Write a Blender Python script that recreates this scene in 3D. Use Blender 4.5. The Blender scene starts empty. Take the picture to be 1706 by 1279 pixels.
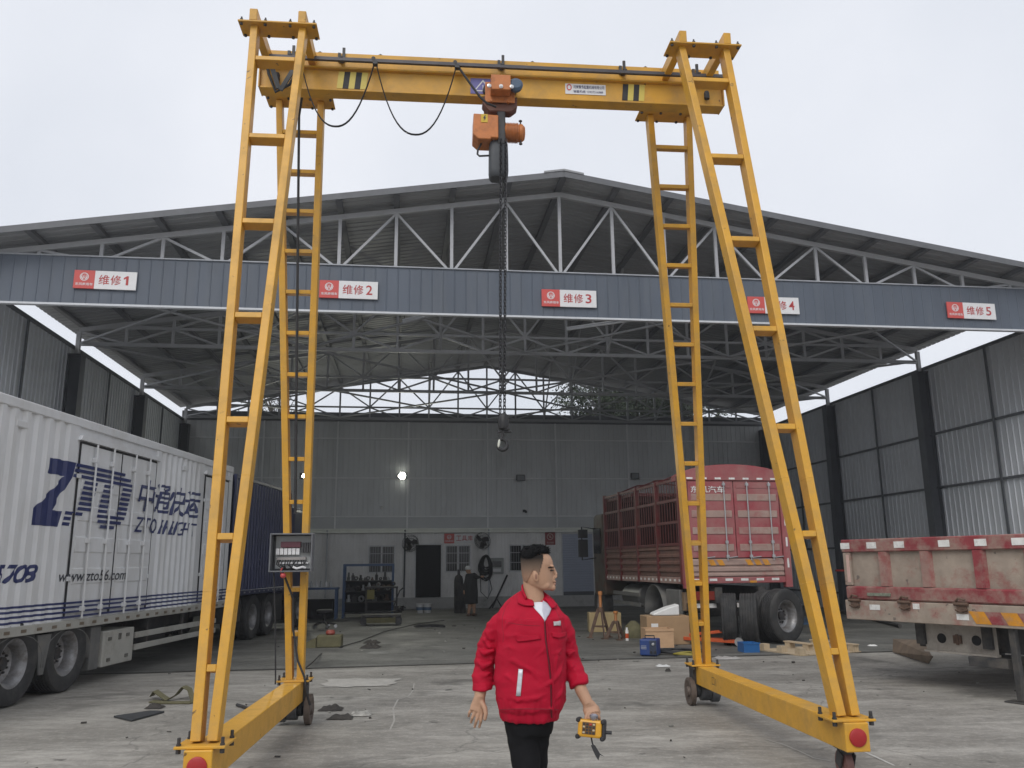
import bpy, bmesh, math, random
from mathutils import Vector as V, Matrix, noise
from mathutils.bvhtree import BVHTree
random.seed(7)
R = math.radians
scene = bpy.context.scene
C = scene.collection
# ---------------------------------------------------------------- camera
F_PX, CX, CY, EYE = 1380.0, 853.0, 639.5, 1.65
PITCH = math.atan((938 - 639.5) / F_PX)
ROLL = -0.010
cp, sp = math.cos(PITCH), math.sin(PITCH)
fwd = V((0, cp, sp)); R0 = V((1, 0, 0)); U0 = V((0, -sp, cp))
cr, sr = math.cos(ROLL), math.sin(ROLL)
right = R0 * cr + U0 * sr
up = U0 * cr - R0 * sr
cd = bpy.data.cameras.new('camera'); cam = bpy.data.objects.new('camera', cd); C.objects.link(cam)
m = Matrix.Identity(4)
for i in range(3):
    m[i][0] = right[i]; m[i][1] = up[i]; m[i][2] = -fwd[i]
m.translation = V((0, 0, EYE))
cam.matrix_world = m
cd.sensor_width = 36.0; cd.lens = 36.0 * F_PX / 1706.0; cd.clip_start = 0.05; cd.clip_end = 2000
scene.camera = cam
scene.render.resolution_x, scene.render.resolution_y = 1024, 768
# ---------------------------------------------------------------- overcast sky and soft sun
SUN_EL, SUN_AZ = 44.0, 200.0      # azimuth the light comes from, clockwise from +Y
w = bpy.data.worlds.new("World"); scene.world = w; w.use_nodes = True
nt = w.node_tree; nt.nodes.clear()
out = nt.nodes.new('ShaderNodeOutputWorld'); bg = nt.nodes.new('ShaderNodeBackground')
sky = nt.nodes.new('ShaderNodeTexSky'); sky.sky_type = 'NISHITA'; sky.sun_disc = False
sky.sun_elevation = R(SUN_EL); sky.sun_rotation = R(SUN_AZ); sky.air_density = 1.0; sky.dust_density = 4.0
tc = nt.nodes.new('ShaderNodeTexCoord')
n1 = nt.nodes.new('ShaderNodeTexNoise'); n1.inputs['Scale'].default_value = 2.2; n1.inputs['Detail'].default_value = 5
rp = nt.nodes.new('ShaderNodeValToRGB')
rp.color_ramp.elements[0].position = .36; rp.color_ramp.elements[0].color = (6.5, 6.8, 7.4, 1)
rp.color_ramp.elements[1].position = .66; rp.color_ramp.elements[1].color = (7.5, 7.7, 8.2, 1)
mx = nt.nodes.new('ShaderNodeMix'); mx.data_type = 'RGBA'; mx.inputs['Factor'].default_value = .93
nt.links.new(tc.outputs['Generated'], n1.inputs['Vector']); nt.links.new(n1.outputs['Fac'], rp.inputs['Fac'])
nt.links.new(sky.outputs['Color'], mx.inputs['A']); nt.links.new(rp.outputs['Color'], mx.inputs['B'])
nt.links.new(mx.outputs['Result'], bg.inputs['Color']); bg.inputs['Strength'].default_value = .106
nt.links.new(bg.outputs['Background'], out.inputs['Surface'])
sd = bpy.data.lights.new('sun', 'SUN'); sd.energy = 1.2; sd.angle = R(35); sd.color = (1, .97, .92)
so = bpy.data.objects.new('sun', sd); C.objects.link(so)
az, el = R(SUN_AZ), R(SUN_EL)
tosun = V((math.sin(az) * math.cos(el), math.cos(az) * math.cos(el), math.sin(el)))
so.rotation_euler = tosun.to_track_quat('Z', 'Y').to_euler(); so.location = (0, -5, 30)
vs = scene.view_settings
vs.view_transform = 'Standard'; vs.look = 'None'; vs.exposure = 0.20; vs.gamma = 1.0
scene.cycles.use_denoising = True; scene.cycles.diffuse_bounces = 9; scene.cycles.max_bounces = 14

# ---------------------------------------------------------------- frames of reference
def ray(x, y):
    a, b = x - CX, y - CY
    u = cr * a + sr * b; v = -sr * a + cr * b
    return V((u / F_PX, cp + v / F_PX * sp, sp - v / F_PX * cp))
def atz(x, y, z):                 # point of a sight line at height z
    d = ray(x, y); t = (z - EYE) / d.z
    return V((d.x * t, d.y * t, z))
def aty(x, y, Y):                 # point of a sight line at distance Y
    d = ray(x, y); t = Y / d.y
    return V((d.x * t, Y, EYE + d.z * t))
BX0, BY0, BYAW = 1.048, 16.61, 0.129
BM = Matrix.Translation((BX0, BY0, 0)) @ Matrix.Rotation(BYAW, 4, 'Z')     # the shed's own frame
def onby(x, y, by):
    d = ray(x, y); n = BM.to_3x3() @ V((0, 1, 0)); o = BM @ V((0, by, EYE)) - V((0, 0, EYE))
    t = (n @ o) / (n @ d); P = d * t + V((0, 0, EYE))
    return BM.inverted() @ P

# ---------------------------------------------------------------- materials
def srgb(r, g, b):
    f = lambda c: c / 12.92 if c <= .04045 else ((c + .055) / 1.055) ** 2.4
    return (f(r / 255), f(g / 255), f(b / 255))
MATS = {}
def mat(name, col, rough=.55, metal=0.0, var=.12, scale=3.0, dirt=None, dscale=1.6, dlo=.5, dhi=.7, damt=.6, bump=0.0, bscale=60, stretch=None, coat=0.0, spec=.5, spots=None, sscale=16, sthr=.66, samt=.8):
    if name in MATS: return MATS[name]
    mt = bpy.data.materials.new(name); mt.use_nodes = True; t = mt.node_tree; b = t.nodes['Principled BSDF']
    L = t.links.new
    tcn = t.nodes.new('ShaderNodeTexCoord'); src = tcn.outputs['Object']
    if stretch:
        mp = t.nodes.new('ShaderNodeMapping'); mp.inputs['Scale'].default_value = stretch; L(src, mp.inputs['Vector']); src = mp.outputs['Vector']
    n = t.nodes.new('ShaderNodeTexNoise'); n.inputs['Scale'].default_value = scale; n.inputs['Detail'].default_value = 6; n.inputs['Roughness'].default_value = .65
    L(src, n.inputs['Vector'])
    m1 = t.nodes.new('ShaderNodeMix'); m1.data_type = 'RGBA'
    mr = t.nodes.new('ShaderNodeMapRange'); mr.inputs['From Min'].default_value = .3; mr.inputs['From Max'].default_value = .7
    L(n.outputs['Fac'], mr.inputs['Value']); L(mr.outputs['Result'], m1.inputs['Factor'])
    m1.inputs['A'].default_value = (*[c * (1 - var) for c in col], 1); m1.inputs['B'].default_value = (*[min(1, c * (1 + var)) for c in col], 1)
    cur = m1.outputs['Result']
    if dirt:
        n2 = t.nodes.new('ShaderNodeTexNoise'); n2.inputs['Scale'].default_value = dscale; n2.inputs['Detail'].default_value = 9; n2.inputs['Roughness'].default_value = .72
        L(src, n2.inputs['Vector'])
        r2 = t.nodes.new('ShaderNodeMapRange'); r2.inputs['From Min'].default_value = dlo; r2.inputs['From Max'].default_value = dhi; r2.inputs['To Max'].default_value = damt
        L(n2.outputs['Fac'], r2.inputs['Value'])
        m2 = t.nodes.new('ShaderNodeMix'); m2.data_type = 'RGBA'; L(r2.outputs['Result'], m2.inputs['Factor']); L(cur, m2.inputs['A']); m2.inputs['B'].default_value = (*dirt, 1)
        cur = m2.outputs['Result']
        r3 = t.nodes.new('ShaderNodeMapRange'); r3.inputs['To Min'].default_value = rough; r3.inputs['To Max'].default_value = min(1, rough + .3)
        L(r2.outputs['Result'], r3.inputs['Value']); L(r3.outputs['Result'], b.inputs['Roughness'])
    else:
        b.inputs['Roughness'].default_value = rough
    if spots:                                     # chips, rust and grease of their own shape
        n4 = t.nodes.new('ShaderNodeTexNoise'); n4.inputs['Scale'].default_value = sscale; n4.inputs['Detail'].default_value = 5; n4.inputs['Roughness'].default_value = .6
        L(tcn.outputs['Object'], n4.inputs['Vector'])
        r4 = t.nodes.new('ShaderNodeMapRange'); r4.inputs['From Min'].default_value = sthr; r4.inputs['From Max'].default_value = sthr + .03; r4.inputs['To Max'].default_value = samt
        L(n4.outputs['Fac'], r4.inputs['Value'])
        m4 = t.nodes.new('ShaderNodeMix'); m4.data_type = 'RGBA'; L(r4.outputs['Result'], m4.inputs['Factor']); L(cur, m4.inputs['A']); m4.inputs['B'].default_value = (*spots, 1)
        cur = m4.outputs['Result']
    L(cur, b.inputs['Base Color']); b.inputs['Metallic'].default_value = metal
    b.inputs['Coat Weight'].default_value = coat; b.inputs['Specular IOR Level'].default_value = spec
    if bump:
        n3 = t.nodes.new('ShaderNodeTexNoise'); n3.inputs['Scale'].default_value = bscale; n3.inputs['Detail'].default_value = 4
        L(src, n3.inputs['Vector'])
        bp = t.nodes.new('ShaderNodeBump'); bp.inputs['Strength'].default_value = bump; bp.inputs['Distance'].default_value = .02
        L(n3.outputs['Fac'], bp.inputs['Height']); L(bp.outputs['Normal'], b.inputs['Normal'])
    MATS[name] = mt
    return mt
def emit(name, col, s):
    mt = bpy.data.materials.new(name); mt.use_nodes = True; b = mt.node_tree.nodes['Principled BSDF']
    b.inputs['Base Color'].default_value = (*col, 1); b.inputs['Emission Color'].default_value = (*col, 1); b.inputs['Emission Strength'].default_value = s
    MATS[name] = mt; return mt

# ---------------------------------------------------------------- mesh builder
def wm(o):
    return (wm(o.parent) if o.parent else Matrix.Identity(4)) @ o.matrix_basis
class MB:
    def __init__(s, frame=None):
        s.v = []; s.f = []; s.mi = []; s.k = 0; s.F = frame or Matrix.Identity(4)
    def add(s, vs, fs):
        o = len(s.v); s.v += [s.F @ V(p) for p in vs]; s.f += [tuple(o + i for i in f) for f in fs]; s.mi += [s.k] * len(fs); return s
    def box(s, c, sz, rot=None):
        c = V(c); h = V(sz) * .5; pts = []
        for z in (-1, 1):
            for y in (-1, 1):
                for x in (-1, 1):
                    p = V((x * h.x, y * h.y, z * h.z))
                    pts.append(c + (rot @ p if rot else p))
        return s.add(pts, [(0, 2, 3, 1), (4, 5, 7, 6), (0, 1, 5, 4), (2, 6, 7, 3), (0, 4, 6, 2), (1, 3, 7, 5)])
    def box2(s, a, b):
        a = V(a); b = V(b); return s.box((a + b) / 2, [abs(q) for q in (b - a)])
    def beam(s, a, b, w, h, upv=(0, 0, 1)):      # w across, h along upv
        a = V(a); b = V(b); d = b - a; L = d.length; d.normalize(); u = V(upv)
        sd = d.cross(u)
        if sd.length < 1e-4: sd = d.cross(V((1, 0, 0)))
        sd.normalize(); u = sd.cross(d); rot = Matrix((sd, d, u)).transposed()
        return s.box((a + b) / 2, (w, L, h), rot)
    def tube(s, pts, r, n=8, flat=None):
        pts = [V(p) for p in pts]; rs = r if isinstance(r, (list, tuple)) else [r] * len(pts)
        t0 = (pts[1] - pts[0]).normalized(); u = t0.orthogonal().normalized()
        if flat is not None:
            u = V(flat) - t0 * V(flat).dot(t0); u.normalize()
        vs = []
        for i, p in enumerate(pts):
            t = (pts[min(i + 1, len(pts) - 1)] - pts[max(i - 1, 0)]).normalized()
            u = (u - t * u.dot(t)).normalized(); w_ = t.cross(u)
            for k in range(n):
                a = 2 * math.pi * k / n
                rr = rs[i]
                if isinstance(rr, tuple): vs.append(p + u * (math.cos(a) * rr[0]) + w_ * (math.sin(a) * rr[1]))
                else: vs.append(p + (u * math.cos(a) + w_ * math.sin(a)) * rr)
        fs = []
        for i in range(len(pts) - 1):
            for k in range(n):
                a = i * n + k; b = i * n + (k + 1) % n
                fs.append((a, b, b + n, a + n))
        fs.append(tuple(range(n - 1, -1, -1))); q = (len(pts) - 1) * n; fs.append(tuple(range(q, q + n)))
        return s.add(vs, fs)
    def lathe(s, prof, o, ax, n=32, close=True):  # prof: (radius, along)
        ax = V(ax).normalized(); u = ax.orthogonal().normalized(); w_ = ax.cross(u); o = V(o); vs = []; fs = []
        for r, t in prof:
            for k in range(n):
                a = 2 * math.pi * k / n; vs.append(o + ax * t + (u * math.cos(a) + w_ * math.sin(a)) * max(r, 1e-4))
        for i in range(len(prof) - 1):
            for k in range(n):
                a = i * n + k; b = i * n + (k + 1) % n; fs.append((a, b, b + n, a + n))
        if close:
            fs.append(tuple(range(n - 1, -1, -1))); q = (len(prof) - 1) * n; fs.append(tuple(range(q, q + n)))
        return s.add(vs, fs)
    def ell(s, c, r, rot=None, n=14, m=9):
        c = V(c); vs = []; fs = []
        for i in range(m + 1):
            th = math.pi * i / m
            for k in range(n):
                a = 2 * math.pi * k / n; st = max(math.sin(th), 1e-3)
                p = V((r[0] * st * math.cos(a), r[1] * st * math.sin(a), r[2] * math.cos(th)))
                vs.append(c + (rot @ p if rot else p))
        for i in range(m):
            for k in range(n):
                a = i * n + k; b = i * n + (k + 1) % n; fs.append((a, a + n, b + n, b))
        fs.append(tuple(range(n))); fs.append(tuple(range(m * n + n - 1, m * n - 1, -1)))
        return s.add(vs, fs)
    def loft(s, rings):
        n = len(rings[0]); vs = [p for r in rings for p in r]; fs = []
        for i in range(len(rings) - 1):
            for k in range(n):
                a = i * n + k; b = i * n + (k + 1) % n; fs.append((a, b, b + n, a + n))
        fs.append(tuple(range(n - 1, -1, -1))); q = (len(rings) - 1) * n; fs.append(tuple(range(q, q + n)))
        return s.add(vs, fs)
    def prism(s, poly, O, U, W, d):               # polygon in the plane O + x U + y W, thickness d along U x W
        O = V(O); U = V(U); W = V(W); N = U.cross(W).normalized() * d; n = len(poly)
        vs = [O + U * x + W * y for x, y in poly] + [O + U * x + W * y + N for x, y in poly]
        fs = [tuple(range(n - 1, -1, -1)), tuple(range(n, 2 * n))] + [(i, (i + 1) % n, (i + 1) % n + n, i + n) for i in range(n)]
        return s.add(vs, fs)
    def corr(s, O, U, T, N, ul, tl, pitch=.2, rib=.05, amp=.02, slope=.015, tl2=None):
        """ribbed sheet: ribs repeat along U, run along T, stand out along N; tl2: length at the far end"""
        O = V(O); U = V(U); T = V(T); N = V(N); us = [(0, 0)]; x = pitch * .5
        while x + rib < ul - .001:
            us += [(x, 0), (x + slope, amp), (x + rib - slope, amp), (x + rib, 0)]; x += pitch
        us.append((ul, 0)); vs = []
        for u_, d in us:
            L = tl + (0 if tl2 is None else (tl2 - tl) * u_ / ul)
            p = O + U * u_ + N * d; vs += [p, p + T * L]
        return s.add(vs, [(2 * i, 2 * i + 2, 2 * i + 3, 2 * i + 1) for i in range(len(us) - 1)])
    def build(s, name, mt, parent=None, smooth=None, bevel=None, seg=1):
        inv = wm(parent).inverted() if parent else Matrix.Identity(4)
        me = bpy.data.meshes.new(name); me.from_pydata([inv @ p for p in s.v], [], s.f); 
        for q in (mt if isinstance(mt, (list, tuple)) else [mt]): me.materials.append(q)
        if isinstance(mt, (list, tuple)): me.polygons.foreach_set('material_index', s.mi)
        me.validate(); me.update()
        if smooth:
            me.polygons.foreach_set('use_smooth', [True] * len(me.polygons)); me.set_sharp_from_angle(angle=R(smooth))
        o = bpy.data.objects.new(name, me); C.objects.link(o)
        if parent: o.parent = parent
        if bevel:
            b = o.modifiers.new('bevel', 'BEVEL'); b.width = bevel; b.segments = seg; b.limit_method = 'ANGLE'; b.angle_limit = R(40)
        return o
def tag(o, label=None, cat=None, group=None, kind=None):
    if label: o['label'] = label
    if cat: o['category'] = cat
    if group: o['group'] = group
    if kind: o['kind'] = kind
    return o
def thing(name, label, cat, loc=(0, 0, 0), rz=0, group=None, M=None):
    o = bpy.data.objects.new(name, None); C.objects.link(o)
    o.empty_display_size = .2
    if M is not None: o.matrix_basis = M
    else: o.location = loc; o.rotation_euler = (0, 0, rz)
    if M is None: o.matrix_basis = Matrix.Translation(loc) @ Matrix.Rotation(rz, 4, 'Z')
    return tag(o, label, cat, group)
def dup(o, M=None, label=None, parent=None):
    c = o.copy(); C.objects.link(c)
    if parent: c.parent = parent
    if M is not None: c.matrix_basis = M
    if label: c['label'] = label
    for ch in list(o.children): dup(ch, parent=c)
    return c
def textmesh(body, w, h=None, bold=.012, shear=0.0, keep=False):
    """outline of a word as flat 2D polygons scaled to width w (and height h), lower-left at 0,0"""
    cu = bpy.data.curves.new('text', 'FONT'); cu.body = body; cu.offset = bold; cu.shear = shear; cu.resolution_u = 3
    o = bpy.data.objects.new('text', cu); C.objects.link(o)
    me = bpy.data.meshes.new_from_object(o.evaluated_get(bpy.context.evaluated_depsgraph_get()))
    bpy.data.objects.remove(o); bpy.data.curves.remove(cu)
    vs = [v.co.copy() for v in me.vertices]; fs = [tuple(p.vertices) for p in me.polygons]; bpy.data.meshes.remove(me)
    x0 = min(v.x for v in vs); x1 = max(v.x for v in vs); y0 = min(v.y for v in vs); y1 = max(v.y for v in vs)
    sx = w / (x1 - x0); sy = (h / (y1 - y0)) if h else sx
    return [((v.x - x0) * sx, (v.y - y0) * sy) for v in vs], fs
def put_text(mb, body, O, U, W, w, h=None, bold=.012, shear=0.0, d=0.0):
    vs, fs = textmesh(body, w, h, bold, shear); O = V(O); U = V(U); W = V(W); N = U.cross(W).normalized() * d
    mb.add([O + U * x + W * y + N for x, y in vs], fs)
def evaluated(o):
    return bpy.data.meshes.new_from_object(o.evaluated_get(bpy.context.evaluated_depsgraph_get()))
def blob(mb, voxel, it=4, fac=.5):
    """one continuous skin round all shapes of mb: voxel remesh and smoothing, in world coordinates"""
    o = mb.build('blob', MATS['skin'])
    r = o.modifiers.new('r', 'REMESH'); r.mode = 'VOXEL'; r.voxel_size = voxel; r.use_smooth_shade = True
    if it:
        sm = o.modifiers.new('s', 'SMOOTH'); sm.factor = fac; sm.iterations = it
    me = evaluated(o); old = o.data; bpy.data.objects.remove(o); bpy.data.meshes.remove(old)
    return me
def link_mesh(name, me, mt, parent=None):
    me.name = name; me.materials.clear(); me.materials.append(mt)
    if parent: me.transform(wm(parent).inverted())
    me.polygons.foreach_set('use_smooth', [True] * len(me.polygons))
    o = bpy.data.objects.new(name, me); C.objects.link(o)
    if parent: o.parent = parent
    return o
# ---------------------------------------------------------------- the palette
DUST = (.23, .21, .18)
mat('skin', (.43, .255, .165), .55, var=.07, scale=22, bump=.04, bscale=160, spec=.35)
YEL = mat('crane_yellow', (.62, .325, .030), .42, var=.13, scale=2.5, dirt=(.33, .215, .085), dscale=2.6, dlo=.46, dhi=.74, damt=.7, bump=.06, bscale=25, spots=(.085, .045, .02), sscale=11, sthr=.68, samt=.85)
STEEL = mat('dark_steel', (.045, .045, .047), .5, metal=.3, var=.3, scale=20, dirt=(.12, .085, .06), dscale=8, damt=.6)
BLACK = mat('black_rubber', (.022, .022, .024), .65, var=.25, scale=15)
TYRE = mat('tyre_rubber', (.030, .030, .031), .78, var=.25, scale=9, dirt=(.11, .105, .095), dscale=5, dlo=.45, dhi=.75, damt=.6, bump=.2, bscale=90)
RIM = mat('rim_steel', (.27, .27, .275), .45, metal=.45, var=.2, scale=9, dirt=(.12, .10, .085), dscale=5, dlo=.45, dhi=.65, damt=.7)
REDCAP = mat('red_cap', (.36, .018, .02), .45, var=.12, scale=12)
ORANGE = mat('hoist_orange', (.52, .175, .045), .45, var=.15, scale=7, dirt=(.18, .07, .035), dscale=6, dlo=.5, dhi=.7, damt=.6)
GALV = mat('galvanised', (.40, .41, .42), .45, metal=.35, var=.12, scale=6)
ROOF = mat('roof_sheet', (.285, .295, .31), .5, var=.12, scale=.5, dirt=(.17, .17, .17), dscale=.8, dlo=.5, dhi=.8, damt=.5, stretch=(.15, 2.2, 1))
PURLIN = mat('purlin_steel', (.12, .125, .135), .55, var=.15, scale=3)
TRUSS = mat('truss_grey', (.40, .41, .43), .5, metal=.1, var=.1, scale=3, dirt=(.2, .19, .18), dscale=3, damt=.4)
WALLS = mat('wall_sheet', (.60, .63, .67), .42, var=.10, scale=.7, dirt=(.42, .42, .42), dscale=.9, dlo=.5, dhi=.8, damt=.5, stretch=(1, 1, .3))
WALLB = mat('back_wall_sheet', (.64, .66, .67), .5, var=.10, scale=.7, dirt=(.32, .32, .31), dscale=.8, dlo=.5, dhi=.8, damt=.5, stretch=(1, 1, .3))
COLUMN = mat('column_steel', (.085, .093, .106), .5, var=.12, scale=3)
FASCIA = mat('fascia_blue_grey', (.080, .098, .128), .5, var=.14, scale=1.6, dirt=(.15, .16, .17), dscale=2.2, dlo=.48, dhi=.8, damt=.45, stretch=(1, 1, .12))
TRIM = mat('pale_trim', (.55, .57, .60), .5, var=.08, scale=4)
ROOMW = mat('tool_room_sheet', (.80, .80, .795), .5, var=.08, scale=1.5, dirt=(.36, .34, .31), dscale=1.2, dlo=.48, dhi=.8, damt=.6, stretch=(1, 1, .4))
PLINTH = mat('painted_plinth', (.46, .46, .45), .8, var=.15, scale=2, dirt=(.10, .095, .09), dscale=2, damt=.6, bump=.2)
GLASSD = mat('dark_glass', (.018, .020, .022), .12, var=.3, scale=2)
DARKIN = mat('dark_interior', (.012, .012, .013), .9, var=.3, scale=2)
SHUT = mat('blue_grey_shutter', (.36, .40, .50), .5, var=.06, scale=2)
WHITE = mat('white_paint', (.70, .71, .72), .45, var=.05, scale=2, dirt=(.40, .38, .34), dscale=1.6, dlo=.44, dhi=.8, damt=.6, stretch=(1, 1, .3), spots=(.20, .13, .09), sscale=7, sthr=.735, samt=.6)
SIGNW = mat('sign_white', (.70, .70, .71), .4, var=.04, scale=5)
SIGNR = mat('sign_red', (.55, .075, .065), .4, var=.06, scale=5)
NAVY = mat('navy_paint', (.026, .036, .125), .4, var=.15, scale=3)
NAVYC = mat('navy_container', (.024, .030, .082), .45, var=.15, scale=1.5, dirt=(.06, .065, .08), dscale=1.2, damt=.4)
CHASSIS = mat('chassis_black', (.03, .03, .031), .6, var=.3, scale=5, dirt=(.13, .115, .095), dscale=4, dlo=.45, dhi=.7, damt=.7)
GREYM = mat('grey_mudguard', (.14, .14, .135), .65, var=.2, scale=4, dirt=(.2, .18, .15), dscale=4, damt=.6)
TBOX = mat('grey_locker', (.40, .395, .36), .5, var=.08, scale=3, dirt=(.2, .17, .13), dscale=2, damt=.6)
TRED = mat('truck_red', (.30, .045, .058), .5, var=.15, scale=2, dirt=(.32, .19, .17), dscale=1.3, dlo=.38, dhi=.66, damt=.7)
TREDK = mat('truck_red_dark', (.115, .015, .016), .5, var=.2, scale=3, dirt=(.10, .06, .045), dscale=2, dlo=.45, dhi=.7, damt=.6)
TIN = mat('cargo_inside_shade', (.018, .008, .008), .8, var=.3, scale=4)  # shade put into the colour, so gaps between the slats look dark
TDUST = mat('dusty_panel', (.34, .24, .205), .75, var=.14, scale=3, dirt=(.30, .08, .08), dscale=1.8, dlo=.5, dhi=.66, damt=.6)
RUST = mat('worn_tailgate', (.32, .265, .215), .75, var=.22, scale=3.5, dirt=(.27, .085, .075), dscale=2.6, dlo=.52, dhi=.66, damt=.7, spots=(.10, .085, .075), sscale=9, sthr=.645, samt=.75, bump=.15, bscale=18)
RUSTR = mat('worn_red', (.235, .035, .042), .65, var=.2, scale=4, dirt=(.30, .22, .18), dscale=3.4, dlo=.42, dhi=.60, damt=.85)
CARD = mat('cardboard', (.36, .235, .13), .85, var=.08, scale=4, bump=.05)
PLY = mat('plywood', (.52, .33, .19), .7, var=.12, scale=3, stretch=(1, 1, 6))
WOOD = mat('pallet_wood', (.50, .40, .27), .8, var=.2, scale=4, stretch=(1, 8, 1), dirt=(.26, .19, .12), dscale=3, damt=.5)
BLUEW = mat('welder_blue', (.022, .055, .20), .4, var=.1, scale=6)
BLUEF = mat('rack_blue', (.035, .085, .20), .5, var=.15, scale=5, dirt=(.05, .05, .05), dscale=5, damt=.5)
JACKO = mat('jack_orange', (.52, .085, .02), .45, var=.1, scale=8)
RUSTY = mat('rusty_steel', (.115, .07, .048), .75, var=.35, scale=9)
KHAKI = mat('khaki_canvas', (.125, .115, .060), .85, var=.2, scale=9)
PAPER = mat('white_paper', (.72, .72, .70), .8, var=.05, scale=5)
CHROME = mat('bright_steel', (.6, .6, .6), .28, metal=.9, var=.1, scale=6)
WREFL = mat('white_reflector', (.72, .72, .70), .4, var=.15, scale=8, dirt=(.35, .3, .26), dscale=9, dlo=.5, dhi=.7, damt=.6)
YREFL = mat('amber_reflector', (.60, .26, .02), .45, var=.15, scale=8, dirt=(.3, .2, .15), dscale=9, dlo=.5, dhi=.7, damt=.6)
LEAF = mat('tree_leaf', (.028, .042, .018), .6, var=.35, scale=1.2)
BARK = mat('tree_bark', (.06, .048, .038), .9, var=.3, scale=6)
BTXT = mat('black_lettering', (.03, .032, .045), .5, var=.1, scale=9)
# ---------------------------------------------------------------- ground
def concrete(name, base, dark, light, wet=.0):
    mt = bpy.data.materials.new(name); mt.use_nodes = True; t = mt.node_tree; b = t.nodes['Principled BSDF']; L = t.links.new
    tcn = t.nodes.new('ShaderNodeTexCoord'); src = tcn.outputs['Object']
    def noi(s, d=6, r=.6, st=None, dist=0):
        n = t.nodes.new('ShaderNodeTexNoise'); n.inputs['Scale'].default_value = s; n.inputs['Detail'].default_value = d; n.inputs['Roughness'].default_value = r; n.inputs['Distortion'].default_value = dist
        if st:
            mp = t.nodes.new('ShaderNodeMapping'); mp.inputs['Scale'].default_value = st[0]; mp.inputs['Rotation'].default_value = (0, 0, st[1]); L(src, mp.inputs['Vector']); L(mp.outputs['Vector'], n.inputs['Vector'])
        else: L(src, n.inputs['Vector'])
        return n.outputs['Fac']
    def rng(v, a, c, lo=0, hi=1):
        r = t.nodes.new('ShaderNodeMapRange'); r.inputs['From Min'].default_value = a; r.inputs['From Max'].default_value = c; r.inputs['To Min'].default_value = lo; r.inputs['To Max'].default_value = hi; L(v, r.inputs['Value']); return r.outputs['Result']
    def mixc(f, a, c):
        m = t.nodes.new('ShaderNodeMix'); m.data_type = 'RGBA'; L(f, m.inputs['Factor'])
        for s_, q in (('A', a), ('B', c)):
            if isinstance(q, tuple): m.inputs[s_].default_value = (*q, 1)
            else: L(q, m.inputs[s_])
        return m.outputs['Result']
    c = mixc(rng(noi(.22, 5, .6), .35, .65), dark, base)
    c = mixc(rng(noi(.9, 8, .7, ((.55, 1.3, 1), .25)), .42, .64, 0, .85), c, light)
    c = mixc(rng(noi(4.5, 8, .75, ((.5, 1.5, 1), .2)), .42, .64, 0, .6), c, tuple(q * .5 for q in base))
    c = mixc(rng(noi(14, 6, .8), .5, .72, 0, .5), c, tuple(min(1, q * 1.25) for q in light))
    c = mixc(rng(noi(38, 5, .8), .52, .72, 0, .5), c, tuple(q * .45 for q in base))
    c = mixc(rng(noi(.55, 7, .62, None, .6), .565, .66, 0, .8), c, tuple(q * .36 for q in base))      # oil and water stains
    c = mixc(rng(noi(2.6, 5, .6), .655, .70, 0, .75), c, tuple(q * .22 for q in base))                  # small drips
    vo = t.nodes.new('ShaderNodeTexVoronoi'); vo.feature = 'DISTANCE_TO_EDGE'; vo.inputs['Scale'].default_value = .21
    ad = t.nodes.new('ShaderNodeMix'); ad.data_type = 'VECTOR'; ad.inputs['Factor'].default_value = .09
    nz = t.nodes.new('ShaderNodeTexNoise'); nz.inputs['Scale'].default_value = 1.7; nz.inputs['Detail'].default_value = 6; L(src, nz.inputs['Vector'])
    L(src, ad.inputs['A']); 
    sc_ = t.nodes.new('ShaderNodeVectorMath'); sc_.operation = 'SCALE'; sc_.inputs['Scale'].default_value = 9; L(nz.outputs['Color'], sc_.inputs[0])
    va = t.nodes.new('ShaderNodeVectorMath'); va.operation = 'ADD'; L(src, va.inputs[0]); L(sc_.outputs[0], va.inputs[1]); L(va.outputs[0], ad.inputs['B']); L(ad.outputs['Result'], vo.inputs['Vector'])
    c = mixc(rng(vo.outputs['Distance'], 0.0, .0045, .55, 0), c, tuple(q * .35 for q in base))        # cracks
    L(c, b.inputs['Base Color'])
    L(rng(noi(.8, 6, .6), .35, .7, .62 - wet, .9 - wet * .5), b.inputs['Roughness'])
    bp = t.nodes.new('ShaderNodeBump'); bp.inputs['Strength'].default_value = .25; bp.inputs['Distance'].default_value = .02
    L(noi(22, 8, .7), bp.inputs['Height']); L(bp.outputs['Normal'], b.inputs['Normal'])
    return mt
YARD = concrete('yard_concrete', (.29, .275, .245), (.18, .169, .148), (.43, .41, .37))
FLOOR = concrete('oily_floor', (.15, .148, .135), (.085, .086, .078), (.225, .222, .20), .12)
g = MB().add([(-500, -500, 0), (500, -500, 0), (500, 500, 0), (-500, 500, 0)], [(0, 1, 2, 3)]).build('ground', YARD); tag(g, kind='structure')
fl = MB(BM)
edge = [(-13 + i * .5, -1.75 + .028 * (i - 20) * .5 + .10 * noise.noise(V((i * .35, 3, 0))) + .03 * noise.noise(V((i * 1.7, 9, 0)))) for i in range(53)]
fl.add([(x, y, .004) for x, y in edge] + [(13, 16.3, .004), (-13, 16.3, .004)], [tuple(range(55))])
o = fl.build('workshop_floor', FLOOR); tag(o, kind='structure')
# dark joint along the slab's edge
sj = MB(BM); vv = []
for i, (x, y) in enumerate(edge):
    wd = .05 + .05 * abs(noise.noise(V((i * .9, 1, 5)))); vv += [(x, y - wd, .008), (x, y + wd * .6, .008)]
sj.add(vv, [(2 * i, 2 * i + 2, 2 * i + 3, 2 * i + 1) for i in range(52)])
tag(sj.build('floor_joint', mat('joint_dark', (.05, .048, .043), .8, var=.3, scale=6)), kind='structure')

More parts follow.
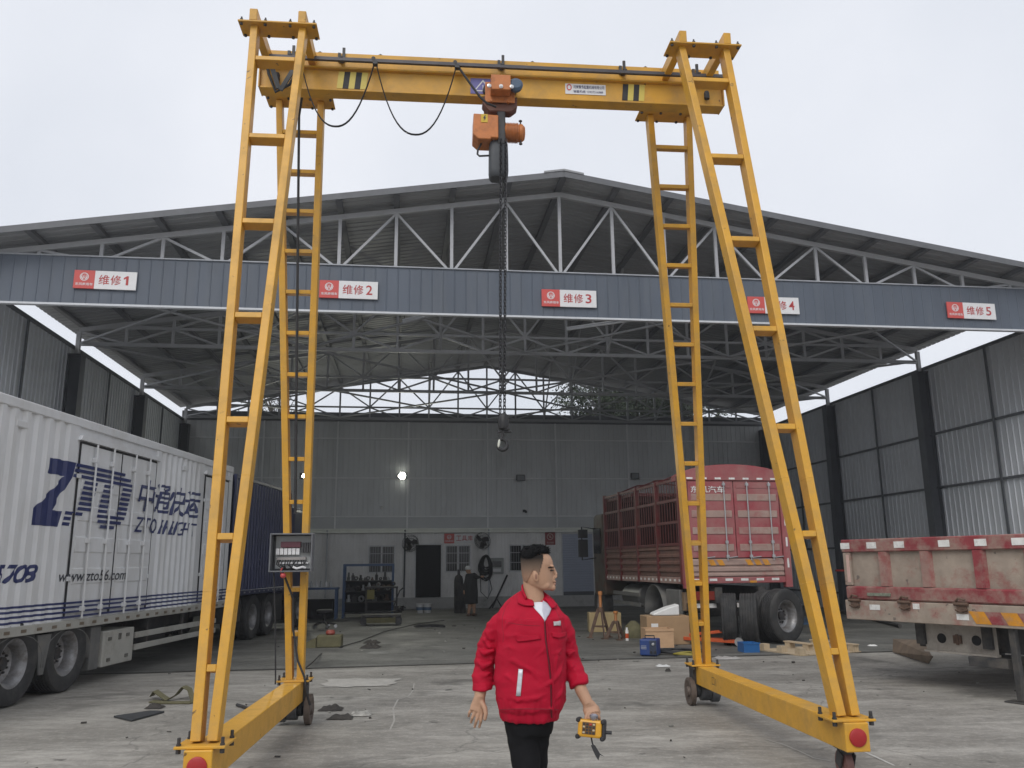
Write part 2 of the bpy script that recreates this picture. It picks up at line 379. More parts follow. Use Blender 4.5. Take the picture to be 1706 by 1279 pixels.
# ---------------------------------------------------------------- the repair shed
SHED = thing('repair_shed', 'open-fronted grey steel repair shed with wide gabled roof and blue-grey fascia', 'shed', M=BM.copy())
HW, ZR, SL, DEP = 11.5, 9.40, .158, 16.0
ztop = lambda x: ZR - SL * abs(x)
NRM = math.hypot(1, SL)
for sx in (-1, 1):
    r = MB(BM)
    T = V((sx, 0, -SL)) / NRM
    r.corr((0, -.62, ZR + .215), (0, 1, 0), T, (0, 0, 1), 17.5, 11.95 * NRM, .22, .07, .02, .02)
    o = r.build('roof_sheet', ROOF, SHED)
    e = MB(BM)
    a = V((0, -.635, ZR + .215)); a.z -= .035; e.beam(a, a + T * 11.95 * NRM, .02, .13)
    e.build('roof_edge', PURLIN, SHED)
rc = MB(BM)
for sx in (-1, 1):
    a = V((0, -.66, ZR + .29)); b_ = a + V((sx * .42, 0, -SL * .42 - .005)); 
    rc.add([a, b_, b_ + V((0, 17.6, 0)), a + V((0, 17.6, 0)), a - V((0, 0, .04)), b_ - V((0, 0, .04)), b_ + V((0, 17.6, -.04)), a + V((0, 17.6, -.04))], [(0, 1, 2, 3), (4, 7, 6, 5), (0, 4, 5, 1), (1, 5, 6, 2)])
rc.build('ridge_cap', ROOF, SHED)
for i in range(-10, 11):
    x = i * 1.15; z = ztop(x) + .13
    MB(BM).box2((x - .06, -.60, z - .02), (x + .06, 16.75, z + .065)).build('purlin', PURLIN, SHED)
TB = [0.0, 5.3, 10.6, 16.0]
for k, by in enumerate(TB):
    zb = 7.50 if k == 0 else 7.22
    tr = MB(BM)
    for sx in (-1, 1):
        tr.beam((0 if sx > 0 else -.0, by, ZR), (sx * HW, by, ztop(HW)), .08, .11)
    tr.box2((-HW, by - .04, zb - .045), (HW, by + .04, zb + .045))
    if k:
        xm = (ZR - 7.67) / SL
        tr.box2((-xm, by - .03, 7.64), (xm, by + .03, 7.70))
    t_o = tr.build('roof_truss', TRUSS, SHED)
    for i in range(-9, 10):
        x = i * 1.15
        if ztop(x) - zb > .15: MB(BM).box2((x - .033, by - .028, zb + .045), (x + .033, by + .028, ztop(x) - .05)).build('post', TRUSS, t_o)
    segs = []
    if k == 0:
        for i in range(-10, 10):
            e0, e1 = (i, i + 1) if i % 2 == 0 else (i + 1, i)
            segs.append(((e0 * 1.15, zb + .03), (e1 * 1.15, ztop(e1 * 1.15) - .04)))
    else:
        for i in range(-10, 10):
            e0, e1 = (i, i + 1) if i % 2 == 0 else (i + 1, i)
            if min(ztop(e0 * 1.15), ztop(e1 * 1.15)) > 7.75:
                segs.append(((e1 * 1.15, zb + .03), (e0 * 1.15, 7.66)))
                segs.append(((e0 * 1.15, 7.68), (e1 * 1.15, ztop(e1 * 1.15) - .04)))
            else:
                segs.append(((e1 * 1.15, zb + .03), (e0 * 1.15, max(zb + .1, ztop(e0 * 1.15) - .04))))
    for (xa, za), (xb, zb2) in segs:
        if abs(xa - xb) + abs(za - zb2) < .3: continue
        MB(BM).beam((xa, by + .005, za), (xb, by + .005, zb2), .05, .05, (0, 1, 0)).build('diagonal', TRUSS, t_o)
    # columns, short posts above the wall, end braces
    for sx in (-1, 1):
        c_ = MB(BM)
        c_.box2((sx * HW - .15, by - .012, 0), (sx * HW + .15, by + .012, 6.9))
        for q in (-1, 1): c_.box((sx * HW + q * .15, by, 3.45), (.022, .30, 6.9))
        c_.box((sx * HW, by, .01), (.45, .42, .03)); c_.box((sx * HW, by, 6.91), (.34, .32, .03))
        co = c_.build('column', COLUMN, SHED)
        MB(BM).box2((sx * HW - .05, by - .05, 6.925), (sx * HW + .05, by + .05, ztop(HW) - .05)).build('cap_post', TRUSS, co)
# bracing between the trusses (light round bars)
for (b0, b1) in ((0.0, 5.3), (5.3, 10.6), (10.6, 16.0)):
    for xa, xb in ((-11.4, -5.75), (-5.75, 0), (0, 5.75), (5.75, 11.4)):
        for p, q in ((xa, xb), (xb, xa)):
            zf = 7.42 if b0 == 0 else 7.25
            MB(BM).tube([(p, b0 + .05, zf), (q, b1 - .05, 7.25)], .032, 6).build('cross_brace', TRUSS, SHED)
# ridge-side braces running up from the bottom chords to the roof
for by0 in TB[1:]:
    for x in (-6.9, -2.3, 2.3, 6.9):
        MB(BM).tube([(x, by0 - .03, 7.25), (x, by0 - 1.9, ztop(x) + .02)], .028, 6).build('strut', TRUSS, SHED)
# walls
for sx in (-1, 1):
    wmb = MB(BM); WH = 7.15 if sx < 0 else 7.03
    wmb.corr((sx * (HW + .17), -.3, 0), (0, 1, 0), (0, 0, 1), (-sx, 0, 0), 16.6, WH, .21, .035, .022, .010)
    wmb.box2((sx * (HW + .19), -.3, 0), (sx * (HW + .22), 16.3, WH))
    wo = wmb.build('side_wall', WALLS, SHED)
    gm = MB(BM)
    for z in (.55, 2.05, 3.6, 5.1): MB(BM).box2((sx * (HW + .10), -.3, z - .03), (sx * (HW + .145), 16.2, z + .03)).build('wall_girt', COLUMN, wo)
    MB(BM).box2((sx * (HW + .09), -.3, WH - .04), (sx * (HW + .23), 16.3, WH + .03)).build('wall_cap', COLUMN, wo)
    for by in (2.65, 7.95, 13.3): MB(BM).box2((sx * (HW + .06), by - .03, 0), (sx * (HW + .098), by + .03, WH - .05)).build('wall_stud', COLUMN, wo)
bw = MB(BM); BWY = 16.3
bw.corr((-HW - .2, BWY, 0), (1, 0, 0), (0, 0, 1), (0, -1, 0), 2 * HW + .4, 7.18, .2, .04, .02, .01)
bw.box2((-HW - .2, BWY + .02, 0), (HW + .2, BWY + .05, 7.18))
bwo = bw.build('back_wall', WALLB, SHED)
MB(BM).box2((-HW - .2, BWY - .05, 7.14), (HW + .2, BWY + .06, 7.50)).build('wall_cap', mat('cap_flashing', (.15, .155, .165), .5, var=.1), bwo)
for z in (3.45, 4.93, 6.47): MB(BM).box2((-HW, BWY - .075, z - .022), (HW, BWY - .025, z + .022)).build('wall_girt', mat('back_girt', (.78, .79, .80), .45, var=.1), bwo)
for x in (-8.6, -5.81, -3.08, .04, 2.78, 5.75, 8.6): MB(BM).box2((x - .03, BWY - .125, 2.9), (x + .03, BWY - .077, 7.13)).build('wall_stud', mat('back_girt', (.78, .79, .80)), bwo)
MB(BM).box2((-HW - .2, BWY - .045, 2.99), (HW + .2, BWY - .022, 3.42)).build('flashing_band', mat('band_grey', (.50, .52, .53), .5, var=.08, scale=1), bwo)
# fascia
fm = MB(BM)
fm.corr((-HW - .3, -.10, 6.62), (1, 0, 0), (0, 0, 1), (0, -1, 0), 2 * HW + .6, .97, .23, .028, .010, .010)
fm.box2((-HW - .3, -.09, 6.62), (HW + .3, -.07, 7.59))
fo = fm.build('fascia', FASCIA, SHED)
MB(BM).box2((-HW - .3, -.16, 6.585), (HW + .3, -.05, 6.625)).build('fascia_trim', TRIM, fo)
MB(BM).box2((-HW - .3, -.13, 7.588), (HW + .3, -.04, 7.612)).build('fascia_trim', mat('grey_trim', (.34, .36, .39), .5), fo)

# ---------------------------------------------------------------- tool room against the back wall
TR = thing('tool_room', 'pale grey sheet-clad tool room front along the back wall with barred windows', 'tool room', M=BM.copy())
TY = 16.05
def wall_with_holes(x0, x1, z0, z1, holes):
    mb_ = MB(BM); xs = sorted({x0, x1, *[h[0] for h in holes], *[h[1] for h in holes]})
    for a, b_ in zip(xs, xs[1:]):
        hs = [h for h in holes if h[0] <= a + 1e-6 and h[1] >= b_ - 1e-6]; zz = [(z0, z1)]
        for h in hs:
            zz = [q for s_ in zz for q in ((s_[0], max(s_[0], h[2])), (min(s_[1], h[3]), s_[1])) if q[1] - q[0] > .01]
        for s_ in zz: mb_.corr((a, TY, s_[0]), (1, 0, 0), (0, 0, 1), (0, -1, 0), b_ - a, s_[1] - s_[0], .115, .03, .014, .008)
    return mb_
WIN = [(-4.52, -3.51), (-1.62, -.63), (.84, 1.86)]
DOOR = (-2.73, -1.77, .42, 2.36)
holes = [(a, b_, 1.33, 2.36) for a, b_ in WIN] + [DOOR, (2.94, 4.14, .5, 2.78)]
wall_with_holes(-9.6, 7.5, .42, 2.82, holes).build('wall', ROOMW, TR)
pl = MB(BM); pl.box2((-9.6, TY - .06, 0), (-2.73, TY + .1, .42)); pl.box2((-1.77, TY - .06, 0), (7.5, TY + .1, .42)); pl.box2((-2.73, TY - .02, 0), (-1.77, TY + .1, .40)); pl.build('plinth', PLINTH, TR)
ev = MB(BM); ev.box2((-9.7, TY - .22, 2.82), (7.6, TY + .02, 2.86)); ev.box2((-9.7, TY - .22, 2.93), (7.6, TY - .16, 2.97)); ev.box2((-9.7, TY - .05, 2.86), (7.6, TY + .2, 2.99))
ev.build('eave_gutter', mat('pale_gutter', (.80, .82, .76), .4, var=.1), TR)
for x in (-6.05, -3.15, .05): MB(BM).tube([(x, TY - .19, 2.95), (x, TY - .06, 2.7), (x, TY - .055, .45)], .03, 8).build('downpipe', COLUMN if x == -3.15 else TRIM, TR)
for a, b_ in WIN:
    f_ = MB(BM); z0, z1 = 1.33, 2.36
    for xa, xb, za, zb in ((a, a + .05, z0, z1), (b_ - .05, b_, z0, z1), (a + .05, b_ - .05, z0, z0 + .05), (a + .05, b_ - .05, z1 - .05, z1), ((a + b_) / 2 - .025, (a + b_) / 2 + .025, z0 + .05, z1 - .05)):
        f_.box2((xa, TY - .03, za), (xb, TY + .05, zb))
    fo_ = f_.build('window', mat('window_frame', (.62, .63, .64), .45), TR)
    MB(BM).box2((a + .02, TY + .03, z0 + .02), (b_ - .02, TY + .036, z1 - .02)).build('pane', GLASSD, fo_)
    gb = MB(BM); n_ = 11
    for i in range(1, n_): gb.tube([(a + (b_ - a) * i / n_, TY - .045, z0 + .03), (a + (b_ - a) * i / n_, TY - .045, z1 - .03)], .006, 5)
    for z in (z0 + .35, z0 + .72): gb.box2((a + .02, TY - .052, z - .012), (b_ - .02, TY - .040, z + .012))
    gb.build('window_bars', GALV, fo_)
dr = MB(BM)
for xa, xb, za, zb in ((-2.78, -2.73, .40, 2.41), (-1.77, -1.72, .40, 2.41), (-2.73, -1.77, 2.36, 2.41)): dr.box2((xa, TY - .03, za), (xb, TY + .06, zb))
do = dr.build('doorway', mat('window_frame', (.4, .4, .4)), TR)
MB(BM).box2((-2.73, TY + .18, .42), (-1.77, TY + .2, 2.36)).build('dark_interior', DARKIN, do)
MB(BM).corr((2.94, TY - .01, .55), (0, 0, 1), (1, 0, 0), (0, -1, 0), 2.22, 1.2, .09, .03, .012, .008).build('roller_shutter', SHUT, TR)
MB(BM).box2((2.90, TY - .05, 2.74), (4.18, TY + .02, 2.82)).box2((2.90, TY - .03, .42), (2.94, TY + .03, 2.74)).box2((4.14, TY - .03, .42), (4.18, TY + .03, 2.74)).build('shutter_frame', mat('window_frame', (.4, .4, .4)), TR)
MB(BM).box2((2.94, TY - .02, .42), (4.14, TY + .02, .56)).build('shutter_frame', COLUMN, TR)

# ---------------------------------------------------------------- bay signs on the fascia
def emblem(mb_, O, U, W, r, d):
    """white ring with two curved blades round a dark flame, as flat pieces"""
    O = V(O); U = V(U); W = V(W)
    def disc(r0, r1, a0=0, a1=2 * math.pi, n=26, off=(0, 0)):
        vs = []; 
        for i in range(n + 1):
            a = a0 + (a1 - a0) * i / n
            vs += [O + U * (off[0] + r0 * math.cos(a)) + W * (off[1] + r0 * math.sin(a)), O + U * (off[0] + r1 * math.cos(a)) + W * (off[1] + r1 * math.sin(a))]
        mb_.add(vs, [(2 * i, 2 * i + 1, 2 * i + 3, 2 * i + 2) for i in range(n)])
    disc(r * .82, r)
    for s_ in (-1, 1):
        pl_ = [(s_ * .10, -.72), (s_ * .45, -.60), (s_ * .72, -.15), (s_ * .62, .42), (s_ * .40, .60), (s_ * .52, .15), (s_ * .35, -.30)]
        pl_ = pl_ if s_ > 0 else pl_[::-1]
        mb_.add([O + U * x * r + W * y * r for x, y in pl_], [tuple(range(len(pl_)))])
        pl_ = [(s_ * .06, -.50), (s_ * .24, -.25), (s_ * .22, .10), (s_ * .10, .62), (s_ * .10, 0)]
        pl_ = pl_ if s_ > 0 else pl_[::-1]
        mb_.add([O + U * x * r + W * y * r for x, y in pl_], [tuple(range(len(pl_)))])
def bay_sign(bx, z, wd, ht, y, big, small, label, group, tilt=0.0, nm='bay_sign', split=.33):
    F_ = BM @ Matrix.Translation((bx, y, z)) @ Matrix.Rotation(tilt, 4, 'Y')
    t_ = thing(nm, label, 'sign', M=F_, group=group)
    hw_, hh = wd / 2, ht / 2; xs = -hw_ + wd * split
    MB(F_).box2((-hw_, -.03, -hh), (xs, 0, hh)).build('red_panel', SIGNR, t_, bevel=.004)
    MB(F_).box2((xs, -.028, -hh), (hw_, 0, hh)).build('white_panel', SIGNW, t_, bevel=.004)
    e_ = MB(F_); rw = xs + hw_
    emblem(e_, (-hw_ + rw * .5, -.033, hh * .28), (1, 0, 0), (0, 0, 1), rw * .215, 0)
    put_text(e_, small, (-hw_ + rw * .1, -.033, -hh * .68), (1, 0, 0), (0, 0, 1), rw * .84, ht * .155, .010)
    e_.build('emblem', SIGNW, t_)
    l_ = MB(F_); sp_w = (hw_ - xs) * .84 / len(big)
    for k, ch_ in enumerate(big):
        narrow = ch_ in '12345'
        if ch_ == '1':
            x0_ = xs + (hw_ - xs) * .10 + k * sp_w + .05; l_.prism([(0, -.09), (.045, -.09), (.045, .095), (.012, .095), (-.045, .055), (-.045, .02), (0, .045)], (x0_ + .02, -.0305, .0), (1, 0, 0), (0, 0, 1), .001); continue
        put_text(l_, ch_, (xs + (hw_ - xs) * .10 + k * sp_w + (.03 if narrow else 0), -.031, -hh * .52), (1, 0, 0), (0, 0, 1), sp_w * (.58 if narrow else .90), ht * .54, .012 if narrow else .009)
    l_.build('lettering', mat('sign_ink', (.40, .035, .035), .4), t_)
for n_, (xa, xb, ya, yb) in enumerate(((122, 230, 448, 486), (533, 629, 466, 500), (904, 992, 481, 514), (1245, 1331, 493, 525), (1577, 1658, 502, 534))):
    c0 = onby((xa + xb) / 2, (ya + yb) / 2, -.13); l0 = onby(xa, (ya + yb) / 2, -.13); r0 = onby(xb, (ya + yb) / 2, -.13)
    bay_sign(c0.x, c0.z, 1.16, .37, -.125, '维修%d' % (n_ + 1), '东风商用车', 'red and white bay sign on the fascia ending in the numeral %d' % (n_ + 1), 'numbered bay signs along the fascia', tilt=(.010, .004, 0, -.006, .012)[n_])
bay_sign(-1.08, 2.60, 1.16, .37, TY - .03, '工具库', '东风商用车', 'red and white tool store sign above the middle barred window', None, nm='tool_room_sign')
# ---------------------------------------------------------------- the gantry crane
ZB, ZT = .47, 6.87
KB = {'LF': V((-2.134, 6.095, ZB)), 'LR': V((-2.345, 9.305, ZB)), 'RR': V((2.221, 10.303, ZB)), 'RF': V((2.556, 6.823, ZB))}
KT = {'LF': V((-2.285, 7.330, ZT)), 'LR': V((-2.407, 8.658, ZT)), 'RR': V((1.912, 9.056, ZT)), 'RF': V((2.027, 7.744, ZT))}
CRANE = thing('gantry_crane', 'tall yellow gantry crane on ladder legs standing in front of the shed', 'crane', loc=(0, 8.2, 0))
GDIR = ((KT['RF'] + KT['RR']) / 2 - (KT['LF'] + KT['LR']) / 2); GDIR.z = 0; GDIR.normalize()
GN = V((GDIR.y, -GDIR.x, 0))           # towards the camera
def gp(s, n, z):                       # along the girder, towards the viewer, height
    o_ = (KT['LF'] + KT['LR']) / 2; return V((o_.x + GDIR.x * s + GN.x * n, o_.y + GDIR.y * s + GN.y * n, z))
GM = Matrix(((GDIR.x, -GN.x, 0, gp(0, 0, 0).x), (GDIR.y, -GN.y, 0, gp(0, 0, 0).y), (0, 0, 1, 0), (0, 0, 0, 1)))
for leg in ('LF', 'RF', 'LR', 'RR'):
    B, T = KB[leg], KT[leg]; d = T - B; front = leg[1] == 'F'
    pl_ = thing  # (each leg is one part with its rungs below it)
    chords = []
    lm = MB()
    nrm = d.normalized().cross(GDIR).normalized()
    if nrm.y > 0: nrm = -nrm
    for s_ in (-1, 1):
        a = B + GDIR * s_ * .056; b_ = T + GDIR * s_ * .235
        lm.beam(a, b_, .070, .135, nrm); chords.append((a, b_))
    for a, b_ in chords:                     # welded splices
        for t in ((.155, .29) if front else (.30, .52)):
            q = a.lerp(b_, t); lm.beam(q - d.normalized() * .006, q + d.normalized() * .006, .0735, .1385, nrm)
    lo = lm.build('leg', YEL, CRANE, bevel=.008, seg=2)
    f0, df, nr = (.073, .1437, 7) if front else (.073, .0724, 13)
    for i in range(nr):
        t = f0 + df * i
        p, q = chords[0][0].lerp(chords[0][1], t), chords[1][0].lerp(chords[1][1], t)
        MB().beam(p + GDIR * .036, q - GDIR * .036, .125, .05 if front else .045, d).build('rung', YEL, lo, bevel=.004)
    # foot plate and bolts
    fp = MB(); side_d = (KB[leg[0] + 'R'] - KB[leg[0] + 'F']).normalized(); sx_ = V((side_d.y, -side_d.x, 0))
    fc = V((B.x, B.y, ZB - .012)); rot = Matrix((sx_, side_d, V((0, 0, 1)))).transposed()
    fp.box(fc, (.34, .30, .018), rot)
    fo_ = fp.build('foot_plate', YEL, lo, bevel=.003)
    for i in (-1, 1):
        for j in (-1, 1):
            c0 = fc + sx_ * .145 * i + side_d * .12 * j
            MB().lathe([(.018, -.04), (.018, .022), (.013, .022), (.013, .06), (.009, .062)], c0, (0, 0, 1), 6).build('bolt', STEEL, lo)
    # top plate
    tp = MB(); rotg = Matrix((GDIR, -GN, V((0, 0, 1)))).transposed(); tcn_ = V((T.x, T.y, ZT + .009))
    tp.box(tcn_, (.76, .25, .018), rotg); tp.build('top_plate', YEL, lo, bevel=.003)
    for i in (-.35, -.12, .12, .35):
        for j in (-1, 1):
            MB().lathe([(.016, -.028), (.016, -.012), (.010, -.012), (.010, .014), (.016, .014), (.016, .034), (.009, .036), (.009, .055)], tcn_ + GDIR * i - GN * .095 * j, (0, 0, 1), 6).build('bolt', STEEL, lo)
# cross bars over the legs
for side in 'LR':
    F_, R_ = KT[side + 'F'], KT[side + 'R']; dd = (R_ - F_).normalized()
    for s_ in (-1, 1):
        a = F_ + GDIR * s_ * .235 - dd * .12; b_ = R_ + GDIR * s_ * .235 + dd * .12
        a.z = b_.z = ZT + .019 + .065
        MB().beam(a, b_, .076, .13).build('cross_bar', YEL, CRANE, bevel=.006)
# girder
gd = MB(GM); S0, S1 = -.30, 4.74
gd.box2((S0, -.085, 6.59), (S1, .085, 6.61)); gd.box2((S0, -.012 - .05, 6.61), (S1, .012 + .05, 6.84)); gd.box2((S0, -.105, 6.84), (S1, .105, 6.862)); gd.box2((S0 + .02, -.07, 6.862), (S1 - .02, .07, 7.045))
go = gd.build('main_girder', YEL, CRANE, bevel=.003)
ep = MB(GM); ep.box2((S1, -.10, 6.595), (S1 + .012, .10, 6.857)); ep.box2((S0 - .012, -.10, 6.595), (S0, .10, 6.857)); ep.build('end_plate', YEL, go)
wy = -.0655
for x0 in (.50, 3.60):
    st = MB(GM); col = [0, 1, 0, 1, 0] if x0 < 1 else [1, 0, 1, 0]
    cols = [YREFL, BLACK]
    for i, k in enumerate(col):
        st.k = k; x = x0 + i * .062
        st.prism([(x, 6.625), (x + .062, 6.625), (x + .080, 6.825), (x + .018, 6.825)], GM @ V((0, wy, 0)) - GM.translation * 0 if False else (0, wy, 0), (1, 0, 0), (0, 0, 1), .003)
    st.build('warning_stripe', [mat('stripe_yellow', (.62, .50, .10), .5), BLACK], go)
lb = MB(GM); lb.box2((2.97, wy - .003, 6.675), (3.42, wy, 6.80)); lo_ = lb.build('maker_plate', SIGNW, go)
lt = MB(GM); put_text(lt, '河南豫鑫起重机械有限公司', (3.06, wy - .005, 6.742), (1, 0, 0), (0, 0, 1), .345, .042, .01); put_text(lt, '销售热线 13937316989', (3.06, wy - .005, 6.690), (1, 0, 0), (0, 0, 1), .33, .034, .01)
lt.build('lettering', mat('plate_ink', (.05, .05, .13), .5), lo_)
rl = MB(GM); vs_ = []
for i in range(19):
    a = 2 * math.pi * i / 18; vs_ += [(3.013 + .018 * math.cos(a), wy - .005, 6.755 + .026 * math.sin(a)), (3.013 + .029 * math.cos(a), wy - .005, 6.755 + .04 * math.sin(a))]
rl.add(vs_, [(2 * i, 2 * i + 1, 2 * i + 3, 2 * i + 2) for i in range(18)]); rl.build('emblem', SIGNR, lo_)
wp = MB(GM); wp.box2((1.93, wy - .003, 6.63), (2.20, wy, 6.815)); wo_ = wp.build('warning_plate', mat('plate_violet', (.14, .13, .36), .4), go)
tri = MB(GM); 
for s_ in (0,):
    P_ = [(2.065, 6.80), (1.965, 6.66), (2.165, 6.66)]; Q_ = [(2.065, 6.775), (1.985, 6.672), (2.145, 6.672)]
    tri.add([(x, wy - .005, z) for x, z in P_ + Q_], [(0, 1, 4, 3), (1, 2, 5, 4), (2, 0, 3, 5)])
    tri.add([(x, wy - .005, z) for x, z in ((2.06, 6.735), (2.07, 6.735), (2.068, 6.70), (2.062, 6.70))], [(0, 3, 2, 1)]); tri.box((2.065, wy - .005, 6.688), (.01, .001, .01))
tri.build('warning_triangle', SIGNW, wo_)
# buffer stops, lugs
for x in (-.12, 4.55): MB(GM).lathe([(.028, 0), (.03, .02), (.03, .07), (.024, .09)], (x, -.105, 6.66), (0, 0, 1), 12).build('buffer', BLACK, go)
for x in (.30, .95, 2.62, 3.9): MB(GM).tube([(x - .03, 0, 7.04), (x - .03, 0, 7.075), (x, 0, 7.095), (x + .03, 0, 7.075), (x + .03, 0, 7.04)], .009, 6).build('lifting_lug', STEEL, go)
# cable rail on brackets
cr_ = MB(GM); cr_.box2((S0 + .05, -.185, 6.885), (S1 + .02, -.150, 6.922)); ro = cr_.build('cable_rail', mat('rail_dark', (.075, .07, .075), .45, metal=.4, var=.2), CRANE)
for x in (.02, .55, 2.27, 3.62, 4.45):
    MB(GM).box2((x - .02, -.19, 6.922), (x + .02, -.06, 6.935)).box2((x + .0, -.09, 6.935), (x + .03, -.07, 7.10)).box2((x - .045, -.10, 6.935), (x - .015, -.07, 7.03)).build('rail_bracket', STEEL, ro)
def hang(s0, s1, z0, zl, n=22, skew=0):
    return [GM @ V((s0 + (s1 - s0) * i / n + 0, -.17, z0 - (z0 - zl) * (1 - abs(2 * i / n - 1) ** 2.3))) for i in range(n + 1)]
fc_ = MB()
for a, b_, zl in ((.13, .90, 6.12), (.92, 1.77, 6.06)): fc_.tube(hang(a, b_, 6.87, zl), [(.021, .0065)] * 23, 6, flat=GN)
pts = [GM @ V(p) for p in ((1.80, -.17, 6.87), (1.92, -.18, 6.68), (2.02, -.20, 6.52), (2.10, -.2, 6.44), (2.2, -.17, 6.42))]
fc_.tube(pts, .013, 8); fc_.tube([GM @ V((.13, -.17, 6.88)), GM @ V((.10, -.16, 6.75)), GM @ V((.02, -.14, 6.6)), GM @ V((-.12, -.12, 6.52)), GM @ V((-.20, -.13, 6.72)), GM @ V((-.23, -.13, 6.86))], .016, 8)
fc_.build('festoon_cable', BLACK, CRANE, smooth=40)
for s_ in (.91, 1.78): MB(GM).box((s_, -.168, 6.875), (.05, .06, .04)).lathe([(.022, -.02), (.022, .02)], (s_ - .02, -.168, 6.925), (0, 1, 0), 10).build('cable_trolley', STEEL, ro)
# strut pair under the left end
MB(GM).beam((-.17, -.14, 6.80), (-.09, -.14, 6.55), .05, .02, (0, 1, 0)).beam((.10, -.15, 6.86), (-.07, -.14, 6.53), .045, .02, (0, 1, 0)).build('cable_guide', mat('guide_dark', (.05, .055, .06), .5), CRANE)
# supply cable down the rear left leg, control cabinet
ctr = lambda t, f=0: (KB['LR'].lerp(KT['LR'], t)) + V((0, -.07 - f, 0))
MB().tube([GM @ V((.12, .12, 6.75)), ctr(.97), ctr(.8), ctr(.6), ctr(.4), ctr(.27)], .015, 8).build('supply_cable', BLACK, CRANE, smooth=40)
bc = ctr(.205, .10); BCM = Matrix.Translation(bc) @ Matrix.Rotation(.12, 4, 'Z')
def BX(a, b_): return MB(BCM).box2(a, b_)
cb = MB(BCM)
for a, b_ in (((-.22, -.13, -.20), (-.205, .08, .20)), ((.205, -.13, -.20), (.22, .08, .20)), ((-.205, -.13, .185), (.205, .08, .20)), ((-.205, -.13, -.20), (.205, .08, -.185)), ((-.205, .065, -.185), (.205, .08, .185))): cb.box2(a, b_)
cbo = cb.build('control_cabinet', mat('cabinet_grey', (.13, .135, .145), .45, var=.1), CRANE, bevel=.003)
BX((-.18, .04, -.165), (.195, .064, .175)).build('mounting_plate', mat('plate_grey', (.46, .48, .48), .4, var=.08), cbo)
BX((-.12, -.03, .055), (.085, .04, .115)).build('contactor_row', mat('maroon_plastic', (.12, .035, .05), .4), cbo)
for i in range(6): BX((-.17 + i * .042, -.02, -.02), (-.135 + i * .042, .04, .045)).build('breaker', SIGNW, cbo)
for i in range(4): BX((.098 + i * .024, -.02, .0), (.116 + i * .024, .04, .105)).build('relay', mat('relay_dark', (.06, .06, .065), .4), cbo)
BX((-.16, 0, -.075), (.14, .04, -.045)).build('terminal_strip', mat('terminal_grey', (.32, .30, .29), .5), cbo)
BX((-.13, .0, -.115), (.17, .04, -.10)).build('terminal_strip', SIGNW, cbo)
wr = MB(BCM)
for i in range(12):
    x = -.15 + i * .027; wr.tube([(x, .02, -.08), (x + random.uniform(-.02, .02), -.03, -.12), (x * .6 + random.uniform(-.03, .03), -.02, -.155), (-.02 + random.uniform(-.08, .1), 0, -.18)], .005, 5)
wr.build('wiring', BLACK, cbo, smooth=40)
MB(BCM).tube([(.02, -.04, -.15), (.06, -.06, -.165), (.12, -.06, -.15), (.15, -.05, -.16)], .012, 6).build('wiring', SIGNW, cbo, smooth=40)
MB(BCM).tube([(-.09, -.06, -.16), (-.10, -.1, -.19), (-.085, -.1, -.23)], .008, 6).ell((-.07, -.1, -.235), (.032, .032, .028)).build('socket_plug', mat('plug_red', (.45, .06, .06), .4), cbo, smooth=50)
lowc = [BCM @ V((-.06, -.08, -.24)), ctr(.13, .05) + V((-.0, 0, 0)), ctr(.08, .04), ctr(.03, .03) + V((.05, 0, 0)), V((-2.21, 9.15, .50)), V((-2.18, 9.13, .36)), V((-2.15, 9.18, .22))]
MB().tube(lowc, .012, 7).build('drive_cable', BLACK, CRANE, smooth=40)
MB().tube([BCM @ V((-.18, -.02, -.2)), V((-2.52, 9.05, 1.1)), V((-2.50, 9.1, .5)), V((-2.50, 9.1, .44))], .009, 6).build('earth_wire', BLACK, CRANE, smooth=40)
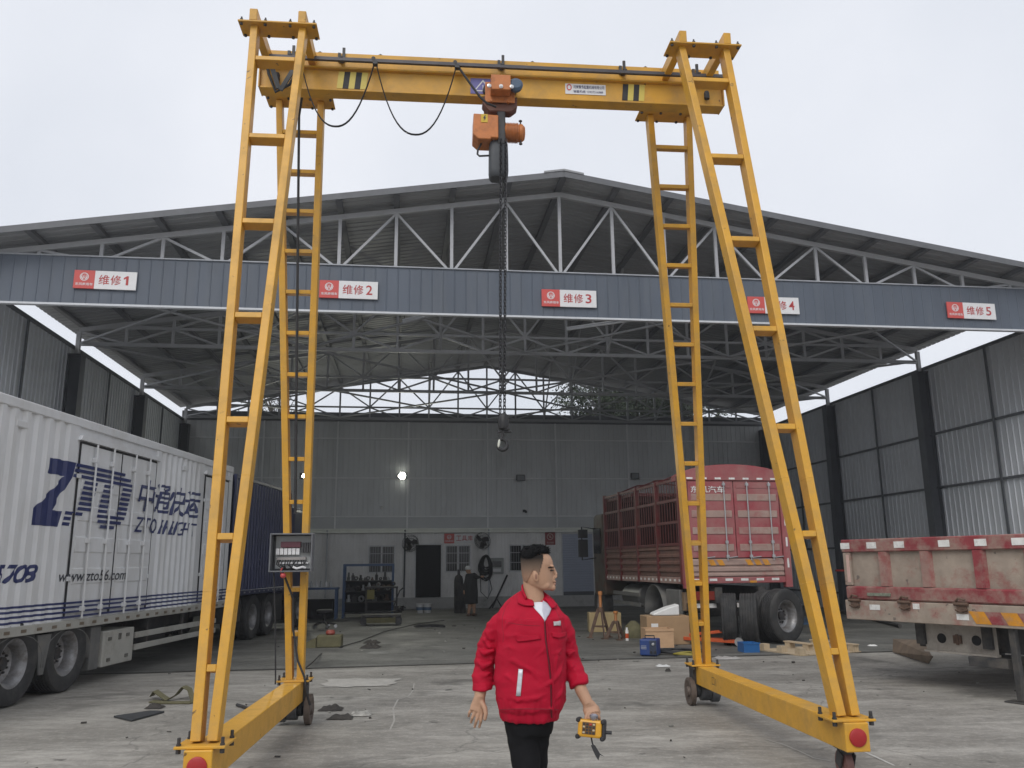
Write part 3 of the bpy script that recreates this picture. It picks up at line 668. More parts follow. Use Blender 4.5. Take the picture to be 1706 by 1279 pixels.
# ground beams with wheels
for side, inner in (('L', 1), ('R', -1)):
    F_, R_ = KB[side + 'F'], KB[side + 'R']; dd = (R_ - F_); dd.z = 0; dd.normalize(); sxv = V((dd.y, -dd.x, 0))
    a = F_ - dd * .17; b_ = R_ + dd * .16; a.z = b_.z = .343
    bo = MB().beam(a, b_, .19, .208).build('ground_beam', YEL, CRANE, bevel=.008, seg=2)
    MB().lathe([(.066, .0), (.066, .012), (.055, .018)], a, -dd, 28).build('end_cap', REDCAP, bo, smooth=35)
    # swivel castor under the front end
    cpos = a + dd * .20; cpos.z = 0
    ca = MB(); ca.box((cpos.x, cpos.y, .232), (.15, .17, .012)); ca.lathe([(.045, .19), (.045, .226)], (cpos.x, cpos.y, 0), (0, 0, 1), 16)
    for s_ in (-1, 1):
        q = cpos + sxv * .052 * s_; ca.beam(q + V((0, 0, .20)), q + dd * .05 + V((0, 0, .095)), .012, .085, dd)
    cao = ca.build('castor', STEEL, bo, bevel=.002)
    MB().lathe([(.03, -.034), (.085, -.034), (.105, -.026), (.108, 0), (.105, .026), (.085, .034), (.03, .034)], V((cpos.x, cpos.y, .108)) + dd * .05, sxv, 28).build('castor_wheel', mat('castor_red', (.17, .085, .075), .6, var=.2), cao, smooth=35)
    # driven wheel and motor under the rear end, inner side
    wp_ = R_ + dd * .02 + sxv * inner * .155; wp_.z = .155
    dw = MB(); dw.lathe([(.03, -.04), (.125, -.04), (.132, -.03), (.155, -.03), (.155, .025), (.13, .03), (.115, .02), (.06, .012), (.05, .045), (.02, .045)], wp_, sxv * inner, 32)
    dwo = dw.build('drive_wheel', mat('wheel_rust', (.10, .075, .06), .6, var=.25, scale=9), bo, smooth=35)
    mp_ = wp_ - sxv * inner * .05
    mm = MB(); mm.lathe([(.05, 0), (.07, .02), (.07, .06), (.05, .07)], mp_, -sxv * inner, 16); mm.box(mp_ - sxv * inner * .02 + V((0, 0, .06)), (.09, .09, .17))
    mm.build('gearbox', mat('gearbox_dark', (.035, .038, .042), .5, metal=.2, var=.3), bo, smooth=35)
    mo_ = MB(); prof = [(.05, .07)]
    for i in range(8): prof += [(.078, .075 + i * .016), (.078, .083 + i * .016), (.07, .083 + i * .016), (.07, .091 + i * .016)]
    prof += [(.088, .205), (.092, .215), (.092, .30), (.07, .315)]
    mo_.lathe([(r_ * 1.3, t_ * .92) for r_, t_ in prof], mp_ + V((0, 0, -.005)), -sxv * inner, 20); mo_.build('drive_motor', mat('motor_grey', (.11, .113, .12), .45, metal=.3, var=.3, scale=12), bo, smooth=35)
    MB().box(R_ + dd * .02 + sxv * inner * .11 + V((0, 0, -.12)), (.05, .14, .18), Matrix((sxv, dd, V((0, 0, 1)))).transposed()).build('wheel_bracket', STEEL, bo)
# pencilled mark on the right beam
F_, R_ = KB['RF'], KB['RR']; dd = (F_ - R_).normalized(); sv = V((-dd.y, dd.x, 0)); sv = sv if sv.x < 0 else -sv
pm = MB(); o_ = R_ + dd * .62 + sv * .0975; o_.z = .31; put_text(pm, '口1', o_, dd, V((0, 0, 1)), .13, .085, -.01); pm.build('chalk_mark', BTXT, CRANE)

# ---------------------------------------------------------------- chain hoist under the girder
HS = 2.245
HM = GM @ Matrix.Translation((HS, 0, 0))
HOIST = thing('chain_hoist', 'orange electric chain hoist with dark chain bag hanging under the yellow girder', 'hoist', M=HM.copy())
tb = MB(HM)
for s_ in (-1, 1):
    tb.box2((-.16, s_ * .125 - .008, 6.50), (.16, s_ * .125 + .008, 6.74))
tb.box2((-.105, -.27, 6.57), (.105, -.133, 6.745)); tb.tube([(-.09, -.14, 6.52), (-.09, .14, 6.52)], .02, 8); tb.tube([(.09, -.14, 6.52), (.09, .14, 6.52)], .02, 8)
to_ = tb.build('trolley', ORANGE, HOIST, bevel=.012, seg=2)
for s_ in (-1, 1):
    for x in (-.125, .125): MB(HM).lathe([(.02, -.02), (.055, -.02), (.06, .02), (.02, .02)], (x, s_ * .095, 6.665), (0, 1, 0), 18).build('wheel', STEEL, to_, smooth=35)
MB(HM).lathe([(.07, 0), (.075, .03), (.075, .05), (.05, .07)], (.165, -.18, 6.66), (0, -1, 0), 20).lathe([(.05, 0), (.05, .08)], (.105, -.2, 6.66), (1, 0, 0), 14).build('travel_motor', mat('motor_blue', (.06, .10, .16), .4, var=.2), to_, smooth=35)
for x, m_ in ((-.125, CHROME), (0.0, SIGNW), (.115, CHROME)): MB(HM).lathe([(.022, 0), (.022, .012), (.012, .014), (.012, .022)], (x, -.272, 6.60), (0, -1, 0), 12).build('bolt', m_, to_, smooth=35)
yk = MB(HM); yk.prism([(-.17, 6.60), (-.19, 6.50), (-.12, 6.41), (.12, 6.41), (.19, 6.47), (.19, 6.60), (.12, 6.55), (-.12, 6.55)], (0, .03, 0), (1, 0, 0), (0, 0, 1), .13)
yk.build('yoke', mat('yoke_brown', (.13, .05, .03), .5, var=.2), HOIST, bevel=.01)
hb = MB(HM)
def hexa(x0, x1, z0, z1, c): return [(x0 + c, z0), (x1 - c, z0), (x1, z0 + c), (x1, z1 - c), (x1 - c, z1), (x0 + c, z1), (x0, z1 - c), (x0, z0 + c)]
hb.prism(hexa(-.305, -.02, 6.05, 6.385, .02)[0:0] or [(-.29, 6.11), (-.235, 6.06), (-.10, 6.06), (-.10, 6.08), (-.02, 6.08), (-.02, 6.345), (-.285, 6.355)], (0, .13, 0), (1, 0, 0), (0, 0, 1), .27)
hbo = hb.build('gear_housing', ORANGE, HOIST, bevel=.018, seg=2)
MB(HM).box2((-.205, -.146, 6.25), (-.135, -.141, 6.345)).build('hazard_label', mat('label_yellow', (.62, .42, .03), .45), hbo)
zz = MB(HM); zz.prism([(-.165, 6.33), (-.185, 6.295), (-.170, 6.295), (-.178, 6.265), (-.150, 6.305), (-.165, 6.305), (-.155, 6.33)], (0, -.148, 0), (1, 0, 0), (0, 0, 1), .001); zz.build('hazard_mark', BTXT, hbo)
mt_ = MB(HM); prof = [(.06, 0), (.09, .01), (.10, .03)]
for i in range(9): prof += [(.108, .035 + i * .016), (.108, .042 + i * .016), (.092, .042 + i * .016), (.092, .051 + i * .016)]
prof += [(.098, .185), (.098, .215), (.07, .245), (.04, .25)]
mt_.lathe(prof, (-.02 + .05, 0, 6.215), (1, 0, 0), 24); mt_.build('hoist_motor', ORANGE, HOIST, smooth=35)
for z, s_ in ((6.31, 1), (6.12, -1)): MB(HM).tube([(.23, -.02, z), (.23, -.02, z + .035 * s_)], .008, 6).ell((.23, -.02, z + .04 * s_), (.02, .016, .014)).build('eye_bolt', STEEL, HOIST, smooth=50)
MB(HM).box2((-.03, -.10, 6.03), (.06, .10, 6.42)).build('chain_guide', STEEL, HOIST, bevel=.01)
bagm = MB(HM); rings = []
for z, wx, wy_ in ((6.08, .085, .085), (6.05, .10, .095), (5.9, .104, .10), (5.74, .105, .102), (5.69, .10, .10), (5.665, .085, .085)):
    rings.append([V((-.012 + math.copysign(abs(math.cos(a)) ** .45, math.cos(a)) * wx, .0 + math.copysign(abs(math.sin(a)) ** .45, math.sin(a)) * wy_, z)) for a in [2 * math.pi * k / 28 for k in range(28)]])
bagm.loft(rings); bagm.build('chain_bag', mat('bag_grey', (.052, .058, .066), .6, var=.15), HOIST, smooth=50)
MB(HM).tube([(-.20, -.05, 6.05), (-.235, -.06, 5.97), (-.24, -.06, 5.92), (-.22, -.06, 5.90), (-.11, -.05, 5.915)], .011, 7).build('limit_cable', BLACK, HOIST, smooth=40)
# the two falls of chain: one link, repeated
def link(mb_, c, a, turn):
    R_ = Matrix.Rotation(turn, 3, 'Z'); pts = []
    for k in range(10):
        t = 2 * math.pi * (k + .5) / 10; pts.append(V(c) + R_ @ V((.0125 * math.cos(t), 0, .0125 * math.sin(t) + (.0115 if math.sin(t) > 0 else -.0115 if math.sin(t) < 0 else 0))))
    pts.append(pts[0]); mb_.tube(pts, .0052, 5)
for x0, x1, zend in ((.008, -.020, 3.10), (.060, .022, 3.06)):
    ch = MB(HM); z = 6.06; i = 0
    while z > zend:
        f_ = (6.06 - z) / 3.0; link(ch, (x0 + (x1 - x0) * f_, -.115, z), 0, (i % 2) * math.pi / 2 + .5); z -= .0345; i += 1
    ch.build('chain', mat('chain_black', (.022, .022, .025), .45, metal=.2, var=.3), HOIST, smooth=60)
# bottom block and hook
bb = MB(HM); bb.lathe([(.015, 0), (.05, .02), (.055, .07), (.05, .14), (.03, .17)], (.012, -.115, 2.93), (0, 0, 1), 16); bb.box((.035, -.115, 3.01), (.05, .075, .15))
bb.tube([(-.05, -.115, 2.915), (.09, -.115, 2.92)], .012, 7)
bbo = bb.build('hook_block', mat('block_black', (.016, .016, .018), .55, var=.3), HOIST, smooth=45)
hk = []; 
for k in range(17):
    a = R(118 - k * 19.0); hk.append(V((.0 + .047 * math.cos(a), -.115, 2.79 + .052 * math.sin(a))))
hk = [V((.012, -.115, 2.94)), V((.005, -.115, 2.88))] + hk
MB(HM).tube(hk, [.014, .014] + [.015 + .006 * math.sin(math.pi * k / 16) for k in range(15)] + [.010, .005], 9).build('hook', mat('block_black', (.024, .024, .026)), HOIST, smooth=60)
MB(HM).ell((-.036, -.135, 2.80), (.013, .009, .042), Matrix.Rotation(R(8), 3, 'Y')).build('safety_latch', mat('latch_pale', (.62, .64, .56), .3), HOIST, smooth=60)
# ---------------------------------------------------------------- wheels
def tyre_profile(R_, w_, rimr):
    h = w_ / 2; p = [(rimr, -h * .72), (rimr + .03, -h * .92), (R_ * .86, -h), (R_ * .95, -h * .96), (R_ - .012, -h * .86)]
    g = [-.62, -.30, 0.0, .30, .62]
    for q in g: p += [(R_ - .004, h * (q - .075)), (R_ - .018, h * (q - .045)), (R_ - .018, h * (q + .045)), (R_ - .004, h * (q + .075))]
    p += [(R_ - .012, h * .86), (R_ * .95, h * .96), (R_ * .86, h), (rimr + .03, h * .92), (rimr, h * .72)]
    return p
def add_wheel(parent, c, ax, R_=.51, w_=.29, rim=True, name='wheel', dual=0.0, convex=False, top=None):
    """tyre (with its inner twin when dual) and rim; ax points outwards"""
    c = V(c); ax = V(ax).normalized(); rr = R_ * .56
    t = MB(); t.lathe(tyre_profile(R_, w_, rr), c, ax, 48, close=False)
    if dual: t.lathe(tyre_profile(R_, w_, rr), c - ax * dual, ax, 40, close=False)
    o = t.build(name, TYRE, parent, smooth=38)
    if top: tag(o, *top)
    if rim:
        h = w_ / 2; d = -1 if not convex else 1
        r_ = MB(); r_.lathe([(rr - .012, -h * .72), (rr + .012, -h * .70), (rr - .01, -h * .4), (rr - .03, 0), (rr - .012, h * .5), (rr + .02, h * .78), (rr + .012, h * .84), (rr - .02, h * .72), (rr - .05, h * .35), (rr - .06, -h * .3), (rr - .10, -h * .55), (rr * .52, -h * .62), (rr * .47, -h * .35), (rr * .40, -h * .3), (.02, -h * .28)], c, ax, 40, close=False)
        ro_ = r_.build('rim', RIM, o, smooth=35)
        hb_ = MB(); u = ax.orthogonal().normalized(); v_ = ax.cross(u)
        hb_.lathe([(rr * .30, -h * .5), (rr * .28, -h * .02), (rr * .16, h * .04), (.005, h * .05)], c, ax, 20)
        ho = MB()
        for k in range(10):
            a = 2 * math.pi * k / 10; q = c + (u * math.cos(a) + v_ * math.sin(a)) * rr * .43
            hb_.lathe([(.016, -h * .45), (.016, -h * .12), (.010, -h * .08)], q, ax, 6)
            if k % 2 == 0:
                q = c + (u * math.cos(a + .3) + v_ * math.sin(a + .3)) * rr * .66
                ho.lathe([(.036, -h * .60), (.036, -h * .565)], q, ax, 14)
        hb_.build('hub', STEEL, o, smooth=35); ho.build('hand_hole', DARKIN, o)
    return o

# ---------------------------------------------------------------- white box semitrailer on the left
TH = .02
TO = V((-6.1, 10.64, 0))
TM = Matrix.Translation(TO) @ Matrix.Rotation(math.pi / 2 - TH, 4, 'Z')     # x along the trailer away from us, -y is the side we see
def tp(x, y):
    d = ray(x, y); n = V((math.cos(TH), -math.sin(TH), 0)); t = (n @ TO) / (n @ d)
    q = TM.inverted() @ (d * t + V((0, 0, EYE))); return (q.x, q.z)
TL = thing('semi_trailer', 'white ribbed box semitrailer with large navy lettering on its side', 'trailer', M=TM.copy())
XA, XB, ZA, ZBX = -2.6, 7.0, .83, 3.71
bp = [(XA, 0.0)]
def ribs(a, b_, pitch):
    x = a
    while x + pitch <= b_ + .001:
        bp.extend([(x + .02, 0), (x + .065, .036), (x + .145, .036), (x + .19, 0)]); x += pitch
ribs(-2.55, .70, .25); bp.extend([(.88, 0), (.90, .020), (3.38, .020), (3.40, 0)]); ribs(3.50, 5.35, .22); bp.extend([(5.46, 0), (5.48, .02), (6.78, .02), (6.80, 0), (XB, 0)])
def yprof(x):
    for (xa, ya), (xb, yb) in zip(bp, bp[1:]):
        if xa <= x <= xb: return ya + (yb - ya) * (x - xa) / max(xb - xa, 1e-6)
    return 0.0
sk = MB(TM); vs_ = []
for x, y in bp: vs_ += [(x, y, .95), (x, y, 3.585)]
sk.add(vs_, [(2 * i, 2 * i + 2, 2 * i + 3, 2 * i + 1) for i in range(len(bp) - 1)])
sk.box2((XA, .045, ZA + .02), (XB, 2.48, ZBX - .02))
bo = sk.build('box_body', WHITE, TL)
MB(TM).box2((XA, -.012, 3.585), (XB, .044, ZBX)).build('top_rail', WHITE, bo, bevel=.01)
MB(TM).box2((XA, -.012, ZA), (XB, .044, .95)).build('bottom_rail', TBOX, bo, bevel=.006)
for x0 in (-.45, 4.55):
    MB(TM).box2((x0 - .12, -.008, 3.36), (x0 + .12, .03, 3.45)).build('vent', WHITE, bo, bevel=.01)
x = -2.4
while x < 6.9: MB(TM).box2((x, -.016, .865), (x + .11, -.0125, .905)).build('side_reflector', mat('reflector_brown', (.16, .125, .09), .4, var=.2), bo); x += .34
DZ = ((.885, 3.395, -.024), (5.465, 6.795, -.024))
def dprof(x):
    for a, b_, y in DZ:
        if a < x < b_: return y
    return yprof(x)
bps = sorted([x for x, y in bp] + [q for a, b_, y in DZ for q in (a, a + .002, b_ - .002, b_)])
def drape(poly_vs, fs, name, mt, parent, off=.004):
    """flat shapes (x along the side, z) laid onto the ribbed side"""
    bm = bmesh.new(); vv = [bm.verts.new((x, 0, z)) for x, z in poly_vs]
    for f in fs:
        try: bm.faces.new([vv[i] for i in f])
        except ValueError: pass
    xs = [v.co.x for v in bm.verts]
    for x in bps:
        if min(xs) < x < max(xs):
            bmesh.ops.bisect_plane(bm, geom=bm.verts[:] + bm.edges[:] + bm.faces[:], plane_co=(x, 0, 0), plane_no=(1, 0, 0), dist=1e-5)
    mb_ = MB(TM); bm.verts.index_update()
    mb_.add([(v.co.x, dprof(v.co.x) - off, v.co.z) for v in bm.verts], [tuple(v.index for v in f.verts) for f in bm.faces]); bm.free()
    return mb_.build(name, mt, parent)
def drape_text(body, x, z, w_, h, shear, name, mt, bold=.015):
    vs, fs = textmesh(body, w_, h, bold, shear); drape([(x + a, z + b_) for a, b_ in vs], fs, name, mt, TL)
# logo: solid Z, then striped T and O
lv = []; lf = []
def poly(pts):
    lf.append(tuple(range(len(lv), len(lv) + len(pts)))); lv.extend(pts)
P0 = tp(87, 762); P1 = tp(54, 874); zt, zb = P0[1], P1[1]; H_ = zt - zb
sT = lambda z: (z - zb) * (P0[0] - P1[0]) / H_                 # slant of the letters
x0 = P1[0]; xe = tp(127, 770)[0] - sT(zt)
th_ = H_ * .235
poly([(x0 + sT(zt), zt), (xe + sT(zt), zt), (xe + sT(zt - th_), zt - th_), (x0 + sT(zt - th_) - .01, zt - th_)])
poly([(x0 + .42 + sT(zt - th_) , zt - th_ + .0), (xe + sT(zt - th_), zt - th_), (x0 + .40, zb + th_), (x0, zb + th_ * .9)])
poly([(x0, zb), (xe + .02, zb), (xe + .05, zb + th_), (x0 + .40, zb + th_), (x0, zb + th_ * .9)])
def row(k, a, b_):
    p_ = H_ / 12.0; z1 = zt - p_ * k - .006; z0 = z1 - p_ * .62
    poly([(a + sT(z0), z0), (b_ + sT(z0), z0), (b_ + sT(z1), z1), (a + sT(z1), z1)])
st0 = tp(138, 803); st1 = tp(159, 810); ol0 = tp(171, 809); ol1 = tp(186, 810); or0 = tp(202, 813); or1 = tp(217, 816)
u_ = lambda q: q[0] - sT(q[1])
for k in range(3): row(k, xe + .015, u_(or1) - (.32 if k == 0 else .10 if k == 1 else .02))
for k in range(3, 9): row(k, u_(st0), u_(st1)); row(k, u_(ol0), u_(ol1)); row(k, u_(or0), u_(or1))
row(9, u_(st0) - .02, u_(st0) + .16); 
for k, ins in ((9, .02), (10, .10), (11, .28)): row(k, u_(ol0) + ins * .6, u_(or1) - ins)
for k in (9, 10, 11): row(k, xe + .06, xe + .24)
drape(lv, lf, 'emblem', NAVY, TL)
a = tp(226, 851); b_ = tp(335, 818); drape_text('中通快运', a[0], a[1] + .0, b_[0] - a[0], (b_[1] - a[1]) * .98, .22, 'lettering', NAVY, .012)
a = tp(220, 886); b_ = tp(328, 871); drape_text('ZTO FREIGHT', a[0], a[1], b_[0] - a[0], (b_[1] - a[1]) * .95, .25, 'lettering', NAVY, .01)
a = tp(97, 967); b_ = tp(208, 949); drape_text('www.zto56.com', a[0], a[1] - .02, b_[0] - a[0], .15, .2, 'lettering', BTXT, .006)
a = tp(50, 971); b_ = tp(63.6, 940); drape_text('5708', b_[0] - .88, a[1], .88, b_[1] - a[1], .3, 'lettering', NAVY, .03)
for z in (1.165, 1.108, 1.045, .98):
    vs_ = [(x, z + q) for x in bps for q in (0, .028)]
    drape(vs_, [(2 * i, 2 * i + 2, 2 * i + 3, 2 * i + 1) for i in range(len(bps) - 1)], 'side_stripe', NAVY, TL)
def side_door(xa, xb, leaves, zlo=1.04, zhi=3.36):
    wd = (xb - xa) / leaves
    for i in range(leaves):
        a, b_ = xa + i * wd + .012, xa + (i + 1) * wd - .012
        d_ = MB(TM); d_.box2((a, -.008, zlo), (b_, .016, zhi))
        for z in (1.42, 1.85, 2.28, 2.71): d_.prism([(z, 0), (z + .02, .013), (z + .21, .013), (z + .23, 0)], (a + .07, -.0081, 0), (0, 0, 1), (0, -1, 0), (b_ - a - .14))
        do_ = d_.build('side_door', WHITE, TL, bevel=.003)
        ga = MB(TM)
        for x in (a - .011, b_): ga.box2((x, -.012, zlo - .06), (x + .011, .012, zhi + .02))
        ga.box2((a, -.012, zhi), (b_, .012, zhi + .03)); ga.build('gasket', BLACK, do_)
        for x in (a + (b_ - a) * .30, a + (b_ - a) * .72):
            MB(TM).tube([(x, -.055, zlo - .08), (x, -.055, zhi + .03)], .015, 8).build('locking_bar', WHITE, do_, smooth=40)
            br = MB(TM)
            for z in (zlo + .05, 2.02, 3.16): br.box2((x - .035, -.075, z - .035), (x + .035, -.008, z + .035))
            br.build('bar_bracket', WHITE, do_, bevel=.006)
        hg = MB(TM)
        for z in (1.5, 2.9): hg.box2((b_ - .04 if i else a - .06, -.03, z - .03), (b_ + .06 if i else a + .04, -.009, z + .03))
        hg.build('hinge', WHITE, do_, bevel=.004)
    MB(TM).prism([(xa - .08, 3.40), (xb + .08, 3.40), (xb + .04, 3.47), (xa - .04, 3.47)], (0, -.001, 0), (1, 0, 0), (0, 0, 1), .05).build('door_header', WHITE, TL)
side_door(.93, 3.35, 2); side_door(5.50, 6.76, 1)
ch = MB(TM)
for y in (.75, 1.65): ch.box2((XA + .2, y, .55), (XB, y + .12, .83))
ch.box2((-1.6, .6, .42), (1.7, 1.9, .60)); ch.box2((4.2, .3, .35), (4.9, 2.2, .8)); ch.build('chassis', CHASSIS, TL)
for x in (-1.2, 0.0, 1.19):
    add_wheel(TL, TM @ V((x, .17, .505)), TM.to_3x3() @ V((0, -1, 0)), .505, .28, dual=.33)
    add_wheel(TL, TM @ V((x, 2.30, .505)), TM.to_3x3() @ V((0, 1, 0)), .505, .28, dual=.33, rim=False)
    MB(TM).tube([(x, .3, .505), (x, 2.2, .505)], .075, 12).build('axle', CHASSIS, TL, smooth=40)
    fd = MB(TM); vs_ = []
    for k in range(13):
        an = R(-12 + k * 17); vs_ += [(x + .585 * math.cos(an), .03, .505 + .60 * math.sin(an) * .53 + .0 if False else .505 + .565 * math.sin(an) * (.60 if math.sin(an) > 0 else 1)), (x + .585 * math.cos(an), .42, .505 + .565 * math.sin(an) * (.60 if math.sin(an) > 0 else 1))]
    fd.add(vs_, [(2 * i, 2 * i + 1, 2 * i + 3, 2 * i + 2) for i in range(12)])
    o = fd.build('mudguard', GREYM, TL, smooth=60); sm = o.modifiers.new('t', 'SOLIDIFY'); sm.thickness = .012
for x in (-.6, .595):
    MB(TM).prism([(x - .16, .80), (x + .16, .80), (x + .05, .30), (x - .05, .30)], (0, .035, 0), (1, 0, 0), (0, 0, 1), -.02).build('mud_flap', GREYM, TL)
lk = MB(TM).box2((2.12, .02, .21), (3.08, .62, .72)).build('locker', TBOX, TL, bevel=.012)
MB(TM).box2((1.83, .06, .20), (2.10, .5, .80)).build('side_bracket', GREYM, TL, bevel=.01)
for x, z in ((2.30, .60), (2.86, .62), (2.30, .30), (2.86, .31)): MB(TM).box2((x - .045, .005, z - .025), (x + .045, .0195, z + .025)).build('latch', mat('latch_dark', (.12, .115, .10), .5, var=.2), lk)
MB(TM).box2((2.57, .0, .57), (2.63, .0195, .66)).build('lock', mat('latch_dark', (.1, .1, .1)), lk)
for z in (.40, .585): MB(TM).box2((3.14, .02, z - .045), (6.6, .05, z + .045)).build('side_guard', TBOX, TL, bevel=.004)
for x in (3.6, 5.0, 6.3): MB(TM).box2((x, .05, .34), (x + .07, .10, .83)).build('guard_post', CHASSIS, TL)

# ---------------------------------------------------------------- navy container truck ahead of it
NM = TM @ Matrix.Translation((7.25, .05, 0))
NT = thing('container_truck', 'navy blue container truck parked ahead of the white trailer', 'truck', M=NM.copy())
nb = MB(NM); nb.corr((.12, 0, 1.12), (1, 0, 0), (0, 0, 1), (0, -1, 0), 4.1, 2.40, .2, .08, .034, .028); nb.box2((0, .036, 1.02), (4.3, 2.4, 3.58))
nbo = nb.build('container', NAVYC, NT)
MB(NM).box2((0, -.04, 3.50), (4.3, .03, 3.60)).build('top_rail', NAVYC, nbo, bevel=.02); MB(NM).box2((0, -.04, 1.02), (4.3, .03, 1.13)).build('bottom_rail', NAVYC, nbo, bevel=.01)
for x in (0, 4.2): MB(NM).box2((x, -.045, 1.02), (x + .12, .02, 3.60)).build('corner_post', NAVYC, nbo, bevel=.03, seg=3)
for i in range(12): MB(NM).box2((.2 + i * .34, -.046, 1.06), (.29 + i * .34, -.0405, 1.09)).build('side_reflector', mat('reflector_dull', (.30, .30, .30), .4), nbo)
c_ = MB(NM)
for y in (.7, 1.55): c_.box2((-.2, y, .62), (5.4, y + .1, 1.02))
c_.box2((.35, .1, .45), (1.15, .5, .95)); c_.box2((3.3, .08, .3), (4.2, .55, .95)); c_.build('chassis', CHASSIS, NT)
for x in (1.85, 3.0):
    add_wheel(NT, NM @ V((x, .17, .50)), NM.to_3x3() @ V((0, -1, 0)), .50, .28, dual=.33)
    add_wheel(NT, NM @ V((x, 2.2, .50)), NM.to_3x3() @ V((0, 1, 0)), .50, .28, rim=False)
cb_ = MB(NM); cb_.box2((4.75, .02, .75), (6.5, 2.4, 3.2)); cb_.build('cab', NAVYC, NT, bevel=.12, seg=3)
add_wheel(NT, NM @ V((5.6, .15, .50)), NM.to_3x3() @ V((0, -1, 0)), .50, .28)

# ---------------------------------------------------------------- red stake truck on the right
RH = V((-.195, .981, 0)).normalized()
RM = Matrix(((RH.x, -RH.y, 0, 3.63), (RH.y, RH.x, 0, 18.15), (0, 0, 1, 0), (0, 0, 0, 1)))        # x forward (away), y to its left
RT = thing('stake_truck', 'red stake-sided box truck jacked up with its rear doors facing out', 'truck', M=RM.copy())
W_, Z0, Z1, LB = 2.45, 1.18, 3.50, 5.5
def arch(y): return Z1 + .24 * (1 - ((y + W_ / 2) / (W_ / 2)) ** 2) ** .6 if abs(y + W_ / 2) < W_ / 2 else Z1
fr = MB(RM)
fr.box2((-.10, -.14, Z0 - .1), (.05, .02, Z1 + .05)); fr.box2((-.10, -W_ - .02, Z0 - .1), (.05, -W_ + .14, Z1 + .05)); fr.box2((-.09, -W_ + .14, Z0), (.05, -.14, Z0 + .13))
ys = [-W_ - .02 + (W_ + .04) * i / 18 for i in range(19)]
pl_ = [(y, arch(min(max(y, -W_), 0))) for y in ys]
fr.prism([(-W_ - .02, Z1 - .12)] + [(.02, Z1 - .12)] + pl_[::-1], (-.10, 0, 0), (0, 1, 0), (0, 0, 1), .5)
fro = fr.build('rear_frame', TRED, RT, bevel=.012)
for i in range(2):
    ya = -W_ + .15 + i * (W_ - .30) / 2 + .01; yb = ya + (W_ - .30) / 2 - .02
    d_ = MB(RM); d_.box2((-.065, ya, 1.72), (-.02, yb, Z1 - .125))
    do_ = d_.build('rear_door', TRED, RT, bevel=.004)
    for z in (1.86, 2.22, 2.58, 2.94): MB(RM).box2((-.08, ya + .06, z), (-.0655, yb - .06, z + .15)).build('door_panel', TDUST, do_, bevel=.01)
    MB(RM).box2((-.075, ya + .04, 3.22), (-.0655, yb - .04, 3.34)).build('door_panel', TRED, do_, bevel=.004)
    for q in (.22, .72):
        y = ya + (yb - ya) * q
        MB(RM).tube([(-.105, y, 1.66), (-.105, y, Z1 - .14)], .014, 8).build('locking_bar', GALV, do_, smooth=40)
        k_ = MB(RM)
        for z in (1.75, 2.05, 3.30): k_.box2((-.125, y - .03, z - .03), (-.0805, y + .03, z + .03))
        k_.tube([(-.13, y - .02, 1.72), (-.13, y - .22, 1.74)], .012, 6); k_.build('bar_bracket', GALV, do_)
lowp = MB(RM)
for z0_, z1_ in ((1.33, 1.39), (1.43, 1.52), (1.56, 1.68)): lowp.box2((-.085, -W_ + .15, z0_), (-.02, -.15, z1_))
lowp.box2((-.06, -W_ + .15, 1.31), (-.03, -.15, 1.70)); lowp.build('lower_gate', TDUST, RT, bevel=.012)
for ya in (-1.98, -.92):
    MB(RM).prism([(ya, 1.55), (ya + .55, 1.55), (ya + .45, 1.69), (ya + .1, 1.69)], (-.088, 0, 0), (0, -1, 0), (0, 0, 1), .002) if False else None
    for k in range(3):
        MB(RM).prism([(ya + k * .20, 1.56), (ya + k * .20 + .13, 1.56), (ya + k * .20 + .20, 1.68), (ya + k * .20 + .07, 1.68)], (-.089, 0, 0), (0, 1, 0), (0, 0, 1), .003).build('chevron', YREFL, RT)
rr_ = MB(RM)
for i in range(7): rr_.box2((-.106, -2.25 + i * .33, 3.405), (-.1005, -2.11 + i * .33, 3.445))
for i in range(6): rr_.box2((-.096, -2.15 + i * .36, 1.235), (-.0905, -1.98 + i * .36, 1.285))
for z in (1.5, 1.95, 2.4, 2.85):
    for y in (-.06, -W_ + .06): rr_.box2((-.106, y - .02, z), (-.1005, y + .02, z + .2))
rr_.build('reflector', WREFL, RT)
MB(RM).box2((-.098, -1.62, 1.19), (-.0905, -1.46, 1.235)).build('reflector', YREFL, RT)
tt = MB(RM); put_text(tt, '东风汽车', (-.083, -.22, 3.11), (0, -1, 0), (0, 0, 1), .80, .15, .01); tt.build('lettering', WREFL, RT)
# left side: ribbed drop side and slatted stake sections
sd_ = MB(RM); sd_.box2((.05, -.05, Z0), (LB, 0, Z0 + .14))
so_ = sd_.build('side_rail', TDUST, RT)
x = .2
while x < LB - .1: MB(RM).box2((x, .001, Z0 + .045), (x + .10, .006, Z0 + .095)).build('side_reflector', WREFL, so_); x += .27
MB(RM).corr((.06, -.02, Z0 + .15), (0, 0, 1), (1, 0, 0), (0, 1, 0), .66, LB - .06, .16, .09, .035, .02).build('drop_side', mat('dusty_red_side', (.17, .085, .065), .65, var=.2, dirt=(.13, .10, .075), dscale=2, damt=.8), RT)
xs = [.05, 1.42, 2.78, 4.12, LB - .08]
for x in xs: MB(RM).box2((x, -.05, Z0), (x + .08, .035, Z1 - .02)).build('stake_post', TREDK, RT)
for xa, xb in zip(xs, xs[1:]):
    p_ = MB(RM)
    for z in (2.02, 2.50, 2.98, 3.42): p_.box2((xa + .08, -.03, z - .03), (xb, .01, z + .03))
    n_ = 8
    for i in range(1, n_):
        x = xa + .08 + (xb - xa - .08) * i / n_; p_.box2((x - .014, -.010, 2.05), (x + .014, .002, 3.39))
    p_.build('stake_section', TREDK, RT)
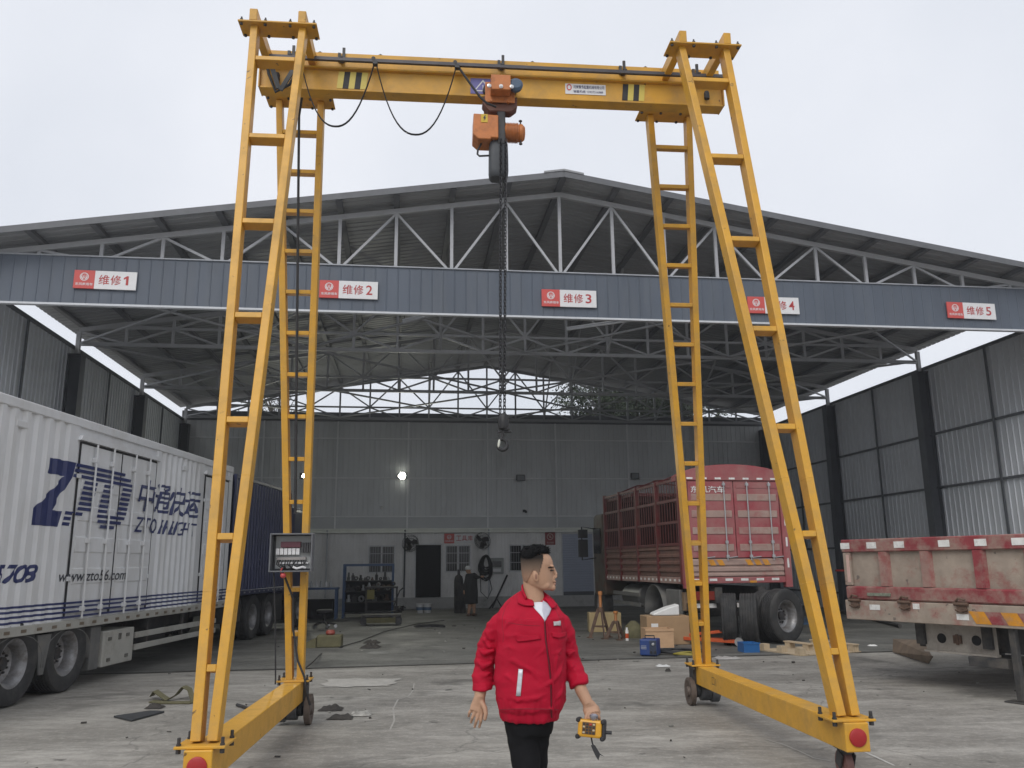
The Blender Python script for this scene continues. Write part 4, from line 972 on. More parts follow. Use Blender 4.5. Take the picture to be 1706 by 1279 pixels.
for y in (-W_ + .0,):
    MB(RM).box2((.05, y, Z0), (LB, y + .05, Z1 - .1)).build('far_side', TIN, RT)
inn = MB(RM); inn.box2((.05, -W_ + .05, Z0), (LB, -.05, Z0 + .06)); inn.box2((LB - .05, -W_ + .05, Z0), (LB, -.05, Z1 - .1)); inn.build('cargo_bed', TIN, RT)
tarp = MB(RM); tarp.box2((3.3, -W_ + .06, 3.30), (LB, -.06, 3.38)); tarp.build('load_cover', TREDK, RT)
for x in (1.42, 2.78, 4.12): MB(RM).tube([(x, -.02, Z1 - .05), (x, -.5, Z1 + .14), (x, -W_ / 2, Z1 + .2), (x, -W_ + .5, Z1 + .14), (x, -W_ + .02, Z1 - .05)], .02, 6).build('roof_bow', TREDK, RT)
cabm = MB(RM); cabm.prism([(LB + .2, .75), (LB + 1.15, .75), (LB + 1.2, 1.7), (LB + 1.1, 2.9), (LB + 1.0, 3.0), (LB + .25, 3.0)], (0, -W_ + .02, 0), (1, 0, 0), (0, 0, 1), -(W_ - .02))
cbo_ = cabm.build('cab', mat('cab_olive_red', (.075, .062, .045), .5, var=.3, dirt=(.17, .04, .03), dscale=1.6, damt=.7), RT, bevel=.06, seg=3)
MB(RM).box2((LB + .4, .02, 1.9), (LB + 1.05, .03, 2.6)).build('side_window', GLASSD, cbo_)
mm_ = MB(RM); mm_.box2((LB + .9, .24, 1.80), (LB + 1.02, .50, 2.30)); mm_.box2((LB + .9, .24, 2.34), (LB + 1.02, .50, 2.58)); mm_.tube([(LB + .9, -.02, 2.60), (LB + 1.04, .38, 2.66), (LB + 1.04, .38, 1.72), (LB + .9, -.02, 1.78)], .022, 6)
mm_.build('mirror', BLACK, cbo_, bevel=.015)
ch = MB(RM)
for y in (-.75, -1.75): ch.box2((-.05, y - .08, .78), (LB + 1.4, y + .08, 1.10))
ch.box2((.7, -1.6, .45), (1.0, -.85, .75)); ch.box2((1.0, -2.2, .52), (1.16, -.3, .66)); ch.box2((2.9, -2.1, .5), (3.05, -.4, .65)); ch.build('chassis', CHASSIS, RT)
ub = MB(RM); ub.box2((.10, -2.3, .66), (.18, -.1, .78)); ubo = ub.build('underrun_bar', CHASSIS, RT)
wr_ = MB(RM)
for i in range(6): wr_.box2((.09, -.38 - i * .36, .675), (.0985, -.14 - i * .36, .765))
wr_.build('reflector', WREFL, ubo)
for y in (-.45, -2.0): MB(RM).box2((.0, y - .22, .84), (.09, y + .22, 1.02)).build('tail_lamp', mat('lamp_red', (.22, .03, .02), .3, var=.2), RT)
MB(RM).tube([(3.2, -.36, .80), (4.5, -.36, .80)], .27, 20).build('fuel_tank', mat('tank_grey', (.20, .20, .195), .4, metal=.4, var=.2), RT, smooth=40, bevel=.02)
for z in (.62, .86): MB(RM).box2((2.9, -.05, z - .045), (5.0, -.02, z + .045)).build('side_guard', GREYM, RT)
fd = MB(RM); vs_ = []
for k in range(12):
    an = R(-8 + k * 17.8); vs_ += [(1.95 + .62 * math.cos(an), -.02, .52 + .60 * math.sin(an)), (1.95 + .62 * math.cos(an), -.55, .52 + .60 * math.sin(an))]
fd.add(vs_, [(2 * i, 2 * i + 1, 2 * i + 3, 2 * i + 2) for i in range(11)]); o = fd.build('mudguard', GREYM, RT, smooth=60); s_ = o.modifiers.new('t', 'SOLIDIFY'); s_.thickness = .015
MB(RM).box2((.35, -.10, .45), (1.15, -.02, 1.05)).build('side_plate', GREYM, RT, bevel=.02)
MB(RM).box2((.2, -.45, .62), (.3, -.05, 1.0)).build('splash_board', mat('board_brown', (.22, .15, .09), .8, var=.2), RT)
for x in (6.3,): add_wheel(RT, RM @ V((x, -.15, .5)), RM.to_3x3() @ V((0, 1, 0)), .5, .28)
# wheels taken off and stood up behind it
add_wheel(None, (4.36, 17.40, .51), (.97, -.27, 0), .51, .30, rim=False, name='tyre_casing', top=('black truck tyre stood on edge with its tread outward, left of its twin', 'tyre', 'wheels taken off the red truck'))
add_wheel(None, (4.70, 17.20, .51), (.97, -.30, 0), .51, .33, rim=False, name='tyre_casing', top=('black truck tyre stood on edge between its twin and the rimmed wheel', 'tyre', 'wheels taken off the red truck'))
add_wheel(None, (5.30, 17.90, .53), (.58, -.81, 0), .53, .30, rim=False, name='tyre_casing', top=('black truck tyre without rim half hidden behind the rimmed wheel', 'tyre', 'wheels taken off the red truck'))
add_wheel(None, (5.49, 17.61, .545), (.58, -.81, 0), .545, .30, name='wheel_assembly', top=('dirty truck wheel with pale rim stood behind the red truck', 'wheel', 'wheels taken off the red truck'))

# ---------------------------------------------------------------- worn tipper at the right edge
DE = V((.505, -.863, 0)).normalized(); DN = V((-DE.y * -1, DE.x * -1, 0)); DN = V((DE.y, -DE.x, 0))
if DN.x > 0: DN = -DN                                                     # outwards, towards us
DM = Matrix(((DE.x, -DN.x, 0, 4.75), (DE.y, -DN.y, 0, 12.1), (0, 0, 1, 0), (0, 0, 0, 1)))   # x along the tailgate, y into the body
DT = thing('tipper_truck', 'rusty red and dust-grey tipper truck with worn tailgate and empty lamp bar', 'truck', M=DM.copy())
def dp(x, y, off=0.0):
    d = ray(x, y); n = DM.to_3x3() @ V((0, 1, 0)); o_ = DM @ V((0, off, 0)); t = (n @ (o_ - V((0, 0, EYE)))) / (n @ d)
    q = DM.inverted() @ (d * t + V((0, 0, EYE))); return q
LT = 2.62
zt_, zb_ = 1.93, .85
bd = MB(DM)
bd.box2((0, .0, zb_), (LT, .05, 1.85)); bd.box2((0, .05, zb_), (.08, 5.2, 1.80)); bd.box2((LT - .08, .05, zb_), (LT, 5.2, 1.80)); bd.box2((.08, .05, zb_), (LT - .08, 5.2, zb_ + .08)); bd.box2((.08, 5.1, zb_), (LT - .08, 5.2, 1.95))
RUST2 = mat('worn_stake', (.30, .19, .16), .75, var=.2, scale=4, dirt=(.26, .05, .05), dscale=3.2, dlo=.45, dhi=.62, damt=.75)
bdo = bd.build('tipper_body', RUST, DT, bevel=.006)
MB(DM).box2((-.03, -.06, 1.755), (LT + .03, .07, zt_)).build('top_rail', RUSTR, DT, bevel=.012)
MB(DM).box2((-.02, -.055, 1.11), (LT, -.001, 1.29)).build('mid_rail', RUSTR, DT, bevel=.02)
MB(DM).box2((-.03, -.075, zb_ - .01), (LT, -.002, 1.10)).build('sill_beam', RUST, DT, bevel=.008)
for px_ in (1428, 1476, 1546, 1635):
    u = dp(px_, 950).x
    if px_ == 1428: MB(DM).box2((-.02, -.05, 1.30), (.10, -.001, 1.75)).build('stake_post', RUST, DT, bevel=.008)
    else: MB(DM).prism([(u - .085, 0), (u - .06, .05), (u + .06, .05), (u + .085, 0)], (0, -.001, 1.753), (1, 0, 0), (0, -1, 0), .458).build('stake_post', RUSTR if px_ == 1635 else RUST2, DT)
MB(DM).box2((LT - .12, -.05, 1.30), (LT, -.001, 1.75)).build('stake_post', RUSTR, DT, bevel=.008)
wl = MB(DM)
for px_ in (1411, 1455, 1501, 1576, 1637, 1700):
    u = dp(px_, 895).x; wl.box2((u - .075, -.066, 1.80), (u + .075, -.0605, 1.885))
wl.build('reflector', WREFL, DT)
MB(DM).box2((.035, -.056, 1.34), (.085, -.0505, 1.72)).build('reflector', mat('pink_reflector', (.55, .38, .33), .5, var=.2), DT)
for px_ in (1431, 1514, 1608):
    u = dp(px_, 1000).x; l_ = MB(DM)
    l_.box2((u - .06, -.10, 1.00), (u + .06, -.076, 1.10)); l_.tube([(u - .09, -.10, 1.10), (u + .09, -.10, 1.10)], .022, 8); l_.tube([(u - .07, -.09, 1.13), (u - .02, -.11, 1.17), (u + .05, -.09, 1.15)], .015, 6); l_.tube([(u - .08, -.1, 1.03), (u, -.115, 1.01), (u + .08, -.1, 1.04)], .012, 6)
    l_.build('tailgate_latch', RUSTY, DT, smooth=50)
u0, u1 = dp(1628, 1030).x, LT - .02; n_ = 4
for k in range(n_):
    a = u0 + (u1 - u0) * k / n_; w2 = (u1 - u0) / n_
    MB(DM).prism([(a + .03, .875), (a + w2 * .98 + .03 if k < n_ - 1 else u1, .875), (a + w2 * .98 - .05, 1.02), (a - .05, 1.02)], (0, -.0785, 0), (1, 0, 0), (0, 0, 1), .003).build('chevron', YREFL if k % 2 == 0 else RUSTR, DT)
MB(DM).box2((dp(1450, 985).x, -.0795, 1.165), (dp(1488, 985).x, -.056, 1.205)).build('name_strip', mat('strip_green', (.20, .22, .17), .5, var=.4, scale=30), DT)
for (xa, xb, z) in ((1455, 1472, 1.0), (1527, 1538, 1.035), (1598, 1618, .93)): MB(DM).box2((dp(xa, 1010).x, -.0795, z - .02), (dp(xb, 1010).x, -.0755, z + .05)).build('paint_patch', WREFL, DT)
lbm = MB(DM); oa = .30
pa, pb, pc = dp(1540, 1045, oa), dp(1665, 1098, oa), dp(1665, 1045, oa)
lbm.box2((pa.x, oa, .47), (pb.x, oa + .012, .85)); lbm.box2((pa.x, oa + .012, .47), (pa.x + .012, oa + .35, .85)); lbm.box2((pa.x, oa - .05, .46), (pb.x, oa + .05, .485))
lbo = lbm.build('lamp_bar', mat('lamp_bar_dust', (.36, .33, .29), .75, var=.2, scale=5, dirt=(.14, .12, .10), dscale=4, dlo=.5, dhi=.7, damt=.7), DT)
for px_, py_ in ((1569, 1063), (1627, 1067)):
    q = dp(px_, py_, oa); MB(DM).lathe([(.062, 0), (.062, .004)], (q.x, oa - .001, q.z), (0, -1, 0), 22).build('lamp_hole', DARKIN, lbo)
q = dp(1597, 1065, oa); MB(DM).box((q.x, oa - .02, q.z), (.10, .04, .10)).box((q.x + .01, oa - .045, q.z), (.03, .02, .13)).build('lamp_bracket', RUSTY, lbo)
MB(DM).box((dp(1645, 1070, oa).x, oa - .004, .66), (.06, .006, .07)).build('paint_patch', WREFL, lbo)
ch = MB(DM)
for u in (.85, 1.75): ch.box2((u - .06, .25, .55), (u + .06, 5.6, .84))
ch.box2((.7, .45, .50), (2.3, .6, .84)); ch.build('chassis', CHASSIS, DT)
MB(DM).box2((1.60, .55, .36), (2.9, .68, .46)).box2((1.62, .56, .46), (1.72, .66, .84)).box2((2.5, .56, .46), (2.62, .66, .84)).build('underrun_bar', CHASSIS, DT)
q = atz(1698, 1171, 0); lq = DM.inverted() @ q
lg = MB(DM); lg.box2((lq.x + .0, lq.y - .04, .02), (lq.x + .075, lq.y + .04, .84)); lg.box2((lq.x - .52, lq.y - .06, .37), (lq.x - .041, lq.y + .06, .48)); lg.box2((lq.x - .12, lq.y - .1, 0.0), (lq.x + .13, lq.y + .1, .018)); lg.build('support_leg', CHASSIS, DT, bevel=.006)
for y in (3.0, 4.3):
    add_wheel(DT, DM @ V((LT - .2, y, .5)), DM.to_3x3() @ V((1, 0, 0)), .5, .28, dual=.33); add_wheel(DT, DM @ V((.45 + .9, y, .5)), DM.to_3x3() @ V((-1, 0, 0)), .5, .28)
cbm = MB(DM); cbm.box2((.05, 5.6, .7), (LT - .05, 7.4, 2.7)); cbm.build('cab', RUSTR, DT, bevel=.08, seg=3)
bl = MB(); P_ = [atz(1487, 1066, .10), atz(1538, 1068, .16), atz(1553, 1092, .03), atz(1500, 1086, .05)]
ben = [atz(1487, 1086, .02), atz(1545, 1105, .015), atz(1553, 1093, .17), atz(1537, 1066, .30), atz(1488, 1064, .22)]
bl.add([ben[0], ben[1], ben[2], ben[4]], [(0, 1, 2, 3)]); bl.add([ben[4], ben[2], ben[3]], [(0, 1, 2)])
o = bl.build('bent_panel', mat('panel_brown', (.19, .145, .105), .8, var=.25, scale=4)); tag(o, 'bent brown sheet-metal panel lying on the ground below the tipper', 'panel'); s_ = o.modifiers.new('t', 'SOLIDIFY'); s_.thickness = .02
# ---------------------------------------------------------------- lamps and fittings on the back wall
LIT = emit('lamp_lit', (1.0, 1.0, .86), 60.0)
for (px_, py_, lit, lab) in ((670, 793, True, 'lit floodlight glaring on the back wall near its middle'), (507, 793, True, 'lit floodlight on the back wall behind the left crane leg'), (867, 796, False, 'small unlit black floodlight on the back wall between hook and red truck'), (1057, 793, False, 'small unlit black floodlight on the back wall above the red truck cab')):
    q = onby(px_, py_, BWY - .12); F_ = BM @ Matrix.Translation((q.x, BWY - .12, q.z))
    t_ = thing('floodlight', lab, 'floodlight', M=F_, group='floodlights on the back wall')
    MB(F_).box2((-.17, -.11, -.12), (.17, -.04, .12)).box2((-.04, -.04, -.03), (.04, .1, .03)).build('lamp_housing', BLACK, t_, bevel=.01)
    if lit: MB(F_).add([((.13 if px_ > 600 else .07) * math.cos(2 * math.pi * k / 20), -.113, (.13 if px_ > 600 else .07) * math.sin(2 * math.pi * k / 20)) for k in range(20)], [tuple(range(20))]).build('lamp_glass', LIT, t_)
    else: MB(F_).box2((-.14, -.118, -.095), (.14, -.112, .095)).build('lamp_glass', mat('dead_lamp', (.16, .165, .17), .2), t_)
    if lit:
        ld = bpy.data.lights.new('lamp_light', 'AREA'); ld.energy = 40; ld.size = .3; ld.color = (1, 1, .84); lo = bpy.data.objects.new('lamp_light', ld); C.objects.link(lo)
        lo.parent = t_; lo.matrix_basis = Matrix.Translation((0, -.14, 0)) @ Matrix.Rotation(R(-90), 4, 'X')
for (px_, py_, lab) in ((635, 845, 'white security camera on the back wall below the lit floodlight'), (873, 851, 'small dark security camera on the back wall below an unlit floodlight')):
    q = onby(px_, py_, BWY - .03); F_ = BM @ Matrix.Translation((q.x, BWY - .03, q.z))
    t_ = thing('security_camera', lab, 'camera', M=F_)
    MB(F_).box2((-.05, -.04, -.05), (.05, 0, .05)).tube([(0, -.03, 0), (0, -.10, -.02)], .018, 8).build('bracket', TRIM if 'white' in lab else BLACK, t_)
    MB(F_).lathe([(.04, 0), (.05, .03), (.05, .17), (.045, .18)], (.02, -.09, -.0), (.15, -1, -.35), 14).build('camera_body', WHITE if 'white' in lab else BLACK, t_, smooth=40)
def wall_fan(bx, z, lab, yaw):
    F_ = BM @ Matrix.Translation((bx, TY - .05, z)) @ Matrix.Rotation(yaw, 4, 'Z'); t_ = thing('wall_fan', lab, 'fan', M=F_, group='fans on the tool room front')
    FM = F_ @ Matrix.Translation((0, -.34, 0)) @ Matrix.Rotation(R(18), 4, 'X')
    g_ = MB(FM)
    for r_, y in ((.32, 0), (.30, -.08), (.22, -.10), (.12, -.11), (.30, .06), (.18, .08)):
        g_.tube([(r_ * math.cos(2 * math.pi * k / 24), y, r_ * math.sin(2 * math.pi * k / 24)) for k in range(25)], .006, 5)
    for k in range(20):
        a = 2 * math.pi * k / 20; g_.tube([(.05 * math.cos(a), -.11, .05 * math.sin(a)), (.25 * math.cos(a), -.095, .25 * math.sin(a)), (.32 * math.cos(a), 0, .32 * math.sin(a)), (.24 * math.cos(a), .075, .24 * math.sin(a))], .003, 4)
    g_.build('fan_guard', STEEL, t_)
    b_ = MB(FM)
    for k in range(3):
        a = 2 * math.pi * k / 3 + .4; ca, sa = math.cos(a), math.sin(a)
        P = [(.05, -.06), (.27, -.11), (.29, .03), (.16, .10), (.05, .05)]
        b_.add([(x * ca - y * sa, -.03 + .25 * y, x * sa + y * ca) for x, y in P] + [(x * ca - y * sa, -.024 + .25 * y, x * sa + y * ca) for x, y in P], [(0, 1, 2, 3, 4), (9, 8, 7, 6, 5)])
    b_.build('fan_blade', STEEL, t_)
    MB(FM).lathe([(.05, 0), (.09, .03), (.09, .16), (.05, .2)], (0, .06, 0), (0, 1, 0), 16).build('fan_motor', STEEL, t_, smooth=40)
    MB(F_).tube([(0, -.1, -.02), (0, -.06, -.14), (0, .02, -.16)], .03, 8).build('wall_arm', STEEL, t_, smooth=40)
wall_fan(-3.05, 2.42, 'black wall fan left of the tool room doorway', .3); wall_fan(-.05, 2.50, 'black wall fan right of the tool store sign', -.5)
q = onby(916.5, 897, TY - .03); F_ = BM @ Matrix.Translation((q.x, TY - .03, q.z)); t_ = thing('fire_notice', 'dark red fire safety notice beside the blue-grey shutter', 'notice', M=F_)
MB(F_).box2((-.20, -.012, -.24), (.20, 0, .24)).build('notice_board', mat('notice_red', (.24, .03, .03), .5), t_)
rn = MB(F_); vs_ = []
for i in range(25):
    a = 2 * math.pi * i / 24; vs_ += [(.10 * math.cos(a), -.014, .07 + .10 * math.sin(a)), (.13 * math.cos(a), -.014, .07 + .13 * math.sin(a))]
rn.add(vs_, [(2 * i, 2 * i + 1, 2 * i + 3, 2 * i + 2) for i in range(24)]); rn.box((0, -.0145, .07), (.19, .001, .022), Matrix.Rotation(R(40), 3, 'Y')); rn.box((0, -.0145, .07), (.05, .001, .09))
rn.build('no_smoking_ring', mat('notice_pale', (.50, .36, .32), .5), t_)
nt_ = MB(F_); put_text(nt_, '禁止吸烟', (-.13, -.014, -.19), (1, 0, 0), (0, 0, 1), .26, .07); nt_.build('lettering', mat('notice_pale', (.5, .36, .32)), t_)
q0, q1 = onby(817, 930, TY - .05), onby(838, 955, TY - .05); F_ = BM @ Matrix.Translation(((q0.x + q1.x) / 2, TY - .02, (q0.z + q1.z) / 2)); t_ = thing('meter_cabinet', 'grey electric meter cabinet on the wall beside the hanging hoses', 'cabinet', M=F_)
MB(F_).box2((-.26, -.14, -.28), (.26, 0, .30)).build('cabinet_body', mat('meter_grey', (.30, .32, .31), .5), t_, bevel=.01)
MB(F_).box2((-.17, -.15, -.04), (.17, -.141, .18)).build('window', GLASSD, t_); MB(F_).box2((-.15, -.15, -.22), (.15, -.141, -.10)).build('switch_panel', SIGNW, t_)
hm = MB(); random.seed(3)
hq = onby(810, 960, TY - .25)
for i in range(16):
    w_ = random.uniform(.10, .24); dz = random.uniform(.45, .95); ox = random.uniform(-.06, .06); pts = []
    for k in range(13):
        a = 2 * math.pi * k / 12; pts.append(BM @ V((hq.x + ox + w_ * math.sin(a) * (1 - .35 * math.cos(a)), TY - .16 - random.uniform(0, .1), 1.95 - dz / 2 + dz / 2 * math.cos(a))))
    hm.tube(pts, .022, 6)
hm.tube([BM @ V((hq.x + .1, TY - .2, 1.2)), BM @ V((hq.x + .22, TY - .22, .7)), BM @ V((hq.x + .05, TY - .24, .35)), BM @ V((hq.x - .2, TY - .2, .6)), BM @ V((hq.x - .22, TY - .15, 1.3))], .016, 6)
hm.tube([BM @ V((hq.x, TY + .0, 1.95)), BM @ V((hq.x, TY - .22, 1.98))], .02, 6)
tag(hm.build('hose_bundle', BLACK, smooth=50), 'bundle of black hoses hanging on the tool room wall', 'hoses')
p0 = BM @ V((hq.x + .15, TY - 1.0, .06)); p1 = onby(845, 958, TY - .25); p1 = BM @ V((p1.x, TY - .25, p1.z))
F_ = Matrix.Translation((p0.x, p0.y, 0)); t_ = thing('pry_bar', 'long black steel lever leaning beside the hoses with splayed feet', 'lever', M=F_)
MB().tube([p0, p1], .035, 8).build('bar', BLACK, t_, smooth=40); MB().tube([p0 + V((-.12, .2, -.06)), p0.lerp(p1, .28), p0 + V((.38, .1, -.06))], .03, 8).build('foot_frame', BLACK, t_, smooth=40)
# hanging tube lamps inside the front
for (a, b_, lab) in (((945, 549), (1057, 533), 'white tube lamp hanging under the roof right of the chain'), ((672, 536), (706, 527), 'white tube lamp hanging under the roof left of the chain')):
    p, q_ = atz(*a, 7.15), atz(*b_, 7.15); t_ = thing('tube_lamp', lab, 'lamp', loc=p, group='tube lamps under the roof')
    MB().tube([p, q_], .03, 8).build('lamp_tube', TRIM, t_, smooth=40); MB().beam(p + V((0, 0, .04)), q_ + V((0, 0, .04)), .09, .03).build('lamp_batten', TRIM, t_)
    for k in (.05, .95): MB().tube([p.lerp(q_, k) + V((0, 0, .05)), p.lerp(q_, k) + V((0, 0, .75))], .008, 5).build('hanging_rod', STEEL, t_)

# ---------------------------------------------------------------- benches and racks in the depth of the shed
def gb(x, y, z=.004): return atz(x, y, z)
def local(p, rz=BYAW): return Matrix.Translation((p.x, p.y, .004)) @ Matrix.Rotation(rz, 4, 'Z')
F_ = local(gb(612, 1029)); t_ = thing('tool_rack', 'blue steel tool rack piled with engine parts in front of the wall', 'rack', M=F_)
for x in (-.80, .74): MB(F_).box2((x, -.03, 0), (x + .07, .04, 1.66)).box2((x, .45, 0), (x + .07, .52, 1.66)).box2((x, -.15, 0), (x + .07, .65, .05)).build('post', BLUEF, t_)
MB(F_).box2((-.80, -.025, 1.60), (.81, .035, 1.67)).box2((-.80, .455, 1.60), (.81, .515, 1.67)).build('top_bar', BLUEF, t_)
for z in (.12, .45, .80, 1.12): MB(F_).box2((-.75, -.01, z), (.76, .5, z + .03)).build('shelf', CHASSIS, t_)
MB(F_).box2((-.74, .49, .1), (.75, .50, 1.15)).build('back_panel', DARKIN, t_)
random.seed(11)
def junk(F_, x0, x1, y0, y1, z, n, hmax, mats, lab, grp, cat='part', nm='engine_part'):
    for i in range(n):
        x = x0 + (x1 - x0) * (i + .5) / n + random.uniform(-.02, .02); y = random.uniform(y0, y1); h = random.uniform(.35, 1) * hmax; r_ = random.uniform(.35, .55) * (x1 - x0) / n
        m_ = MB(F_); k = i % 3
        if k == 0: m_.lathe([(r_ * .5, 0), (r_, 0), (r_, h * .4), (r_ * .6, h * .45), (r_ * .55, h), (.01, h)], (x, y, z), (0, 0, 1), 12)
        elif k == 1: m_.box((x, y, z + h * .35), (r_ * 1.8, r_ * 1.3, h * .7), Matrix.Rotation(random.uniform(-.4, .4), 3, 'Z')).lathe([(r_ * .4, 0), (r_ * .4, h * .28), (.01, h * .3)], (x, y, z + h * .7), (0, 0, 1), 8)
        else: m_.lathe([(r_ * .55, -.05), (r_, -.05), (r_, .05), (r_ * .55, .05)], (x, y, z + r_), (.25, 1, .1), 16, close=False)
        tag(m_.build(nm, random.choice(mats), smooth=35), lab, cat, grp)
PM = [STEEL, STEEL, RUSTY, GALV, mat('parts_grey', (.16, .16, .16), .5, metal=.3, var=.3)]
junk(F_, -.7, .7, .1, .4, 1.155, 11, .26, PM, 'greasy engine part lying on the top shelf of the blue rack', 'engine parts on the blue rack')
junk(F_, -.7, .7, .05, .3, .835, 9, .22, PM, 'greasy engine part lying on the middle shelf of the blue rack', 'engine parts on the blue rack')
junk(F_, -.7, .7, .05, .3, .485, 7, .25, PM, 'greasy engine part lying on the lower shelf of the blue rack', 'engine parts on the blue rack')
F_ = local(gb(634, 1030.5)); t_ = thing('workbench', 'black steel workbench standing in front of the blue rack', 'workbench', M=F_)
MB(F_).box2((-.50, -.25, .92), (.52, .32, .97)).build('bench_top', CHASSIS, t_)
for x in (-.48, .46):
    for y in (-.22, .26): MB(F_).box2((x, y, 0), (x + .05, y + .05, .92)).build('leg', CHASSIS, t_)
MB(F_).box2((-.48, -.2, .2), (.5, .3, .23)).box2((-.48, -.2, .5), (.5, .3, .53)).build('shelf', CHASSIS, t_)
junk(F_, -.45, .45, -.1, .2, .975, 6, .14, PM, 'small metal part lying on the black workbench', 'parts on the black workbench')
m_ = MB(F_).box2((-.42, -.24, .60), (-.20, -.12, .88)); tag(m_.build('canister', mat('canister_yellow', (.20, .17, .03), .5)), 'dull yellow canister on the shelf of the black workbench', 'canister')
F_ = local(gb(635, 1040)); t_ = thing('low_dolly', 'low flat dolly on castors in front of the workbench', 'dolly', M=F_)
MB(F_).box2((-.55, -.3, .22), (.55, .3, .28)).build('deck', CHASSIS, t_)
for x in (-.48, .48):
    for y in (-.24, .24): MB(F_).lathe([(.03, -.03), (.10, -.03), (.10, .03), (.03, .03)], (x, y, .10), (0, 1, 0), 16).build('wheel', STEEL, t_, smooth=35)
MB(F_).box2((-.4, -.33, .06), (.4, -.27, .20)).build('step_board', KHAKI, t_)
F_ = local(gb(540, 1046)); t_ = thing('creeper_stool', 'low mechanic stool on castors left of the dolly', 'stool', M=F_)
MB(F_).lathe([(.20, .38), (.22, .40), (.22, .46), (.18, .48), (.01, .48)], (0, 0, 0), (0, 0, 1), 20).build('seat', BLACK, t_, smooth=35)
spk = MB(F_); spk.tube([(0, 0, .12), (0, 0, .39)], .03, 8)
for k in range(5):
    a = 2 * math.pi * k / 5; spk.tube([(0, 0, .16), (.30 * math.cos(a), .30 * math.sin(a), .09)], .022, 6)
spk.build('star_base', STEEL, t_, smooth=40)
for k in range(5):
    a = 2 * math.pi * k / 5; MB(F_).lathe([(.01, -.02), (.045, -.02), (.045, .02), (.01, .02)], (.30 * math.cos(a), .30 * math.sin(a), .046), (math.sin(a), math.cos(a), 0), 12).build('castor', CHROME, t_, smooth=35)
F_ = local(gb(500, 1032)); t_ = thing('workbench', 'long blue workbench behind the left crane leg', 'workbench', M=F_)
MB(F_).box2((-1.3, -.3, .90), (1.15, .35, .96)).build('bench_top', BLUEF, t_)
for x in (-1.25, 1.05): MB(F_).box2((x, -.25, 0), (x + .07, -.18, .9)).box2((x, .25, 0), (x + .07, .32, .9)).build('leg', BLUEF, t_)
MB(F_).box2((-1.2, -.2, .02), (.0, .3, .86)).build('drawer_cabinet', DARKIN, t_); MB(F_).box2((.1, -.1, .02), (1.0, .3, .6)).build('storage_crate', DARKIN, t_)
for i in range(7):
    x = .0 + i * .15; m_ = MB(F_).lathe([(.045, 0), (.045, .13), (.02, .17), (.02, .20), (.001, .20)], (x, -.05 + .05 * (i % 2), .965), (0, 0, 1), 10); tag(m_.build('bottle', SIGNW if i % 2 else GALV, smooth=35), 'pale bottle standing in a row on the long blue workbench', 'bottle', 'bottles on the blue workbench')
F_ = local(gb(660, 1022)); m_ = MB(F_)
for i in range(9): m_.tube([(random.uniform(-.3, .3), random.uniform(-.2, .2), random.uniform(.02, .25)) for k in range(4)], random.uniform(.02, .05), 6)
m_.tube([(-.1, 0, .2), (.1, .05, .75), (.22, .05, .85)], .02, 6); tag(m_.build('scrap_heap', STEEL, smooth=40), 'dark heap of scrap bars against the wall right of the workbench', 'scrap')
for i, x in enumerate((700, 712)):
    F_ = local(gb(x, 1021)); t_ = thing('paint_bucket', 'white paint bucket under the dark doorway, %s' % ('nearer the workbench' if i == 0 else 'nearer the worker'), 'bucket', M=F_, group='buckets by the doorway')
    MB(F_).lathe([(.11, 0), (.135, .28), (.145, .29), (.145, .31), (.13, .31)], (0, 0, 0), (0, 0, 1), 20).build('bucket_body', WHITE, t_, smooth=35); MB(F_).lathe([(.139, .10), (.143, .20)], (0, 0, 0), (0, 0, 1), 20, close=False).build('label_band', mat('bucket_blue', (.10, .16, .25), .5), t_)
for i, (px_, h, r_) in enumerate(((764, 1.35, .16), (769, 1.05, .14))):
    F_ = local(gb(px_, 1021)); t_ = thing('gas_cylinder', 'dark gas cylinder behind the worker, %s' % ('the taller one' if i == 0 else 'the shorter one'), 'cylinder', M=F_, group='gas cylinders behind the worker')
    MB(F_).lathe([(r_ * .9, 0), (r_, .03), (r_, h * .8), (r_ * .8, h * .9), (r_ * .3, h * .95), (r_ * .3, h)], (0, 0, 0), (0, 0, 1), 20).build('cylinder_body', CHASSIS, t_, smooth=40); MB(F_).box((0, 0, h + .05), (.09, .05, .1)).build('valve', STEEL, t_)

# ---------------------------------------------------------------- things lying about the floor and yard
def jack_stand(px_, base, topy, lab, w_):
    p = gb(px_, base); F_ = local(p, .2); t_ = thing('jack_stand', lab, 'jack stand', M=F_, group='jack stands by the red truck'); hh = aty(px_, topy, p.y).z
    m_ = MB(F_)
    for a in range(3):
        an = 2 * math.pi * a / 3 + .5; m_.beam((w_ * math.cos(an), w_ * math.sin(an), 0.0), (.05 * math.cos(an), .05 * math.sin(an), hh * .62), .07, .02, (-math.sin(an), math.cos(an), 0))
        m_.beam((w_ * .6 * math.cos(an), w_ * .6 * math.sin(an), hh * .25), (w_ * .6 * math.cos(an + 2.094), w_ * .6 * math.sin(an + 2.094), hh * .25), .03, .03)
        m_.box((w_ * math.cos(an), w_ * math.sin(an), .01), (.12, .12, .02))
    m_.lathe([(.055, hh * .55), (.06, hh * .66), (.04, hh * .66)], (0, 0, 0), (0, 0, 1), 14); m_.build('tripod_frame', RUSTY, t_)
    s_ = MB(F_); prof = [(.03, hh * .60)]; z = hh * .66
    while z < hh * .9: prof += [(.036, z), (.030, z + .012)]; z += .024
    prof += [(.05, hh * .92), (.05, hh), (.001, hh)]; s_.lathe(prof, (0, 0, 0), (0, 0, 1), 12); s_.build('jack_screw', mat('screw_orange', (.42, .17, .05), .45), t_, smooth=35)
jack_stand(1002, 1063, 985, 'tall rusty jack stand with orange screw beside the red truck', .26)
